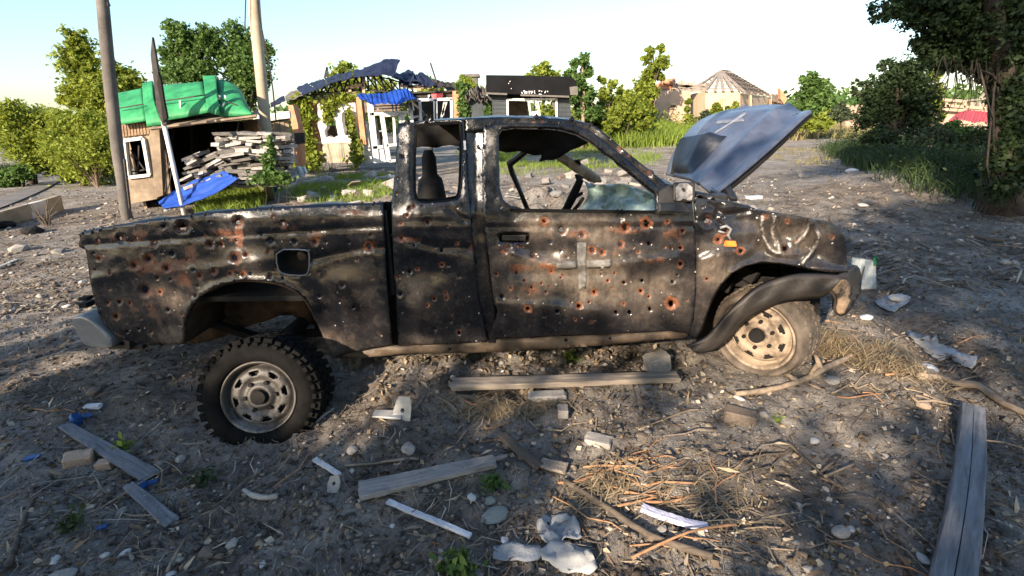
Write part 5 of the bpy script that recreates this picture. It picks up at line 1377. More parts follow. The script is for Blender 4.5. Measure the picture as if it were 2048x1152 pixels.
for k in range(8):
    t0, t1 = cuts[k] + .003, cuts[k + 1] - .003; ts = np.linspace(t0, t1, 5)
    sheet_px("roof_sheet", [samp2(U, t) for t in ts], [samp2(Lo, t) for t in ts], HY + 1.9 + .08 * (k % 2), HY - .5 + .06 * (k % 3), M['navy_sheet'] if k != 2 else M['pole_grey'], HOU, 9, 0, 0, .02, .04, k * 3)
sheet_px("roof_sheet", ZB((770, 172), (860, 125), (950, 82), (1030, 78), (1110, 92)), ZB((780, 240), (860, 232), (940, 228), (1000, 236), (1044, 242)), HY + .5, HY - .8, M['navy_sheet'], HOU, 13, 0, 0, .02, .05, 31)
for k, (tp, bt) in enumerate([(((1030, 222), (1140, 194), (1230, 205)), ((1030, 262), (1140, 282), (1240, 300))), (((1225, 205), (1300, 225), (1400, 258)), ((1235, 300), (1330, 320), (1440, 330))), (((1080, 215), (1180, 225), (1300, 262)), ((1100, 300), (1200, 310), (1340, 330))), (((1400, 300), (1480, 285), (1560, 300), (1660, 322)), ((1420, 345), (1500, 360), (1580, 368), (1670, 366)))]):
    sheet_px("roof_sheet", ZB(*tp), ZB(*bt), HY + 1.6 - .3 * k, HY - .1, M['navy_sheet'] if k < 3 else M['iron'], HOU, 11, 0, 0, .02, .12, 40 + k)
bars_px("bent_rod", [ZB((410, 262), (434, 158)), ZB((440, 258), (434, 158)), ZB((1386, 118), (1448, 312))], HY + .5, .05, M['iron'], HOU)
GB = thing("timber_shed", "low shed of pale boards between the kiosk and the white house", "shed", ground_at(at(545, 300, 14)))
for k in range(7):
    x0 = 512 + k * 9.5
    slab_px("board", [(x0, 238 - k), (x0 + 8, 237 - k), (x0 + 12, 330), (x0 + 4, 330)], 14 + .02 * (k % 2), .04, M['beige_wall'] if k % 3 else M['brown_slat'], GB)
slab_px("eave_board", [(505, 232), (578, 222), (580, 236), (507, 246)], 13.9, .1, M['stucco'], GB)

# ------------------------------------------------------------------ black kiosk
BY = 15.6
BK = thing("black_kiosk", "charred black kiosk with deep flat fascia and open white window frame", "kiosk", ground_at(at(1060, 300, BY)))
fa = slab_px("fascia", ZC((525, 145), (1030, 150), (1560, 163), (1770, 172), (1820, 205), (1850, 262), (1842, 430), (1740, 456), (1030, 432), (530, 420)), BY - .25, 2.6, M['black_sheet'], BK, .02)
slab_px("torn_corner", ZC((1750, 322), (1866, 308), (1872, 436), (1762, 440)), BY - .3, .04, M['pole_grey'], fa)
bars_px("fascia_trim", [ZC((530, 414), (835, 426)), ZC((1030, 440), (1740, 464))], BY - .28, .05, M['pole_grey'], BK)
lt = [(1045, 395, 1060, 420), (1072, 380, 1095, 375), (1088, 378, 1090, 418), (1105, 382, 1112, 420), (1128, 385, 1122, 420), (1155, 378, 1160, 422), (1168, 380, 1166, 405), (1185, 378, 1195, 420), (1205, 380, 1210, 402), (1235, 372, 1240, 420), (1295, 380, 1320, 378), (1345, 378, 1340, 395), (1400, 380, 1385, 410), (1425, 378, 1430, 395), (870, 245, 885, 235), (855, 265, 862, 275), (895, 340, 900, 350), (1300, 425, 1340, 430), (1330, 425, 1335, 470)]
bars_px("peeled_lettering", [ZC((a, b), (c, d)) for a, b, c, d in lt], BY - .28, .022, M['white_frame'], fa)
wallL = ZC((618, 440), (832, 446), (842, 900), (645, 900)); wallR = ZC((1568, 470), (1742, 474), (1800, 960), (1582, 960))
for nm, w_ in (("wall", wallL), ("wall", wallR)):
    wo = slab_px(nm, w_, BY, .1, M['siding'], BK)
    for k in range(7):
        a = tuple(np.array(w_[0]) + (np.array(w_[3]) - np.array(w_[0])) * (k + .5) / 8); b = tuple(np.array(w_[1]) + (np.array(w_[2]) - np.array(w_[1])) * (k + .5) / 8)
        bars_px("siding_board", [(a, b)], BY - .005, .012, M['iron'], wo)
slab_px("header", ZC((832, 430), (1568, 462), (1568, 492), (832, 500)), BY + .03, .1, M['black_sheet'], BK)
slab_px("left_side_wall", ZC((606, 440), (622, 440), (648, 900), (632, 900)), BY + .0, 2.2, M['siding'], BK)
wf = bars_px("window_frame", [ZC((840, 508), (1560, 498)), ZC((1556, 490), (1562, 900)), ZC((840, 505), (846, 900)), ZC((1148, 515), (1200, 900)), ZC((1280, 515), (1330, 900))], BY - .02, .06, M['white_frame'], BK)
slab_px("hanging_shred", ZC((1170, 680), (1285, 672), (1300, 765), (1190, 770)), BY, .03, M['white_frame'], wf)
slab_px("hanging_shred", ZC((1490, 560), (1530, 520), (1545, 600), (1525, 680)), BY, .03, M['pole_grey'], wf)
slab_px("rear_wall", ZC((845, 520), (1135, 530), (1150, 900), (845, 900)), BY + 2.0, .1, M['brown_wood'], BK)
slab_px("rear_post", ZC((1225, 500), (1240, 500), (1240, 900), (1225, 900)), BY + 2.0, .1, M['brown_wood'], BK)
AN = thing("burnt_lean_to", "burnt dark lean-to with sagging grey roofing left of the black kiosk", "shed", ground_at(at(955, 300, BY)))
slab_px("wall", ZC((265, 455), (612, 445), (612, 900), (265, 900)), BY + .5, .15, M['siding'], AN)
for k in range(4):
    sheet_px("roofing", ZC((205 + k * 75, 420 - k * 22), (250 + k * 75, 370 - k * 15), (300 + k * 75, 338 - k * 3)), ZC((215 + k * 78, 440), (260 + k * 78, 455), (310 + k * 75, 455)), BY + 1.2, BY + .2 - .05 * k, M['pole_grey'], AN, 8, 0, 0, .03, .25, 50 + k)
mb = MB(); mb.box(at(*ZC((298, 215))[0], 40), (.9, .9, 1.2)); mb2 = mb
CH = thing("distant_chimney_block", "small grey chimney block above the trees behind the lean-to", "chimney", ground_at(at(*ZC((298, 215))[0], 40)))
tp_ = at(*ZC((298, 185))[0], 40); g_ = ground_at(tp_); mb = MB(); mb.box(((tp_.x), 40, (tp_.z + g_.z) / 2), (1.1, 1.1, tp_.z - g_.z)); build("stack", mb, M['pole_grey'], CH); mb = MB(); mb.box((tp_.x, 40, tp_.z + .1), (1.4, 1.4, .2)); build("cap", mb, M['pole_grey'], CH)

# ------------------------------------------------------------------ ruined brick house at the right
RY = 30.0
RH = thing("roofless_tan_house", "tan walled house with bare burnt rafters above the raised bonnet", "house", ground_at(at(1430, 280, RY)))
wall_px("wall", ZD((102, 562), (455, 556), (455, 1100), (102, 1100)), [ZD((245, 692), (305, 694), (305, 728), (246, 726))], RY, .4, M['pink_wall'], RH, 12, .02)
wfr = bars_px("window_frame", [ZD((243, 690), (307, 692)), ZD((243, 728), (307, 730)), ZD((243, 690), (243, 728))], RY - .03, .12, M['tan_wall'], RH)
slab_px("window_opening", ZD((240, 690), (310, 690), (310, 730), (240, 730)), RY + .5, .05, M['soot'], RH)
slab_px("porch_wall", ZD((452, 600), (612, 560), (612, 690), (452, 690)), RY + 1.2, .3, M['pole_grey'], RH)  # greyed wall: the porch's shade is put into its colour
slab_px("porch_back", ZD((452, 600), (612, 600), (612, 1100), (452, 1100)), RY + 3, .3, M['soot'], RH)  # dark back painted for the shade inside the recess
wall_px("wall", ZD((605, 565), (948, 556), (960, 1100), (605, 1100)), [ZD((780, 712), (850, 705), (850, 760), (780, 760))], RY - 1.0, .4, M['tan_wall'], RH, 14, .02)
a, b = at(*ZD((605, 565))[0], RY - 1), at(*ZD((605, 1100))[0], RY - 1)
mb = MB(); mb.hexa([b, b + Vector((.3, 0, 0)), b + Vector((.3, 2.4, 0)), b + Vector((0, 2.4, 0)), a, a + Vector((.3, 0, 0)), a + Vector((.3, 2.4, 0)), a + Vector((0, 2.4, 0))]); build("return_wall", mb, M['tan_wall'], RH)
# right flank goes back
a0, a1 = at(*ZD((950, 580))[0], RY - 1.02), at(*ZD((958, 1100))[0], RY - 1.02); b0 = at(*ZD((1256, 622))[0], RY + 6); b1 = Vector((b0.x, b0.y, a1.z))
mb = MB(); mb.hexa([a1, b1, b1 + Vector((0, .4, 0)), a1 + Vector((0, .4, 0)), a0, b0, b0 + Vector((0, .4, 0)), a0 + Vector((0, .4, 0))]); build("flank_wall", mb, M['tan_wall'], RH)
for x_, y0_, y1_ in ((760, 640, 740), (782, 630, 740), (1052, 600, 730)):
    slab_px("pilaster", ZD((x_, y0_), (x_ + 14, y0_), (x_ + 14, y1_ + 200), (x_, y1_ + 200)), RY - 1.15 if x_ < 900 else RY, .2, M['tan_wall'], RH)
ap = ZD((755, 358))[0]; ap2 = ZD((842, 368))[0]
segs_y = []
mb = MB()
AP, AP2 = at(*ap, RY + 2.5), at(*ap2, RY + 5)
eavL = [at(*q, RY + .3) for q in ZD((540, 505), (600, 552))]; 
eavF = [at(*q, RY - 1.2) for q in ZD((610, 552), (700, 552), (780, 550), (870, 550), (950, 552), (1002, 582))]
eavR = [at(*q, RY - 1 + k * 1.6) for k, q in enumerate(ZD((1002, 582), (1070, 590), (1140, 600), (1200, 606), (1258, 610)))]
for e in eavL + eavF:
    mb = MB(); mb.bar(AP, e, .14, .10); build("rafter", mb, M['rafter'], RH)
for t in (.33, .55, .75, .93):
    pts = [AP + (e - AP) * t for e in eavL + eavF]
    for p, q in zip(pts[:-1], pts[1:]):
        mb = MB(); mb.bar(p, q, .10, .06); build("batten", mb, M['rafter'], RH)
mb = MB(); mb.bar(AP, AP2, .15, .15); build("ridge_beam", mb, M['rafter'], RH)
for k, e in enumerate(eavR):
    mb = MB(); mb.bar(AP + (AP2 - AP) * (k / 4.0), e, .14, .1); build("rafter", mb, M['rafter'], RH)
for k in range(13):
    t0 = .12 + k * .068; mb = MB()
    pts = [(AP + (AP2 - AP) * (i / 4.0)) + (e - (AP + (AP2 - AP) * (i / 4.0))) * t0 for i, e in enumerate(eavR)]
    for p, q in zip(pts[:-1], pts[1:]): mb.bar(p, q, .10, .16)
    build("batten", mb, M['brown_wood'] if k % 3 else M['tan_brick'], RH)
r_ = random.Random(4); 
for k in range(34):
    x = r_.uniform(290, 600); y = r_.uniform(500, 552); L_ = r_.uniform(30, 110); an = r_.uniform(-2.6, -.5)
    bars_px("broken_rafter", [ZD((x, y), (x + L_ * math.cos(an), y + L_ * .6 * math.sin(an)))], RY + r_.uniform(.3, 3), .09, M['rafter'] if k % 2 else M['tan_brick'], RH)
for k in range(40):
    x = r_.uniform(112, 280); y = r_.uniform(max(440, 560 - (x - 100) * 1.1), 552)
    slab_px("brick_course", ZD((x, y), (x + r_.uniform(20, 45), y + 2), (x + r_.uniform(20, 45), y + 14), (x, y + 12)), RY + r_.uniform(0, .3), .25, M['brick_red'], RH)
slab_px("gable_stub", ZD((110, 500), (200, 440), (278, 432), (284, 556), (108, 560)), RY + .35, .3, M['brick_red'], RH)
bars_px("purlin", [ZD((100, 560), (600, 553)), ZD((290, 430), (285, 555)), ZD((300, 520), (590, 500)), ZD((330, 500), (600, 540))], RY + .1, .14, M['rafter'], RH)
SH = thing("broken_outbuilding", "broken brick outbuilding at the far end of the tan house", "outbuilding", ground_at(at(*ZD((1340, 700))[0], RY + 5)))
slab_px("wall", ZD((1262, 640), (1392, 640), (1392, 1000), (1262, 1000)), RY + 5, .3, M['tan_wall'], SH)
slab_px("gable", ZD((1350, 532), (1395, 590), (1424, 640), (1390, 690), (1352, 640)), RY + 4.6, .3, M['brick_red'], SH)
sheet_px("roof", ZD((1268, 588), (1345, 600)), ZD((1275, 650), (1372, 680)), RY + 6, RY + 4.4, M['brown_wood'], SH, 8, 0, 0, .05, .1, 3)
FP = thing("fence_post", "dark wooden fence post standing in the grass before the tan house", "post", gpt(1351, 262)); p_ = gpt(1351, 262)
mb = MB(); tp_ = at(1349, 190, p_.y); mb.tube([p_ - Vector((0, 0, .2)), tp_], [.09, .07], 7); build("post", mb, M['wood_dark'], FP); mb = MB(); mb.box(tp_ + Vector((0, 0, -.1)), (.3, .1, .1)); build("insulator", mb, M['iron'], FP)
FP2 = thing("fence_post", "grey weathered fence post in front of the bushes left of the tan house", "post", gpt(1299, 262)); p_ = gpt(1299, 262)
mb = MB(); mb.tube([p_ - Vector((0, 0, .2)), at(1297, 218, p_.y)], [.09, .08], 7); build("post", mb, M['wood_grey'], FP2)
# ------------------------------------------------------------------ red roofed shelter and ruins at the far right
TY_ = 24.0
RS = thing("red_roofed_shelter", "low shelter with a red sheet roof behind the dark bushes", "shelter", ground_at(at(1960, 280, TY_)))
sheet_px("roof", ZE((700, 618), (760, 600), (850, 612), (985, 636), (1020, 650)), ZE((652, 656), (740, 664), (830, 672), (920, 684), (1004, 676)), TY_ + 2.5, TY_ - .5, M['red_roof'], RS, 50, 20, .02, .03, .1, 2)
bars_px("post", [ZE((665, 660), (668, 800)), ZE((900, 680), (900, 820)), ZE((985, 670), (985, 820))], TY_ - .3, .12, M['wood_dark'], RS)
for k in range(11):
    x = 760 + k * 13; slab_px("fence_board", ZE((x, 692), (x + 9, 690), (x + 9, 860), (x, 860)), TY_ - 1 + .03 * (k % 2), .05, M['wood_tan'] if k % 3 else M['wood_dark'], RS)
RU = thing("burnt_roof_frame_house", "ruined house with a bare orange roof frame beyond the red shelter", "house", ground_at(at(1940, 270, 36)))
slab_px("wall", ZE((570, 590), (1010, 610), (1010, 800), (570, 800)), 36, .4, M['pink_wall'], RU)
for k in range(9):
    x = 590 + k * 46; bars_px("post", [ZE((x, 545 + k * 4), (x, 600 + k * 3))], 35.8, .16, M['tan_brick'], RU)
bars_px("beam", [ZE((585, 545), (735, 556)), ZE((590, 575), (990, 606)), ZE((620, 600), (990, 622)), ZE((735, 556), (735, 600))], 35.7, .18, M['tan_brick'], RU)
for k in range(10):
    x = 745 + k * 24; bars_px("rafter", [ZE((x, 552 + abs(k - 4) * 4), (x - 26 + k * 4, 600))], 36.5, .14, M['rafter'], RU)
bars_px("rafter", [ZE((740, 552), (860, 540)), ZE((860, 540), (985, 590)), ZE((820, 545), (885, 462)), ZE((885, 462), (920, 480))], 36.6, .12, M['rafter'], RU)
PR = thing("small_pink_ruin", "small pinkish ruin beside the far end of the dirt track", "ruin", ground_at(at(1712, 260, 40)))
wall_px("wall", ZE((86, 600), (130, 590), (165, 606), (196, 600), (204, 720), (86, 720)), [ZE((105, 630), (125, 630), (125, 670), (105, 670)), ZE((150, 640), (170, 640), (170, 680), (150, 680))], 40, .4, M['pink_wall'], PR, 8)
for k in range(5): bars_px("rafter", [ZE((90 + k * 25, 595), (100 + k * 26, 575 + 6 * (k % 2)))], 40.2, .15, M['tan_brick'], PR)
# ------------------------------------------------------------------ vegetation
def leaf_quads(P, size, rg, droop=0.0, aspect=0.55):
    n = len(P)
    d = rg.normal(size=(n, 3)); d[:, 2] *= 0.7; d[:, 2] -= droop; d /= np.linalg.norm(d, axis=1)[:, None]
    r0 = rg.normal(size=(n, 3)); s = np.cross(d, r0); s /= np.linalg.norm(s, axis=1)[:, None] + 1e-9
    L = size * rg.uniform(0.35, 1.0, n)[:, None] ** 1.0 * 1.55
    a = P - d * L * .5; b = P + s * L * aspect * .5; c = P + d * L * .5; e = P - s * L * aspect * .5
    nrm = np.cross(d, s); b = b + nrm * L * .12; e = e + nrm * L * .12
    V = np.stack([a, b, c, e], 1).reshape(-1, 3)
    Fq = np.arange(n * 4).reshape(-1, 4)
    return V, Fq

def cluster_points(cl, n, rg, clump=14, shell=0.7):
    """points gathered into twig clumps inside ellipsoids; cl = (x, y, z, rx, ry, rz)"""
    cl = np.asarray(cl, float); vol = (cl[:, 3] * cl[:, 4] * cl[:, 5]) ** (2 / 3.); k = rg.choice(len(cl), size=max(1, n // clump), p=vol / vol.sum())
    u = rg.normal(size=(len(k), 3)); u /= np.linalg.norm(u, axis=1)[:, None]
    r = rg.uniform(0, 1, len(k)) ** shell
    ctr = cl[k, :3] + u * cl[k, 3:6] * r[:, None]
    rad = 0.24 * cl[k, 3:6].mean(1) * rg.uniform(.6, 1.4, len(k))
    m = rg.integers(int(clump * .5), int(clump * 1.5), len(k))
    P = np.repeat(ctr, m, 0) + rg.normal(size=(m.sum(), 3)) * np.repeat(rad, m)[:, None] * np.array([.62, .62, .5])
    return P

GROW = 1.3
TREES = ('leafy_tree', 'tall_tree', 'round_tree', 'locust_tree', 'dark_tree', 'old_tree', 'pear_tree')
def tree(name, label, cat, Y, base, clusters, mat, nleaf, size, trunk_r=0.1, seed=1, group=None, droop=0.1, depth=0.9, shell=.72, limbs=True, clump=14, trunk_pts=None, bark='bark', flt=None):
    rg = np.random.default_rng(seed); rr = random.Random(seed)
    b = at(base[0], base[1], Y); g = ground_at(b)
    t_ = thing(name, label, cat, g, group)
    cl = []
    for q in clusters:
        px, py, r = q[:3]; dy = q[3] if len(q) > 3 else rr.uniform(-.4, .4)
        p = at(px, py, Y); m = r * (at(px + 1, py, Y) - p).length
        c = at(px, py, Y + dy * m * 2)
        m *= (1.1 if name in ('old_tree', 'dark_tree') else GROW) if name in TREES else .95
        cl.append((c.x, c.y, c.z, m, m * depth, m * .95))
    P = cluster_points(cl, nleaf, rg, clump, shell)
    if flt is not None: P = P[flt(P)]
    V, Fq = leaf_quads(P, size, rg, droop)
    np_mesh("crown", V - np.array(g), Fq, mat, t_)
    if trunk_r:
        mb = MB()
        top = Vector(np.mean([c[:3] for c in cl], 0)); top.z = max(c[2] for c in cl) - .3 * cl[0][3]
        pts = trunk_pts or [g - Vector((0, 0, .2)), g + (top - g) * .35 + Vector((rr.uniform(-.1, .1), 0, 0)), g + (top - g) * .7 + Vector((rr.uniform(-.2, .2), rr.uniform(-.1, .1), 0)), top]
        mb.tube(pts, [trunk_r * (1 - .75 * i / (len(pts) - 1)) for i in range(len(pts))], 8)
        if limbs:
            for c in cl:
                s_ = pts[0].lerp(pts[-1], rr.uniform(.3, .75)); e_ = Vector(c[:3]) + Vector((rr.uniform(-.3, .3), 0, rr.uniform(0, .3))) * c[3]
                mid = s_.lerp(e_, .5) + Vector((0, 0, .12 * (e_ - s_).length))
                mb.tube([s_, mid, e_], [trunk_r * .45, trunk_r * .3, trunk_r * .08], 5)
        build("trunk", mb, M[bark], t_, smooth=True)
    return t_

TG = "trees behind the wrecked buildings"
tree("leafy_tree", "yellow green leafy tree at the left edge above the road", "tree", 16, (60, 350), [(20, 235, 26), (60, 245, 32), (95, 260, 34), (40, 285, 34), (85, 300, 38), (25, 215, 14), (120, 235, 18), (110, 320, 26)], M['leaf_lit'], 19000, .095, .12, 1)
tree("leafy_tree", "bushy sunlit tree overhanging the road between the low wall and the pole", "tree", 15, (165, 372), [(130, 265, 32), (165, 285, 36), (200, 300, 36), (150, 320, 36), (195, 335, 32), (215, 270, 26), (175, 245, 24), (120, 295, 26), (225, 310, 20)], M['leaf_lit'], 23000, .088, .10, 2)
tree("tall_tree", "tall airy light green tree rising left of the grey pole", "tree", 21, (185, 330), [(152, 78, 20), (165, 105, 26), (140, 125, 24), (178, 140, 26), (165, 165, 28), (200, 185, 30), (150, 185, 24), (190, 215, 30), (215, 225, 26), (135, 205, 16)], M['leaf_lit'], 10000, .15, .14, 3, shell=.8)
tree("round_tree", "yellow green tree top showing behind the kiosk's left roof end", "tree", 22, (255, 300), [(245, 150, 22), (262, 175, 26), (235, 185, 26), (275, 195, 20), (250, 215, 28), (225, 210, 20)], M['leaf_lit'], 6500, .15, .12, 4)
tree("locust_tree", "green locust tree behind the middle of the kiosk roof", "tree", 20, (395, 300), [(352, 62, 18), (372, 85, 26), (345, 112, 20), (385, 120, 30), (415, 78, 22), (428, 105, 20), (360, 150, 24), (400, 158, 30), (340, 90, 12), (330, 150, 14)], M['leaf_mid'], 13000, .13, .14, 5, droop=.35, shell=.7)
tree("locust_tree", "darker locust tree behind the pale tan pole", "tree", 20.5, (490, 300), [(475, 75, 24), (505, 95, 26), (465, 115, 26), (500, 130, 30), (530, 105, 16), (480, 155, 28), (515, 160, 22), (495, 185, 26), (470, 185, 20)], M['leaf_mid'], 13000, .13, .14, 6, droop=.35, shell=.7)
for k, (x, y, r, m, lb) in enumerate([(690, 150, 28, 'leaf_lit', "small yellow green tree seen through the house's bare trusses"), (760, 185, 40, 'leaf_lit', "sunlit bush filling the gap under the blue roof sheet"), (630, 195, 30, 'leaf_mid', "green bush behind the left slope of the house roof"), (860, 190, 34, 'leaf_lit', "bush behind the glazed veranda of the white house"), (930, 172, 22, 'leaf_lit', "pale green bush above the burnt lean-to"), (1085, 148, 26, 'leaf_lit', "yellow green tree top showing over the black fascia"), (1120, 215, 40, 'leaf_lit', "bright bush seen through the black kiosk's window")]):
    tree("bush_tree", lb, "tree", 27 if k != 4 else 33, (x, 270), [(x, y, r), (x - r * .9, y + r * .6, r * .8), (x + r * .9, y + r * .5, r * .8), (x, y + r * 1.3, r)], M[m], 3200, .22, .09, 20 + k)
tree("slim_tree", "slim tall dark green tree just right of the black kiosk", "tree", 24, (1165, 255), [(1150, 128, 12), (1168, 120, 13), (1140, 150, 13), (1175, 145, 16), (1160, 165, 18), (1145, 190, 18), (1178, 190, 18), (1165, 215, 22), (1190, 225, 18)], M['leaf_mid'], 6500, .17, .12, 31, bark='branch')
tree("slim_tree", "thin sparse tree between the black kiosk and the tan house", "tree", 25, (1215, 250), [(1205, 160, 10), (1225, 170, 12), (1210, 190, 16), (1230, 205, 18), (1250, 215, 18), (1200, 225, 18)], M['leaf_lit'], 3500, .17, .08, 32, bark='branch', shell=.8)
tree("feathery_tree", "tall feathery light green tree against the tan house's left end", "tree", 27, (1300, 260), [(1300, 102, 11), (1322, 98, 10), (1295, 120, 13), (1322, 128, 18), (1300, 150, 20), (1325, 155, 12), (1285, 175, 20), (1300, 185, 20), (1275, 210, 24), (1292, 228, 22)], M['leaf_lit'], 8500, .18, .13, 33, shell=.75)
for k, (x, y, r, lb) in enumerate([(1255, 215, 26, "sunlit thicket bush left of the grey fence post"), (1225, 240, 22, "low bright bush in the grass right of the black kiosk"), (1285, 235, 20, "bushy growth against the pinkish wall"), (1376, 215, 13, "narrow tall bush growing up the pinkish wall"), (1432, 222, 14, "round bush before the tan wall of the roofless house"), (1470, 218, 12, "small bush beside the bonnet's top edge before the tan wall"), (1410, 240, 16, "grey green shrub in front of the dark porch")]):
    tree("shrub", lb, "shrub", 24 if k < 3 else 28.5, (x, y + r * 1.4), [(x, y, r * .8), (x, y - r * .7, r * .55), (x - r * .4, y + r * .5, r * .7), (x + r * .4, y + r * .6, r * .7)] if k != 3 else [(1376, 204, 6), (1374, 218, 7), (1378, 234, 8), (1376, 248, 9)], M['leaf_lit'] if k not in (6,) else M['leaf_grey'], 2200, .17, .05, 50 + k, limbs=False)
for k, (x, y, r, lb) in enumerate([(1180, 238, 24, "dense sunlit thicket right beside the black kiosk's wall"), (1215, 215, 24, "tall part of the thicket behind the bright grass"), (1250, 195, 20, "upper bushes of the thicket behind the bright grass"), (1274, 208, 20, "thicket bush below the feathery tree"), (1240, 245, 24, "low front bush of the thicket in the bright grass")]):
    tree("thicket_bush", lb, "bush", 25.5 + k * .3, (x, 275), [(x, y, r), (x - r, y + r * .5, r * .9), (x + r, y + r * .5, r * .9), (x, y + r * 1.3, r), (x - r * .5, y - r * .7, r * .5)], M['leaf_lit' if k != 1 else 'leaf_mid'], 4200, .15, .05, 230 + k, limbs=False)
tree("pear_tree", "single round topped green tree right of the bonnet tip", "tree", 34, (1628, 255), [(1620, 160, 14), (1632, 175, 18), (1615, 190, 18), (1645, 195, 18), (1630, 210, 24), (1610, 220, 18), (1650, 222, 16)], M['leaf_mid'], 5500, .26, .14, 61)
for k, (x, y, r, m, lb) in enumerate([(1640, 240, 20, 'leaf_lit', "bright yellow green bush at the end of the dirt track"), (1680, 225, 18, 'leaf_grey', "grey green bush by the small pink ruin"), (1600, 245, 12, 'leaf_lit', "low bush at the foot of the round topped tree")]):
    tree("shrub", lb, "shrub", 31, (x, 265), [(x, y, r), (x - r * .7, y + r * .5, r * .7), (x + r * .7, y + r * .4, r * .7)], M[m], 2600, .2, .05, 70 + k, limbs=False)
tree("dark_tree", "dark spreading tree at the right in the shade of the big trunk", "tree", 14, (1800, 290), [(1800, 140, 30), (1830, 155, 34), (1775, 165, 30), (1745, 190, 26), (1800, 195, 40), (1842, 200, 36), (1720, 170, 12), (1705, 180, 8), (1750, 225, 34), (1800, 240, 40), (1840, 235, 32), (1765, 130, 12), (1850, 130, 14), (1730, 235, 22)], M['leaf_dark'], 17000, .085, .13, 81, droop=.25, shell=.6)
tree("thin_tree", "slender light green tree lit behind the dark tree", "tree", 16.5, (1862, 285), [(1868, 150, 14), (1872, 180, 14), (1862, 210, 14), (1868, 235, 16)], M['leaf_lit'], 2600, .14, .09, 82, bark='branch')
# big old tree at the right edge
bt = gpt(2012, 398)
BTY = bt.y
def bp(px, py, dy=0.0): return at(px, py, BTY + dy)
tp = [bt - Vector((0, 0, .3)), bp(2014, 330), bp(2018, 250, .1), bp(2010, 190, .1), bp(2000, 140, .0), bp(1990, 60, -.2), bp(1985, -60, -.3)]
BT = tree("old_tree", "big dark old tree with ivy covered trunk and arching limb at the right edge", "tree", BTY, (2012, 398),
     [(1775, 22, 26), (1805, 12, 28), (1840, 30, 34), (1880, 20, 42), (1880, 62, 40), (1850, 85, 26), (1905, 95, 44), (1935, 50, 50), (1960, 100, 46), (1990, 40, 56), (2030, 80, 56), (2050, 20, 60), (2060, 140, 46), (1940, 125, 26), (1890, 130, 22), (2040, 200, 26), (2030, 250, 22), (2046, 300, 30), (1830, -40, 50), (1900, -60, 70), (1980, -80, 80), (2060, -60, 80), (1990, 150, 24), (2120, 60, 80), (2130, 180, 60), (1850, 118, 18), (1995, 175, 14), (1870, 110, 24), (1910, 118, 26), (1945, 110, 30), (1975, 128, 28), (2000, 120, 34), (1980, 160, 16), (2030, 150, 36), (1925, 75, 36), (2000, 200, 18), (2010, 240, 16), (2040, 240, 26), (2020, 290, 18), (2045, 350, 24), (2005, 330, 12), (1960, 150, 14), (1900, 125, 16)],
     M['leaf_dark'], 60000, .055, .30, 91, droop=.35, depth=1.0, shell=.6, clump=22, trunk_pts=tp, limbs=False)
mb = MB()
for pts, r in ([((2006, 180, .1), (1975, 140, .2), (1930, 112, .2), (1880, 95, .2), (1850, 70, .2), (1820, 40, .2)), .06], [((2000, 140, 0), (1960, 90, .3), (1900, 40, .4), (1840, 10, .3)), .09], [((2012, 200, .1), (1990, 185, .3), (1965, 150, .5), (1950, 130, .5)), .05], [((2016, 220, 0), (2040, 150, .3), (2070, 60, .5)), .12], [((2008, 190, 0), (1985, 150, -.4), (1960, 140, -.5), (1975, 200, -.5), (1985, 240, -.4)), .02]):
    mb.tube([bp(*p) for p in pts], [r * (1 - .75 * i / (len(pts) - 1)) for i in range(len(pts))], 7)
rr = random.Random(44)
for k in range(26):
    x = rr.uniform(1880, 2000); y = rr.uniform(110, 160); mb.tube([bp(x, y, -.2), bp(x + rr.uniform(-10, 10), y + 30, -.2), bp(x + rr.uniform(-25, 12), y + rr.uniform(50, 90), -.2)], [.008, .006, .003], 4)
build("limb", mb, M['bark'], BT, smooth=True)
mb = MB()
for k in range(16):
    x = rr.uniform(1985, 2046); mb.tube([bp(x + rr.uniform(-8, 8), 150 + rr.uniform(0, 90), -.3), bp(x + rr.uniform(-6, 6), 260, -.38), bp(x + rr.uniform(-14, 10), 330, -.42), bp(x + rr.uniform(-20, 20), 395 + rr.uniform(-5, 20), -.5)], [.010, .014, .012, .009], 5)
build("climbing_stem", mb, M['bark'], BT, smooth=True)

def blades(name, P, hgt, width, mat, rg, lean=.35, parent=None, label=None, cat=None, kind='stuff'):
    n = len(P); a = rg.uniform(0, 2 * math.pi, n); s = np.stack([np.cos(a), np.sin(a), np.zeros(n)], 1)
    b = rg.uniform(0, 2 * math.pi, n); l = np.stack([np.cos(b), np.sin(b), np.zeros(n)], 1) * (rg.uniform(.1, 1, n) * lean)[:, None]
    h = hgt * rg.uniform(.5, 1.25, n) if np.isscalar(hgt) else hgt * rg.uniform(.6, 1.2, n)
    h = h[:, None]; up = np.array([0, 0, 1.0]); w = (width * rg.uniform(.6, 1.3, n))[:, None]
    m = P + up * h * .55 + l * h * .4; t = P + up * h * .92 + l * h * 1.2
    V = np.stack([P - s * w, P + s * w, m + s * w * .8, m - s * w * .8, t + s * w * .15, t - s * w * .15], 1).reshape(-1, 3)
    i = np.arange(n)[:, None] * 6
    Fq = np.concatenate([i + np.array([[0, 1, 2, 3]]), i + np.array([[3, 2, 4, 5]])], 0)
    o = np_mesh(name, V, Fq, mat, parent)
    return tag(o, label, cat, None, kind)

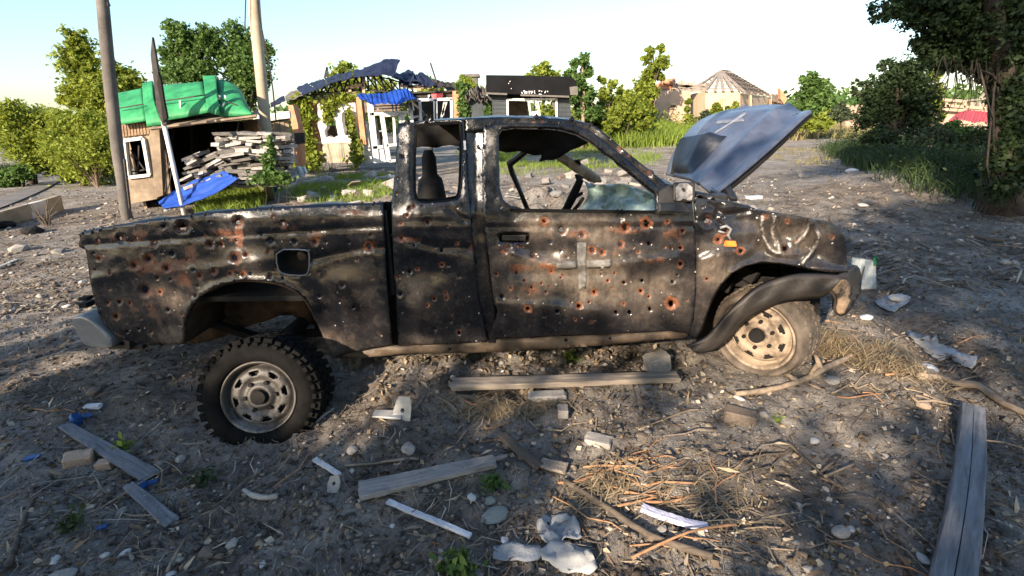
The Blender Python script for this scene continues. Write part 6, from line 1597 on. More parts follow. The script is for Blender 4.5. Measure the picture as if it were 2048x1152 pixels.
def field(x0, x1, y0, y1, n, rg, dens=None, edge=.8):
    X = rg.uniform(x0, x1, n); Y = rg.uniform(y0, y1, n)
    k = (fbm(X * .8, Y * .8, 3, 77) + .5 > rg.uniform(0, edge, n))
    if dens is not None: k &= dens(X, Y)
    X, Y = X[k], Y[k]; return np.stack([X, Y, height(X, Y) - .02], 1)
rg = np.random.default_rng(5)
def pxfield(poly, x0, x1, y0, y1, n, thr=None, jit=6.0):
    """points on the ground inside a patch whose outline is read off the photograph"""
    X = rg.uniform(x0, x1, n); Y = rg.uniform(y0, y1, n); Z = height(X, Y)
    px, py = proj(X, Y, Z); px = px + rg.normal(size=n) * jit; py = py + rg.normal(size=n) * jit * .5 * np.clip(8.0 / Y, .1, 1)
    k = pip(poly, px, py)
    if thr is not None: k &= fbm(X * .9, Y * .9, 3, 77) > thr + .25 * rg.normal(size=n)
    return np.stack([X, Y, Z - .02], 1)[k]
P = pxfield([(1090, 262), (1130, 246), (1420, 246), (1440, 270), (1420, 288), (1350, 292), (1290, 296), (1200, 296), (1090, 290)], 2, 18, 18, 40, 90000)
blades("bright_grass", P, .75, .022, M['grass_lit'], rg, .5)
P3 = P[rg.uniform(0, 1, len(P)) < .25]; P3 = P3 + np.stack([rg.normal(size=len(P3)) * .2, rg.normal(size=len(P3)) * .2, rg.uniform(.1, 1.5, len(P3)) * vnoise(P3[:, 0] * .6, P3[:, 1] * .4, 3)], 1)
V, Fq = leaf_quads(P3, .15, rg, .1, .5); tag(np_mesh("bright_weeds", V, Fq, M['leaf_lit']), kind='stuff')
P = pxfield([(1560, 262), (1600, 255), (1690, 252), (1760, 262), (1740, 276), (1690, 278), (1640, 276), (1570, 282)], 10, 50, 22, 70, 120000)
blades("dry_yellow_grass", P, .6, .03, M['grass_dry'], rg, .6)
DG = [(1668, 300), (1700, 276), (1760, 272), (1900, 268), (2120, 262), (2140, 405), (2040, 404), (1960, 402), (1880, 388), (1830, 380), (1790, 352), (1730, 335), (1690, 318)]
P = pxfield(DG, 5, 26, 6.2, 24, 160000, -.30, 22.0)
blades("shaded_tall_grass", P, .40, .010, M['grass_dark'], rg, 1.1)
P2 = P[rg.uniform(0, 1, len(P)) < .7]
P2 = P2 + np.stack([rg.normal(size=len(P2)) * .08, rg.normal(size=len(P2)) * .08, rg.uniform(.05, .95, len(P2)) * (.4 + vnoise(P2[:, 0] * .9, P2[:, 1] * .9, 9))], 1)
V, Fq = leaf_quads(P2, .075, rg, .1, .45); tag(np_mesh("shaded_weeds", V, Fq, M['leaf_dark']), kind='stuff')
P = pxfield([(395, 420), (420, 392), (450, 378), (490, 376), (530, 362), (560, 352), (572, 372), (540, 392), (520, 412), (470, 424), (400, 428)], -8, -3, 7.5, 13, 60000, -.5)
P = P[rg.uniform(0, 1, len(P)) < .45]
blades("kiosk_weeds", P, .24, .007, M['grass_lit'], rg, .8)
P3 = P[rg.uniform(0, 1, len(P)) < .3] + np.array([0, 0, .1]); V, Fq = leaf_quads(P3 + rg.normal(size=P3.shape) * .07, .06, rg, .1, .6); tag(np_mesh("kiosk_weed_leaves", V, Fq, M['leaf_lit']), kind='stuff')
P = pxfield([(600, 330), (640, 318), (725, 312), (740, 330), (700, 338), (640, 342), (610, 344)], -9, -2, 12, 18, 60000, -.5)
blades("house_weeds", P, .40, .014, M['grass_lit'], rg, .8)
P = pxfield([(575, 400), (600, 372), (640, 356), (720, 350), (790, 345), (790, 395), (700, 404), (640, 408)], -7, -1, 7, 18, 50000, .12, 10.0)
blades("yard_weeds", P, .16, .008, M['grass_lit'], rg, .9)
P = pxfield([(930, 296), (1130, 286), (1330, 298), (1310, 330), (1180, 342), (1050, 350), (930, 344)], -3, 8, 9, 32, 60000, .02, 12.0)
blades("track_weeds", P, .22, .010, M['grass_lit'], rg, .9)
P = pxfield([(1300, 300), (1500, 292), (1680, 300), (1660, 330), (1400, 330)], 2, 16, 9, 30, 40000, .22, 12.0)
blades("track_edge_weeds", P, .14, .010, M['grass_dry'], rg, .9)
P = field(-24, -10.5, 10.0, 24, 22000, rg, lambda X, Y: (X / Y < -.95) & (X / Y > -1.6) & ~((X / Y > -1.17) & (Y < 17)), .9)
blades("roadside_grass", P, .4, .02, M['grass_dark'], rg, .6)
P = field(-9, 9, 1.3, 13, 5000, rg, lambda X, Y: fbm(X * .7, Y * .7, 3, 55) > .22)
blades("sparse_dry_grass", P, .07, .004, M['grass_dry'], rg, 1.2)
# roadside bushes, far left
for k, (x, y, r, lb) in enumerate([(40, 345, 18, "dark green bush on the far side of the road"), (15, 360, 20, "dark low bush at the left picture edge by the road"), (62, 335, 14, "small bush at the bend of the road"), (150, 350, 18, "bush at the foot of the sunlit tree")]):
    tree("shrub", lb, "shrub", 15 + k * .4, (x, y + r), [(x, y, r), (x - r * .8, y + r * .3, r * .7), (x + r * .8, y + r * .3, r * .7)], M['leaf_mid'] if k < 3 else M['leaf_lit'], 2200, .13, .04, 120 + k, limbs=False)
# dry twiggy bush on the lit ground by the pole, weeds by the walls
def twig_bush(name, label, px, py, hpx, n, seed, mat='branch'):
    p = gpt(px, py); t_ = thing(name, label, "dead bush", p); rr = random.Random(seed); mb = MB(); m = (at(px + 1, py, p.y) - at(px, py, p.y)).length
    for k in range(n):
        a = rr.uniform(0, 6.28); L_ = hpx * m * rr.uniform(.5, 1.1); d = Vector((math.cos(a) * .5, math.sin(a) * .4, 1)).normalized()
        mid = p + d * L_ * .5 + Vector((rr.uniform(-.05, .05), 0, 0)); mb.tube([p - Vector((0, 0, .05)), mid, p + d * L_ + Vector((rr.uniform(-.15, .15), 0, -.04))], [.014, .009, .003], 4)
    build("stems", mb, M[mat], t_); return t_
twig_bush("dead_bush", "dry leafless bush on sunlit dirt left of the grey pole", 195, 375, 62, 40, 3)
twig_bush("dead_bush", "spindly dry bush beside the burnt scrap left of the truck", 95, 452, 60, 14, 5, 'wood_dark')
for k, (x, y, r, Y_, m_, lb) in enumerate([(1905, 262, 24, 13, 'leaf_mid', "green bush under the arching limb before the red roof"), (1960, 275, 20, 12, 'leaf_dark', "dark bush by the fence boards under the arching limb"), (1870, 268, 20, 12.5, 'leaf_grey', "grey green bush at the foot of the dark tree"), (1760, 268, 18, 13, 'leaf_dark', "low dark bush left of the dark tree's stem"), (1960, 350, 34, 8.6, 'leaf_dark', "dark bramble mound beside the old tree's foot"), (1870, 345, 26, 9.2, 'leaf_dark', "dark bramble mound in the middle of the right bank"), (1780, 318, 20, 11, 'leaf_dark', "dark bramble mound at the left end of the right bank"), (2040, 370, 30, 7.8, 'leaf_dark', "dark bramble at the right edge below the old tree")]):
    tree("bramble" if k > 3 else "shrub", lb, "shrub", Y_, (x, y + r), [(x, y, r), (x - r * .9, y + r * .4, r * .8), (x + r * .9, y + r * .35, r * .8), (x - r * 1.7, y + r * .6, r * .5), (x + r * 1.7, y + r * .6, r * .5)], M[m_], 5200, .075, .03, 150 + k, limbs=False, shell=.8)
# ivy on the white house
def ivy(name, label, spots, Y, n, seed, mat='leaf_lit', size=.13):
    rg_ = np.random.default_rng(seed); cl = []
    for px, py, rx, ry, dy in spots:
        p = at(px, py, Y + dy); m = (at(px + 1, py, Y) - at(px, py, Y)).length; cl.append((p.x, p.y, p.z, rx * m, .12, ry * m))
    t_ = thing(name, label, "ivy", ground_at(Vector(cl[0][:3])))
    k = rg_.choice(len(cl), n, p=np.array([c[3] * c[5] for c in cl]) / sum(c[3] * c[5] for c in cl)); C_ = np.array(cl)[k]
    u = rg_.normal(size=(n, 3)) * .5
    V, Fq = leaf_quads(C_[:, :3] + u * C_[:, 3:6], size, rg_, .4, .8); np_mesh("leaves", V - np.array(t_.location), Fq, M[mat], t_)
    mb = MB(); rr = random.Random(seed)
    for c in cl:
        mb.tube([ground_at(Vector((c[0] + rr.uniform(-.1, .1), c[1], 0))), Vector((c[0] + rr.uniform(-.2, .2), c[1] + .05, c[2] * .5)), Vector(c[:3])], [.007, .006, .004], 4)
    build("stem", mb, M['bark'], t_)
ivy("ivy_plant", "thick ivy covering the house front between the orange pillar and the windows", [(598, 205, 16, 14, -.1), (608, 232, 18, 22, -.1), (610, 268, 15, 24, -.1), (620, 300, 13, 22, -.1), (632, 320, 12, 12, -.1), (600, 330, 14, 10, -.3)], HY, 2300, 1)
ivy("ivy_plant", "ivy trailing over and through the left ragged window hole", [(658, 215, 14, 10, -.1), (656, 232, 10, 14, -.05), (664, 205, 22, 6, -.1), (690, 195, 26, 8, 0)], HY, 420, 2)
ivy("ivy_plant", "ivy strand climbing beside the orange pillar by the entrance", [(702, 240, 6, 22, -.15), (706, 270, 8, 20, -.2), (714, 300, 12, 16, -.3), (712, 322, 16, 10, -.4)], HY, 560, 3)
ivy("ivy_plant", "dark ivy hanging between the brown pillar and the burnt lean-to", [(925, 175, 14, 8, -.3), (926, 200, 8, 22, -.3), (930, 230, 10, 24, -.3), (978, 222, 8, 16, -.3)], BY + .8, 1200, 4, 'leaf_mid')
ivy("ivy_plant", "weeds and creeper in front of the slab wall at the tan pole's foot", [(538, 335, 10, 26, 0), (543, 295, 5, 26, 0), (556, 356, 22, 12, -.2), (526, 358, 24, 10, -.2)], 9.2, 1700, 5, 'leaf_mid', .06)
ivy("trunk_ivy", "ivy wrapped round the big old tree's trunk", [(2025, 200, 22, 40, -.35), (2030, 280, 22, 40, -.35), (2015, 240, 16, 40, -.35), (2035, 350, 26, 30, -.4), (1996, 300, 10, 60, -.4), (2000, 380, 18, 20, -.5)], BTY, 5200, 6, 'leaf_dark', .06)

# ------------------------------------------------------------------ trees behind the camera that shade the yard
def sun_patch_filter(targets):
    """openings in the shade trees' foliage: leaves whose shadow would fall on a listed sunlit patch are left out"""
    T = np.array([(p.x, p.y, p.z, r, k) for p, r, k in targets]); S = np.array(TO_SUN); rgp = np.random.default_rng(99)
    def f(P):
        keep = np.ones(len(P), bool); u = rgp.uniform(0, 1, len(P))
        for tx, ty, tz, r, k in T:
            d = P - np.array([tx, ty, tz]); along = d @ S; perp = np.linalg.norm(d - along[:, None] * S, axis=1)
            keep &= ~((along > 0) & (perp < r * (0.7 + .5 * u)) & (rgp.uniform(0, 1, len(P)) < k))
        return keep
    return f
PT = [(fwp + Vector((0, -.05, 0)), .34, .96), (sp(1130, 455), .18, .97), (sp(1080, 455), .16, .97), (sp(1190, 445), .16, .97), (sp(1250, 440), .14, .9), (sp(1150, 560), .26, .93), (sp(1230, 575), .24, .93), (sp(1090, 520), .18, .9), (sp(1330, 590), .20, .85),
      (sp(1560, 480), .26, .95), (sp(1620, 500), .16, .95), (sp(1430, 520), .18, .95), (sp(1690, 605), .10, .95), (sp(1270, 330), .08, .6), (sp(1165, 330) + IN * 1.5, .25, .9),
      (gpt(760, 735), .40, .98), (gpt(850, 745), .30, .9), (gpt(700, 720), .18, .9), 
      (gpt(1000, 775), .22, .7), (gpt(1180, 775), .25, .75), (gpt(1130, 860), .22, .6), (gpt(1280, 900), .22, .5), (gpt(1230, 950), .20, .85), (gpt(1150, 975), .12, .8),
      (gpt(1760, 720), .32, .92), (gpt(1690, 690), .22, .9), (gpt(1640, 740), .16, .8), (gpt(1880, 760), .18, .7), (gpt(790, 840), .16, .5), (gpt(760, 900), .16, .45),
      (gpt(20, 480), .5, .9), (gpt(120, 500), .4, .8), (gpt(15, 760), .26, .97), (gpt(30, 580), .28, .9), (gpt(80, 560), .2, .8), (gpt(160, 930), .07, .95), (gpt(40, 640), .2, .7), (gpt(395, 750), .08, .8), (sp(350, 600), .14, .35), (sp(440, 590, .2), .15, .8), (gpt(1500, 900), .3, .35), (gpt(1320, 1000), .22, .4)]
for x_ in range(800, 1370, 60): PT.append((sp(x_, 690), .08, .65))
FLT = sun_patch_filter(PT)
def shade_tree(label, w, a, h, rad, n, seed):
    """w across the sun's direction, a along it (metres, negative = towards the sun)"""
    x = .866 * w + .5 * a; y = -.5 * w + .866 * a
    g = Vector((x, y, hz(x, y))); rg_ = np.random.default_rng(seed); rr = random.Random(seed)
    t_ = thing("shade_tree", label, "tree", g, "trees behind the viewer that shade the yard")
    cl = [(x + rr.uniform(-.55, .55) * rad, y + rr.uniform(-.5, .5) * rad, g.z + 1.6 + (h - 2.2) * (k + .5) / 9, rad * rr.uniform(.6, .8), rad * rr.uniform(.5, .7), rad * .45) for k in range(9)]
    P = cluster_points(cl, n, rg_, 10, .5); P = P[P[:, 2] > .9]; P = P[FLT(P)]
    V, Fq = leaf_quads(P, .17, rg_, .2, .7); np_mesh("crown", V - np.array(g), Fq, M['leaf_mid'], t_)
    mb = MB(); mb.tube([g - Vector((0, 0, .2)), g + Vector((.1, 0, h * .4)), g + Vector((0, .1, h * .9))], [.2, .15, .04], 8)
    for c in cl: mb.tube([g + Vector((.05, 0, h * .3)), Vector(c[:3])], [.08, .02], 5)
    build("trunk", mb, M['bark'], t_, smooth=True)
for k, (w, a, h, rad, n, lb) in enumerate((w_, a_, h_, r_, int(n_ * .72), l_) for w_, a_, h_, r_, n_, l_ in [(-3.8, -9.5, 5.8, 1.7, 8000, "lowest and leftmost of the shade trees behind the viewer"), (-1.6, -8.5, 6.4, 2.4, 11000, "second shade tree from the left behind the viewer"), (1.8, -9.0, 8.2, 2.4, 12000, "middle one of the row of shade trees behind the viewer"), (4.6, -10.0, 14.5, 2.6, 17000, "tallest shade tree behind the viewer, right of the middle one"), (2.6, -11.5, 13.5, 2.2, 15000, "slim tall shade tree behind the viewer, standing further back than the rest"), (8.2, -10.5, 14.0, 2.8, 16000, "rightmost tall shade tree behind the viewer")]):
    shade_tree(lb, w, a, h, rad, n, 200 + k)
# far belt of trees that closes the horizon
rg_ = np.random.default_rng(301)
X = rg_.uniform(-130, 150, 26000); Y = rg_.uniform(70, 95, 26000); H = 2.2 + 3.2 * vnoise(X * .07, Y * .0 + 3.0, 5) * (.4 + vnoise(X * .35, Y * .1, 6))
P = np.stack([X, Y, np.maximum(.2, H * rg_.uniform(0, 1, 26000) ** .7)], 1)
V, Fq = leaf_quads(P, .75, rg_, .1, .8)
tag(np_mesh("far_treeline", V, Fq, M['leaf_mid']), kind='stuff')
# ------------------------------------------------------------------ things lying on the ground
def mpx(px, py):
    a = gpt(px, py); b = at(px + 1, py, a.y); return (b - at(px, py, a.y)).length
def plank(name, label, cat, p0, p1, w0, w1, t, mat, seed=1, lift=0.0, jag0=0.0, jag1=0.0, bow=0.0, crack=False, sink=0.0, parts=()):
    """board lying on the dirt between two ground pixels"""
    a, b = gpt(*p0), gpt(*p1); rr = random.Random(seed); d = (b - a); L_ = d.length; d.normalize(); s = d.cross(Vector((0, 0, 1))).normalized()
    n = 22
    samples = [hz((a + d * L_ * k / 12).x, (a + d * L_ * k / 12).y) for k in range(13)]
    za, zb = max(samples[:7]), max(samples[6:])
    rows = []; m = 9
    for i in range(n + 1):
        u = i / n; w = w0 + (w1 - w0) * u; c = a + d * L_ * u; z = za + (zb - za) * u + lift - sink + t * .5
        row = []
        prof = [(-.5, -.5), (-.5, .38), (-.44, .5), (-.014, .5), (0, .5), (.014, .5), (.44, .5), (.5, .38), (.5, -.5)]
        for j, (q, h) in enumerate(prof):
            e = 0.0
            if i == 0: e = -rr.uniform(0, jag0)
            if i == n: e = rr.uniform(0, jag1)
            if i == n - 1: e = rr.uniform(0, jag1) * .4
            p = c + d * e + s * (q * w * (1 + .04 * rr.uniform(-1, 1))) + s * bow * math.sin(u * math.pi)
            dz = -.32 * t if (crack and j == 4 and .05 < u < .97) else 0.0
            row.append(Vector((p.x, p.y, z + h * t + dz + .0012 * math.sin(u * 9 + seed) + rr.uniform(-.0015, .0015))))
        rows.append(row)
    mb = MB(); mb.grid(rows, closed=True); mb.add(rows[0], [tuple(range(m))]); mb.add(rows[-1], [tuple(range(m))])
    o = build(name, mb, mat)
    # object origin at the board, its grain along local X
    mid = (a + b) / 2; ang = math.atan2(d.y, d.x); T = Matrix.Translation(mid) @ Matrix.Rotation(ang, 4, 'Z')
    o.data.transform(T.inverted()); o.location = mid; o.rotation_euler = (0, 0, ang)
    return tag(o, label, cat)
plank("wooden_plank", "long tan plank lying on the dirt along the truck's sill", "plank", (908, 776), (1352, 772), .105, .085, .03, M['wood_tan'], 1, .01, .03, .01)
plank("wooden_plank", "grey splintered plank with a broken end in the middle foreground", "plank", (722, 990), (975, 936), .105, .075, .022, M['wood_grey'], 2, .0, .01, .05)
plank("plank_splinter", "short splintered piece broken off the end of the grey foreground plank", "wood splinter", (930, 948), (1006, 928), .03, .012, .014, M['wood_grey'], 22, .012, 0, .04)
plank("wooden_plank", "long bluish grey plank slanting down at the left foreground", "plank", (128, 846), (300, 956), .052, .078, .014, M['wood_blue'], 3, .01, .01, .02, .0)
plank("wooden_plank", "shorter bluish grey plank below the long slanting one at the left", "plank", (262, 984), (342, 1050), .042, .056, .012, M['wood_blue'], 4, .005, .01, .03, .0)
plank("timber_beam", "thick cracked bluish grey beam pointing at the viewer in the right foreground", "beam", (1934, 850), (1893, 1215), .092, .118, .06, M['wood_blue'], 5, -.005, .005, .01, -.014, True)
plank("wooden_plank", "dark old slat slanting above the broken plank's end", "plank", (1006, 884), (1078, 946), .04, .05, .018, M['wood_dark'], 6, .02, .03, .01)
plank("board_scrap", "small square tan board scrap by the dark slat's lower end", "board", (1082, 938), (1128, 942), .06, .07, .012, M['wood_tan'], 7, .01, .01, .02)
plank("white_plastic_strip", "long narrow white plastic strip slanting below the broken plank", "plastic strip", (776, 1008), (942, 1084), .024, .022, .012, M['white_plastic'], 8, .008)
plank("white_plastic_strip", "short white strip left of the broken plank", "plastic strip", (632, 930), (680, 958), .026, .022, .012, M['white_plastic'], 9, .01)
plank("lavender_plastic_piece", "crumpled pale lavender plastic trim in the right foreground", "plastic trim", (1286, 1024), (1410, 1062), .035, .03, .02, M['lavender_plastic'], 10, .012, .01, .01, .012)
plank("thin_lath", "thin dark lath on the shaded dirt right of the truck's nose", "lath", (1700, 590), (1790, 572), .03, .02, .01, M['wood_dark'], 11, .01)
plank("dark_board", "dark board half buried in the yard near the right edge", "board", (1930, 470), (2010, 484), .09, .08, .03, M['wood_dark'], 12, .0)
plank("pale_lath", "pale lath lying at the far left on the dirt", "lath", (-10, 540), (34, 522), .05, .05, .012, M['board_grey'], 13, .01)

def stick(name, label, cat, pts, r0, r1, mat, lift=0.004, seed=0, fork=()):
    rr = random.Random(seed); P = []
    for px, py in smooth_loop(pts, 1, False): p = gpt(px, py); P.append(p)
    zmin = [max(hz(p.x, p.y), min(q.z for q in P)) for p in P]
    n = len(P); R_ = [r0 + (r1 - r0) * i / (n - 1) for i in range(n)]
    P = [Vector((p.x, p.y, z + r * .7 + lift)) for p, z, r in zip(P, zmin, R_)]
    org_ = P[n // 2].copy(); mb = MB(); mb.tube([p - org_ for p in P], [r * rr.uniform(.85, 1.15) for r in R_], 7)
    for i0, (dx, dy, dz), L_ in fork:
        b0 = P[min(i0, n - 1)] - org_; mb.tube([b0, b0 + Vector((dx, dy, dz)) * L_ * .5 + Vector((0, 0, .01)), b0 + Vector((dx, dy, dz)) * L_], [r1 * .9, r1 * .7, r1 * .3], 5)
    o = build(name, mb, M[mat], smooth=True, local=True); o.location = org_
    return tag(o, label, cat)
stick("fallen_branch", "thick curved branch lying from the straw clump towards the plank", "branch", [(1472, 797), (1540, 790), (1610, 768), (1650, 745), (1700, 722), (1738, 698)], .014, .020, 'branch', .02, 1, [(5, (.5, .5, .2), .25), (6, (.2, .8, .2), .2), (4, (-.3, .5, .1), .15)])
stick("fallen_branch", "long bare branch running off the right edge past the white bag", "branch", [(1835, 762), (1890, 765), (1940, 785), (1990, 812), (2060, 842)], .020, .016, 'branch', .02, 2, [(3, (.7, -.3, .05), .25)])
stick("fallen_branch", "long brown stick slanting through the centre right foreground", "branch", [(1128, 968), (1210, 1020), (1280, 1070), (1340, 1096), (1424, 1122)], .013, .015, 'wood_dark', .012, 3)
stick("fallen_branch", "thin reddish twig crossing the brown stick in the right foreground", "branch", [(1262, 1130), (1330, 1096), (1390, 1072), (1470, 1062)], .006, .005, 'root_orange', .03, 4)
stick("fallen_branch", "dark bent stick at the lower left edge", "branch", [(20, 1140), (40, 1080), (55, 1030), (76, 1000)], .010, .007, 'wood_dark', .01, 5)
stick("fallen_branch", "dark twig at the bottom edge left of centre", "branch", [(336, 1150), (352, 1116), (370, 1086)], .006, .005, 'branch', .01, 6)
stick("fallen_branch", "pale crooked stick above the grey broken plank", "branch", [(690, 936), (740, 934), (780, 926), (838, 924)], .005, .008, 'branch', .01, 7)
stick("fallen_branch", "crossed dark stick in the right foreground dirt", "branch", [(1575, 890), (1610, 925), (1650, 960), (1690, 990)], .006, .008, 'wood_dark', .01, 8, [(4, (.8, .5, .05), .2)])
stick("fallen_branch", "short pale stick resting on the crossed dark stick", "branch", [(1648, 962), (1672, 950), (1708, 936)], .007, .004, 'branch', .02, 9)
stick("fallen_branch", "thin twig slanting right of the tan plank", "branch", [(1276, 864), (1320, 846), (1370, 826), (1400, 822)], .005, .004, 'branch', .01, 10)
stick("fallen_branch", "thin forked twig near the beam's upper end", "branch", [(1820, 800), (1880, 812), (1962, 830)], .008, .004, 'branch', .02, 11)
stick("curved_wire", "curved pale wire beside the long slanting plank", "wire", [(305, 930), (330, 926), (352, 938), (366, 954)], .003, .003, 'branch', .012, 12)
stick("long_twig", "long dark twig lying at the far left of the yard", "twig", [(0, 640), (40, 624), (92, 614)], .008, .006, 'wood_dark', .01, 13)
stick("bent_rod", "dark metal rod sticking out from under the rear wheel", "rod", [(610, 862), (640, 842), (668, 822)], .007, .007, 'wood_grey', .012, 14)
for k, (pts, lb) in enumerate([([(1116, 972), (1160, 968), (1196, 952), (1226, 940), (1270, 936)], "orange root arching up left among the centre roots"), ([(1166, 940), (1200, 936), (1268, 938)], "upper pale orange root of the centre tangle"), ([(1220, 976), (1260, 992), (1316, 998)], "orange root curving right below the tangle"), ([(1234, 1018), (1270, 1010), (1318, 998)], "lower thin orange root"), ([(1240, 960), (1300, 968), (1390, 972)], "long straight root running right"), ([(1196, 950), (1214, 968), (1228, 990)], "short root crossing the tangle"), ([(1290, 1010), (1340, 1010), (1390, 996)], "thin pale root right of the tangle"), ([(930, 824), (990, 818), (1040, 820), (1090, 814)], "pale split stick along the front of the tan plank")]):
    stick("orange_root", lb, "root", pts, .006, .004, 'root_orange', .012, 30 + k)
q = random.Random(61)
for k in range(34):
    x = q.uniform(1120, 1420); y = q.uniform(900, 1110); a = q.uniform(-.7, .5); L_ = q.uniform(40, 130)
    stick("dry_root", "thin dry root lying in the tangle right of the broken plank", "root", [(x, y), (x + L_ * .35 * math.cos(a), y + L_ * .35 * math.sin(a) * .5 + q.uniform(-8, 8)), (x + L_ * .7 * math.cos(a), y + L_ * .7 * math.sin(a) * .5 + q.uniform(-8, 8)), (x + L_ * math.cos(a), y + L_ * math.sin(a) * .5)], q.uniform(.0025, .005), .002, q.choice(['root_orange', 'branch', 'branch', 'wood_dark']), .006, 300 + k)["group"] = "dry roots right of the broken plank"
for k in range(26):
    x = q.uniform(1640, 1900); y = q.uniform(690, 800); a = q.uniform(-.9, .9); L_ = q.uniform(40, 120)
    stick("dry_root", "thin dry root in the straw tangle before the truck's nose", "root", [(x, y), (x + L_ * .35 * math.cos(a), y + L_ * .35 * math.sin(a) * .5 + q.uniform(-9, 9)), (x + L_ * .7 * math.cos(a), y + L_ * .7 * math.sin(a) * .5 + q.uniform(-9, 9)), (x + L_ * math.cos(a), y + L_ * math.sin(a) * .5)], q.uniform(.003, .007), .002, q.choice(['branch', 'branch', 'root_orange']), .015, 340 + k)["group"] = "dry roots before the truck's nose"
# straw clump and roots in front of the front wheel
def straw_clump(name, label, px, py, rx, ry, n, seed, hgt=.10, mat='straw'):
    rg_ = np.random.default_rng(seed); g = gpt(px, py); m = mpx(px, py)
    t_ = thing(name, label, "straw", g); n_ = n
    X = g.x + rg_.normal(size=n_) * rx * m * .5; Y = g.y + rg_.normal(size=n_) * ry * m * .9; Z = height(X, Y) + rg_.uniform(0, hgt, n_) * np.exp(-((X - g.x) / (rx * m)) ** 2)
    a = rg_.uniform(0, 6.28, n_); L_ = rg_.uniform(.05, .17, n_); D = np.stack([np.cos(a), np.sin(a) * .8, rg_.uniform(-.25, .3, n_)], 1)
    w = np.stack([-np.sin(a), np.cos(a), np.zeros(n_)], 1) * rg_.uniform(.0012, .003, n_)[:, None]; P = np.stack([X, Y, Z], 1)
    up = np.array([0, 0, .02]) * rg_.uniform(0, 1.5, n_)[:, None]
    A = P - D * L_[:, None] * .5; B = P + up; C_ = P + D * L_[:, None] * .5
    V = np.stack([A - w, A + w, B + w, B - w, C_ + w, C_ - w], 1).reshape(-1, 3) - np.array(g); i = np.arange(n_)[:, None] * 6
    np_mesh("stalks", V, np.concatenate([i + np.array([[0, 1, 2, 3]]), i + np.array([[3, 2, 4, 5]])], 0), M[mat], t_)["kind"] = "stuff"; return t_
straw_clump("straw_clump", "big tangle of dry straw in front of the truck's nose", 1775, 735, 70, 34, 1500, 1, .10)
straw_clump("straw_clump", "bright dry straw tuft right behind the front wheel", 1672, 706, 40, 26, 900, 2, .14)
straw_clump("straw_clump", "thin dry straw spread below the broken plank's end", 1210, 975, 70, 30, 160, 3, .03)
straw_clump("straw_clump", "dry stalks on the dirt in front of the tan plank", 1010, 822, 110, 14, 500, 4, .03)
straw_clump("straw_clump", "scattered straw in the lower right foreground", 1420, 1000, 160, 60, 200, 5, .02)
# stones
rr = random.Random(77)
def rock_mesh(name, seed, flat=.65, blocky=0.0, sub=2):
    bm = bmesh.new()
    if blocky: 
        bmesh.ops.create_cube(bm, size=1.6); bmesh.ops.subdivide_edges(bm, edges=bm.edges[:], cuts=3, use_grid_fill=True)
    else: bmesh.ops.create_icosphere(bm, subdivisions=sub, radius=1)
    q = np.random.default_rng(seed); o = q.uniform(0, 50, 3)
    planes = [(Vector(q.normal(size=3)).normalized(), q.uniform(.62, .9)) for _ in range(7)]
    for v in bm.verts:
        p = v.co
        if not blocky:
            for n_, d_ in planes:
                e = p.dot(n_) - d_
                if e > 0: p = p - n_ * e * .9
        k = 1 + .10 * float(fbm(np.array([p.x * 1.3 + o[0] + p.z]), np.array([p.y * 1.3 + o[1] - p.z]), 2, seed)[0])
        v.co = Vector((p.x * k, p.y * k, p.z * k * flat))
    if blocky: bmesh.ops.bevel(bm, geom=[e for e in bm.edges if e.calc_face_angle(0) > .6], offset=.09, segments=1, affect='EDGES')
    me = bpy.data.meshes.new(name); bm.to_mesh(me); bm.free()
    return me
def put_rock(name, label, cat, px, py, wpx, mat, seed, flat=.6, blocky=0, asp=.8, rot=None, group=None, sink=.25, tilt=(0, 0)):
    me = rock_mesh(name, seed, flat, blocky); me.materials.append(M[mat]); g = gpt(px, py); o = bpy.data.objects.new(name, me); COL.objects.link(o)
    s = wpx * mpx(px, py) * .5 / (.8 if blocky else 1.0); o.scale = (s, s * asp, s); o.location = (g.x, g.y, g.z + s * flat * (1 - sink) * (.8 if blocky else .8)); o.rotation_euler = (tilt[0], tilt[1], rr.uniform(0, 6.28) if rot is None else rot)
    return tag(o, label, cat, group)
put_rock("brick", "pale tan brick standing at the left below the slanting plank", "brick", 163, 930, 46, 'tan_brick', 1, .7, 1, .6, .5, sink=.3, tilt=(.2, .1))
put_rock("brick_fragment", "small orange brick fragment touching the slanting plank", "brick fragment", 212, 934, 28, 'tan_brick', 2, .6, 1, .7, .2)
put_rock("concrete_block", "pale concrete block standing beside the right end of the tan plank", "concrete block", 1312, 740, 48, 'concrete', 3, .8, 1, .6, .35, sink=.2, tilt=(.1, -.15))
put_rock("brick", "worn brown brick lying in the dirt right of the foreground roots", "brick", 1480, 842, 58, 'stone_brown', 4, .45, 1, .55, -.5)
put_rock("flat_stone", "pale flat stone on the sunlit dirt below the plank", "stone", 1196, 886, 52, 'concrete', 5, .28, 1, .6, -.4)
put_rock("flat_stone", "flat grey stone above the thin pale stick", "stone", 816, 902, 38, 'stone', 6, .6, 0, .8)
put_rock("flat_stone", "brownish flat stone left of the pale stick's stone", "stone", 706, 905, 30, 'stone', 7, .5, 0)
put_rock("flat_board_fragment", "grey flat fragment lying against the tan plank's front", "board fragment", 1095, 797, 78, 'concrete', 8, .18, 1, .35, .05)
put_rock("stone", "small grey block in front of the tan plank", "stone", 1126, 828, 26, 'stone_grey', 9, .7, 1, .8)
put_rock("stone", "smooth round stone near the plank at the left foreground", "stone", 362, 922, 24, 'stone', 10, .6)
put_rock("stone", "white pebble right of the worn brown brick", "stone", 1628, 886, 24, 'white_chip', 11, .6)
put_rock("stone", "smooth grey pebble above the white pebble", "stone", 1528, 834, 20, 'stone', 12, .8)
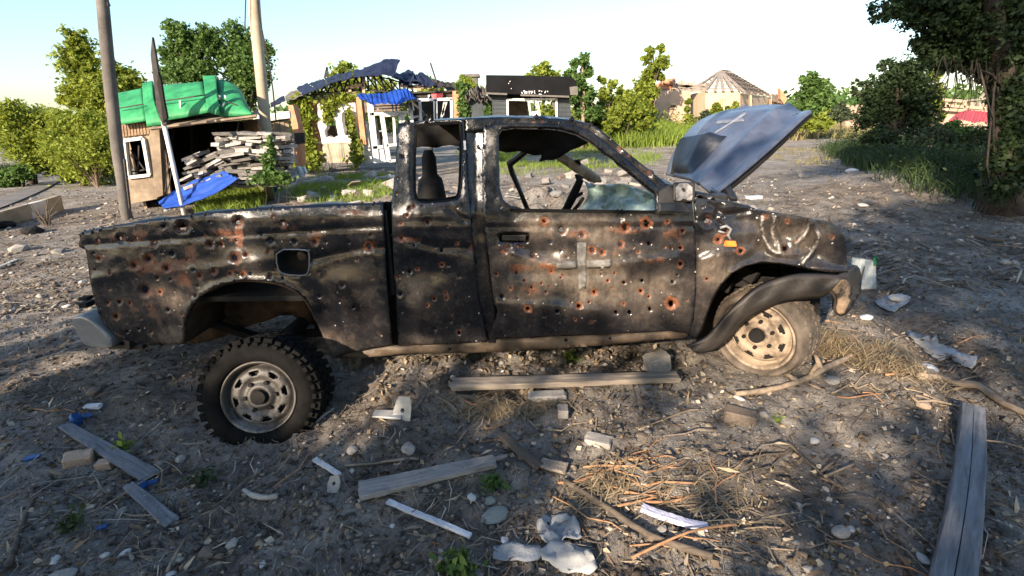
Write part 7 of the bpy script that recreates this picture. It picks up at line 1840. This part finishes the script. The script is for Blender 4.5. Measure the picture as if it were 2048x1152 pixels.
put_rock("stone", "pale angular stone in the lower right foreground", "stone", 1680, 1068, 40, 'stone', 13, .5)
put_rock("stone", "pinkish flat stone in the straw before the front wheel", "stone", 1665, 764, 36, 'stone', 14, .35)
put_rock("stone", "reddish stone under the branch by the beam", "stone", 1846, 812, 34, 'tan_brick', 15, .5)
put_rock("white_lump", "white lump of foam lying by the branch at the right", "foam lump", 1850, 744, 52, 'white_plastic', 16, .42, 0, .6, .1)
put_rock("white_lump", "big pale rounded lump at the right edge by the dark grass", "foam lump", 2042, 420, 46, 'stone', 17, .6, 0, .8)
put_rock("white_lump", "white flat lump on the dirt before the dark grass", "foam lump", 1702, 348, 26, 'white_plastic', 18, .35, 0)
put_rock("white_lump", "pale chunk on the yard right of the raised bonnet", "foam lump", 1730, 384, 22, 'white_chip', 19, .35, 0)
put_rock("plaster_chunk", "greenish plaster chunk below the weed in the middle foreground", "plaster chunk", 990, 1034, 64, 'greenish_chip', 20, .3, 0, .7, .3)
put_rock("plaster_chunk", "small round plaster chunk on top of the greenish one", "plaster chunk", 980, 1006, 28, 'greenish_chip', 21, .5)
put_rock("charred_lump", "heap of burnt scrap at the left by the low wall", "burnt scrap", 66, 468, 46, 'soot', 23, .5)
put_rock("charred_lump", "smaller burnt scrap heap left of the truck's tail", "burnt scrap", 14, 455, 34, 'soot', 24, .5)
put_rock("charred_lump", "dark clod on the grey dirt behind the rear wheel", "clod", 190, 786, 36, 'stone_brown', 25, .4)
for k, (px, py, w, mt, lb) in enumerate([(210, 1112, 22, 'white_chip', "white chip at the bottom left"), (110, 1124, 30, 'white_chip', "pale lump at the bottom left edge"), (250, 1108, 26, 'white_chip', "white flat chip right of the pale lump"), (525, 1130, 20, 'white_chip', "white chip at the bottom edge under the strip"), (120, 1160, 60, 'stone', "grey stone cut by the bottom edge at left"), (1010, 1082, 24, 'white_plastic', "bright white scrap above the torn sacking"), (1615, 1140, 26, 'stone', "pale stone at the bottom edge right of centre"), (2014, 1050, 22, 'white_chip', "white chip right of the beam"), (1846, 1120, 34, 'board_grey', "grey flat scrap touching the beam's left side"), (1702, 1060, 20, 'white_chip', "pale chip beside the angular stone"), (1770, 912, 18, 'stone', "yellowish pebble left of the beam"), (1732, 640, 30, 'white_plastic', "white scrap in front of the bumper"), (1800, 604, 44, 'board_grey', "grey flat sheet scrap before the bumper"), (820, 590 - 250, 30, 'stone', "pale stone near the back yard rubble"), (1120, 812, 14, 'white_plastic', "small white cap by the tan plank"), (1068, 801, 12, 'white_plastic', "white round cap at the grey fragment's end")]):
    put_rock("scrap", lb, "debris", px, py, w, mt, 60 + k, .35, 0, .7)
lib = [rock_mesh("stone", 400 + k, .6, 0, 1 if k % 2 else 2) for k in range(7)]
mats = ['stone', 'stone_grey', 'stone_brown', 'stone', 'white_chip', 'stone_grey', 'stone_brown']
for me, m_ in zip(lib, mats): me.materials.append(M[m_])
def scatter(n, fn, name, label, cat, group, smin, smax, meshes, seed):
    q = random.Random(seed)
    for k in range(n):
        x, y = fn(q); g = Vector((x, y, hz(x, y))); o = bpy.data.objects.new(name, q.choice(meshes)); COL.objects.link(o)
        s = smin * (smax / smin) ** (q.random() ** 2.2); o.scale = (s * q.uniform(.8, 1.2), s * q.uniform(.7, 1.1), s * q.uniform(.6, 1.0)); o.location = g + Vector((0, 0, s * .28)); o.rotation_euler = (q.uniform(-.3, .3), q.uniform(-.3, .3), q.uniform(0, 6.28))
        tag(o, label, cat, group)
def near_yard(q):
    while True:
        y = 1.15 + 2.6 * q.random() ** 1.3; x = q.uniform(-1.25, 1.25) * y
        if not (-2.3 < x < 1.6 and 2.45 < y < 4.1): return x, y
def far_yard(q):
    y = 4.3 + 7.5 * q.random(); return q.uniform(-1.05, 1.15) * y, y
def under(q): return q.uniform(-.7, .8), q.uniform(2.4, 3.4)
scatter(150, near_yard, "stone", "small stone half sunk in the trampled dirt of the yard", "stone", "small stones strewn over the foreground dirt", .010, .034, lib, 5)
scatter(110, far_yard, "rubble_piece", "rubble piece lying on the open yard behind the truck", "rubble", "rubble pieces on the yard behind the truck", .03, .16, lib, 6)
scatter(40, under, "stone", "stone lying in the leaves under the truck", "stone", "stones under the truck", .010, .028, lib, 7)
q_ = random.Random(15)
slats = [bpy.data.meshes.new("slat_scrap") for _ in range(3)]
for k, me in enumerate(slats):
    mb = MB(); mb.hexa([(-.5, -.12 - .03 * k, -.02), (.5, -.1, -.02), (.46, .12, -.02), (-.47, .1, -.02), (-.5, -.12, .02), (.5, -.1, .02), (.44, .12, .02), (-.47, .1, .02)]); me.from_pydata(mb.v, [], mb.f); me.materials.append(M[['board_grey', 'wood_tan', 'wood_dark'][k]])
scatter(60, lambda q: (q.uniform(-4.5, 1.5), q.uniform(6.8, 12)), "slat_scrap", "broken slat lying in the rubble yard before the ruined house", "slat scrap", "broken slats in the rubble yard", .12, .8, slats, 8)
q = random.Random(33)
for k in range(46):
    px = q.uniform(575, 800); py = q.uniform(342, 372) if k % 3 else q.uniform(372, 402)
    put_rock("rubble_chunk", "broken grey slab in the rubble heap before the ruined house", "rubble", px, py, q.uniform(14, 34), q.choice(['concrete', 'stone_grey', 'slab', 'slab_dark', 'board_grey']), 700 + k, q.uniform(.2, .45), 1, q.uniform(.4, .8), group="grey slabs in the rubble before the ruined house", tilt=(q.uniform(-.4, .4), q.uniform(-.4, .4)))
for k in range(30):
    px = q.uniform(1000, 1330); py = q.uniform(330, 405)
    put_rock("rubble_chunk", "broken slab lying on the yard seen through the truck's cab", "rubble", px, py, q.uniform(10, 30), q.choice(['concrete', 'stone_grey', 'stone_brown', 'slab_dark']), 800 + k, q.uniform(.25, .5), 1, q.uniform(.4, .8), group="slabs on the yard behind the cab", tilt=(q.uniform(-.4, .4), q.uniform(-.4, .4)))
# twigs
tw = []
for k in range(5):
    mb = MB(); q = random.Random(k); pts = [Vector((-.5 + .25 * i, q.uniform(-.06, .06), q.uniform(-.015, .015))) for i in range(5)]; mb.tube(pts, [.010, .011, .010, .008, .004], 5)
    if k % 2: mb.tube([pts[2], pts[2] + Vector((.1, .12, .01)), pts[2] + Vector((.18, .16, .0))], [.007, .005, .002], 4)
    me = bpy.data.meshes.new("twig"); me.from_pydata(mb.v, [], mb.f); me.materials.append(M[['branch', 'wood_dark', 'branch', 'wood_dark', 'root_orange'][k]]); tw.append(me)
q = random.Random(21)
for k in range(190):
    x, y = near_yard(q) if k < 150 else far_yard(q)
    o = bpy.data.objects.new("twig", q.choice(tw)); COL.objects.link(o); s = q.uniform(.10, .38); a = q.uniform(0, 6.28)
    z = max(hz(x + math.cos(a) * s * t, y + math.sin(a) * s * t) for t in (-.4, 0, .4)); o.location = (x, y, z + .004); o.scale = (s, s, max(.25, s)); o.rotation_euler = (0, 0, a)
    tag(o, "thin dry twig lying on the trampled dirt of the yard", "twig", "twigs strewn over the dirt")
# aluminium bracket, blue caps, sacking, film
BR = thing("metal_bracket", "bent shiny metal bracket with a hole on the dirt right of the rear wheel", "bracket", gpt(790, 835))
g = gpt(785, 836); m = mpx(785, 836)
mb = MB(); mb.hexa([g + Vector(p) * m for p in ((-40, -4, 4), (20, -14, 4), (22, 10, 6), (-38, 14, 8), (-40, -4, 8), (20, -14, 9), (22, 10, 11), (-38, 14, 12))]); build("flange", mb, M['aluminium'], BR, bevel=.003)
V_, T_, _ = tri_panel([(-14, 0), (22, -4), (26, 22), (24, 44), (2, 46), (-6, 30)], [[(8 + 4 * math.cos(t), 18 + 5 * math.sin(t)) for t in np.linspace(0, 6.28, 9)[:-1]]], 6, seed=3)
mb = MB(); mb.v = [tuple(g + Vector((x + 14, -6 + .25 * y, y)) * m) for x, y in V_]; mb.f = [tuple(int(i) for i in t) for t in T_]; build("upright_plate", mb, M['aluminium'], BR, solid=.005)
g = gpt(668, 982); m = mpx(668, 982)
V_, T_, _ = tri_panel([(-12, 0), (10, 0), (13, 20), (8, 34), (-8, 32), (-13, 18)], [[(3.5 * math.cos(t), 18 + 4 * math.sin(t)) for t in np.linspace(0, 6.28, 9)[:-1]]], 5, seed=4)
mb = MB(); mb.v = [tuple(Vector((x, .6 * y - 6, .8 * y)) * m) for x, y in V_]; mb.f = [tuple(int(i) for i in t) for t in T_]; o = build("small_pierced_plate", mb, M['concrete'], local=True, solid=.006); o.location = g; tag(o, "small pale plate with a round hole left of the broken plank", "plate")
def cap(px, py, label, mat='blue_plastic', w=20):
    g = gpt(px, py); m = mpx(px, py) * w; mb = MB(); mb.tube([(0, 0, 0), (0, 0, .9), (.05, 0, .95)], [.55, .5, .42], 14); mb.tube([(.4, .5, .3), (1.1, .7, .25)], [.3, .25], 9)
    o = build("bottle_cap", mb, M[mat], local=True, smooth=False); o.location = g; o.scale = (m, m, m); o.rotation_euler = (.3, .2, .4); return tag(o, label, "bottle cap")
cap(150, 836, "blue plastic cap at the upper end of the long slanting plank")
cap(286, 980, "blue plastic cap at the upper end of the shorter slanting plank")
put_rock("white_scrap", "flat white scrap behind the upper blue cap", "scrap", 186, 816, 32, 'white_plastic', 90, .25, 1, .4, .1)
put_rock("blue_scrap", "small blue and white scrap at the left edge of the dirt", "scrap", 64, 916, 26, 'blue_plastic', 91, .2, 1, .5, .4)
put_rock("blue_scrap", "small blue wrapper scrap below the brick at the left", "scrap", 200, 1056, 24, 'blue_plastic', 92, .2, 1, .5, .4)
def sheet_on_ground(name, label, cat, poly, mat, seed, amp=.03, lift=.012, thick=.004, sp_=9, fr=14.0):
    V_, T_, _ = tri_panel([(x + .3 * sp_ * math.sin(7 * i + seed), y + .25 * sp_ * math.cos(5 * i + seed)) for i, (x, y) in enumerate(resample(poly, sp_ * 1.6))], [], sp_, seed=seed); P = [gpt(float(x), float(y)) for x, y in V_]; c = sum(P, Vector()) / len(P); mb = MB()
    for p in P:
        h = abs(float(fbm(np.array([p.x * fr]), np.array([p.y * fr]), 3, seed)[0])) * amp; mb.v.append((p.x - c.x, p.y - c.y, p.z - c.z + h + lift))
    mb.f = [tuple(int(i) for i in t) for t in T_]; o = build(name, mb, M[mat], smooth=True, local=True, solid=thick); o.location = c; return tag(o, label, cat)
sheet_on_ground("torn_board", "flat torn grey board piece at the bottom edge right of centre", "board", [(984, 1098), (1010, 1092), (1080, 1096), (1084, 1120), (1050, 1132), (984, 1124)], 'sacking', 1, .012)
sheet_on_ground("torn_sheet", "larger pale grey torn sheet at the bottom edge beside the flat board", "sheet", [(1078, 1110), (1104, 1090), (1140, 1092), (1176, 1110), (1196, 1144), (1180, 1160), (1120, 1152), (1086, 1130)], 'board_grey', 2, .03, .02)
sheet_on_ground("crumpled_cloth", "crumpled bluish grey cloth above the torn sheets", "cloth", [(1072, 1056), (1092, 1036), (1130, 1038), (1158, 1060), (1166, 1080), (1120, 1092), (1084, 1086)], 'sacking', 3, .07, .005, .004, 7, 22)
sheet_on_ground("dusty_foil", "dusty grey plastic foil trailing over the dirt right of the bumper", "foil", [(1810, 668), (1850, 672), (1900, 700), (1960, 724), (1940, 740), (1880, 722), (1830, 696)], 'sacking', 4, .03)
sheet_on_ground("dusty_foil", "flat dusty sheet lying on the dirt in front of the bumper", "foil", [(1752, 604), (1800, 588), (1826, 606), (1790, 626), (1756, 620)], 'sacking', 5, .02)
# clear film hanging at the bumper
rows = []
for j in range(11):
    v = j / 10.0; rows.append([sp(1704 + (1752 - 1704) * u + (-10) * v * (1 - u) + 0 * v, 515 + 6 * u + (66 - 10 * u) * v, .05 + .25 * u + .05 * math.sin(u * 9 + v * 4)) for u in np.linspace(0, 1, 10)])
mb = MB(); mb.grid(rows); o = build("plastic_film", mb, M['film'], smooth=True, solid=.002); tag(o, "torn translucent plastic film hanging on the truck's front bumper", "plastic film")
mb = MB(); mb.tube([sp(1748, 520, .28), sp(1752, 512, .3), sp(1750, 532, .28)], [.006, .01, .004], 6); tag(build("green_tag", mb, M['green_metal'], smooth=True), "little green tag at the corner of the hanging film", "tag")
put_rock("white_scrap", "white paper scrap caught behind the open bonnet's hinge", "scrap", 1508, 398, 30, 'white_plastic', 93, .2, 1, .5, .2)
# weeds
def weed(label, px, py, hpx, n, seed, mat='grass_lit'):
    rg_ = np.random.default_rng(seed); g = gpt(px, py); m = mpx(px, py); t_ = thing("weed", label, "weed", g)
    P = rg_.normal(size=(n, 3)) * np.array([.35, .35, .30]) * hpx * m; P[:, 2] = np.abs(P[:, 2]) + .01
    V, Fq = leaf_quads(P, hpx * m * .42, rg_, -.2, .5); np_mesh("leaves", V, Fq, M[mat], t_)
    mb = MB(); 
    for k in range(6): mb.tube([(0, 0, -.02), tuple(P[k] * .5), tuple(P[k])], [.004, .003, .001], 4)
    build("stem", mb, M['leaf_mid'], t_, local=True)
weed("green and yellow weed growing beside the long slanting plank", 243, 900, 34, 46, 1)
weed("leafy weed below the broken plank's splintered end", 988, 975, 38, 60, 2, 'leaf_mid')
weed("low green weed at the bottom edge under the white strip", 915, 1140, 50, 90, 3, 'leaf_mid')
weed("small bright weed growing under the truck's sill", 1143, 722, 26, 50, 4)
weed("tiny weed between the worn brick and the white pebble", 1556, 845, 18, 24, 5)
weed("faint mossy weed in the dirt at the lower left", 140, 1060, 40, 60, 6, 'leaf_grey')
weed("low weed patch in the dirt below the rear wheel", 410, 965, 40, 50, 7, 'leaf_grey')
# crack lines, rim of an old tyre in the mud
stick("rim_ring_piece", "curved grey rim piece half buried in the mud below the rear wheel", "metal ring piece", [(488, 984), (504, 994), (530, 1000), (556, 996)], .012, .012, 'concrete', .002, 60)
# dead leaves under the truck
rg_ = np.random.default_rng(8); n = 1500; X = rg_.uniform(-.9, 1.2, n); Y = rg_.uniform(2.35, 3.5, n); P = np.stack([X, Y, height(X, Y) + rg_.uniform(.002, .02, n)], 1)
V, Fq = leaf_quads(P, .032, rg_, 0, .6); tag(np_mesh("dead_leaves", V, Fq, M['litter']), kind='stuff')
# ------------------------------------------------------------------ what nobody could count: pebbles, straw bits, litter
def pebble_field(name, X, Y, S, mat, seed, flat=.6):
    rg_ = np.random.default_rng(seed); n = len(X)
    base = np.array([(1, 0, 0), (0, 1, 0), (-1, 0, 0), (0, -1, 0), (0, 0, 1), (0, 0, -1)], float)
    V = base[None] * rg_.uniform(.6, 1.25, (n, 6, 1)) + rg_.normal(size=(n, 6, 3)) * .14; V[:, :, 2] *= flat
    a = rg_.uniform(0, 6.28, n); c, s = np.cos(a), np.sin(a); x = V[:, :, 0] * c[:, None] - V[:, :, 1] * s[:, None]; y = V[:, :, 0] * s[:, None] + V[:, :, 1] * c[:, None]
    V = np.stack([x, y, V[:, :, 2]], 2) * S[:, None, None]; Z = height(X, Y) + S * .15
    V = V + np.stack([X, Y, Z], 1)[:, None, :]
    f = np.array([(0, 1, 4), (1, 2, 4), (2, 3, 4), (3, 0, 4), (1, 0, 5), (2, 1, 5), (3, 2, 5), (0, 3, 5)])
    Fq = (np.arange(n)[:, None, None] * 6 + f[None]).reshape(-1, 3)
    return tag(np_mesh(name, V.reshape(-1, 3), Fq, mat), kind='stuff')
rg_ = np.random.default_rng(31)
n = 60000; Y = .5 + 5.1 * rg_.uniform(0, 1, n) ** 1.5; X = rg_.uniform(-1, 1, n) * (1.3 * Y + .7)
k = fbm(X * 1.3, Y * 1.3, 3, 41) + .35 > rg_.uniform(-.3, .9, n); X, Y = X[k], Y[k]
pebble_field("pebbles", X, Y, .0025 + .010 * rg_.uniform(0, 1, len(X)) ** 3.2, M['pebbles'], 1)
n = 11000; Y = 4.0 + 10 * rg_.uniform(0, 1, n) ** 1.3; X = rg_.uniform(-1.2, 1.3, n) * Y
pebble_field("far_pebbles", X, Y, .008 + .045 * rg_.uniform(0, 1, n) ** 4.5, M['pebbles'], 2)
n = 9000; Y = 1.0 + 5 * rg_.uniform(0, 1, n) ** 1.4; X = rg_.uniform(-1.3, 1.3, n) * Y
k = fbm(X * .9, Y * .9, 3, 43) > -.25; X, Y = X[k], Y[k]
pebble_field("dirt_clods", X, Y, .006 + .022 * rg_.uniform(0, 1, len(X)) ** 2.5, M['dirt'], 3, .7)
def straw_bits(name, n, y0, y1, L0, L1, w, mat, seed, thr):
    rg_ = np.random.default_rng(seed); Y = y0 + (y1 - y0) * rg_.uniform(0, 1, n) ** 1.4; X = rg_.uniform(-1, 1, n) * (1.3 * Y + .7)
    k = fbm(X * .8, Y * .8, 3, 47) > thr + .3 * rg_.normal(size=n); X, Y = X[k], Y[k]; n = len(X)
    a = rg_.uniform(0, 6.28, n); b = a + rg_.normal(size=n) * .5; L_ = rg_.uniform(L0, L1, n)
    d1 = np.stack([np.cos(a), np.sin(a)], 1) * L_[:, None] * .5; d2 = np.stack([np.cos(b), np.sin(b)], 1) * L_[:, None] * .5
    m = np.stack([X, Y], 1); A = m - d1; C_ = m + d2; W = rg_.uniform(.5, 1.5, n)[:, None] * w
    def up(p, e): return np.concatenate([p, (height(p[:, 0], p[:, 1]) + e)[:, None]], 1)
    s = np.stack([-np.sin(a), np.cos(a), np.zeros(n)], 1) * W; e = rg_.uniform(.003, .016, n)
    A, B, C_ = up(A, e), up(m, e + .004), up(C_, e)
    V = np.stack([A - s * .5, A + s * .5, B + s, B - s, C_ + s * .4, C_ - s * .4], 1).reshape(-1, 3); i = np.arange(n)[:, None] * 6
    return tag(np_mesh(name, V, np.concatenate([i + np.array([[0, 1, 2, 3]]), i + np.array([[3, 2, 4, 5]])], 0), mat), kind='stuff')
straw_bits("straw_bits", 20000, .6, 5.5, .02, .12, .0016, M['litter'], 5, -.05)
straw_bits("root_fibres", 2600, 1.0, 6.0, .08, .30, .0026, M['litter'], 6, -.1)
straw_bits("far_litter", 7000, 4.0, 13.0, .08, .45, .010, M['litter'], 7, -.3)
n = 5000; Y = 1.0 + 5 * rg_.uniform(0, 1, n) ** 1.4; X = rg_.uniform(-1.3, 1.3, n) * Y; P = np.stack([X, Y, height(X, Y) + .008], 1)
V, Fq = leaf_quads(P, .026, rg_, 0, .8); tag(np_mesh("leaf_litter", V, Fq, M['litter']), kind='stuff')
# splintered wood chips and broken fragments mixed into the dirt
rg_ = np.random.default_rng(57)
n = 9000; Y = .7 + 7.0 * rg_.uniform(0, 1, n) ** 1.5; X = rg_.uniform(-1, 1, n) * (1.25 * Y + .5)
k = fbm(X * 1.1, Y * 1.1, 3, 61) > -.15 + .25 * rg_.normal(size=n); X, Y = X[k], Y[k]
pebble_field("wood_chips", X, Y, .006 + .020 * rg_.uniform(0, 1, len(X)) ** 2.4, M['litter'], 9, .22)
n = 2600; Y = .8 + 9.0 * rg_.uniform(0, 1, n) ** 1.4; X = rg_.uniform(-1, 1, n) * (1.2 * Y + .4)
P = np.stack([X, Y, height(X, Y) + .012], 1); V, Fq = leaf_quads(P, .07, rg_, 0, .16); tag(np_mesh("wood_splinters", V, Fq, M['litter']), kind='stuff')
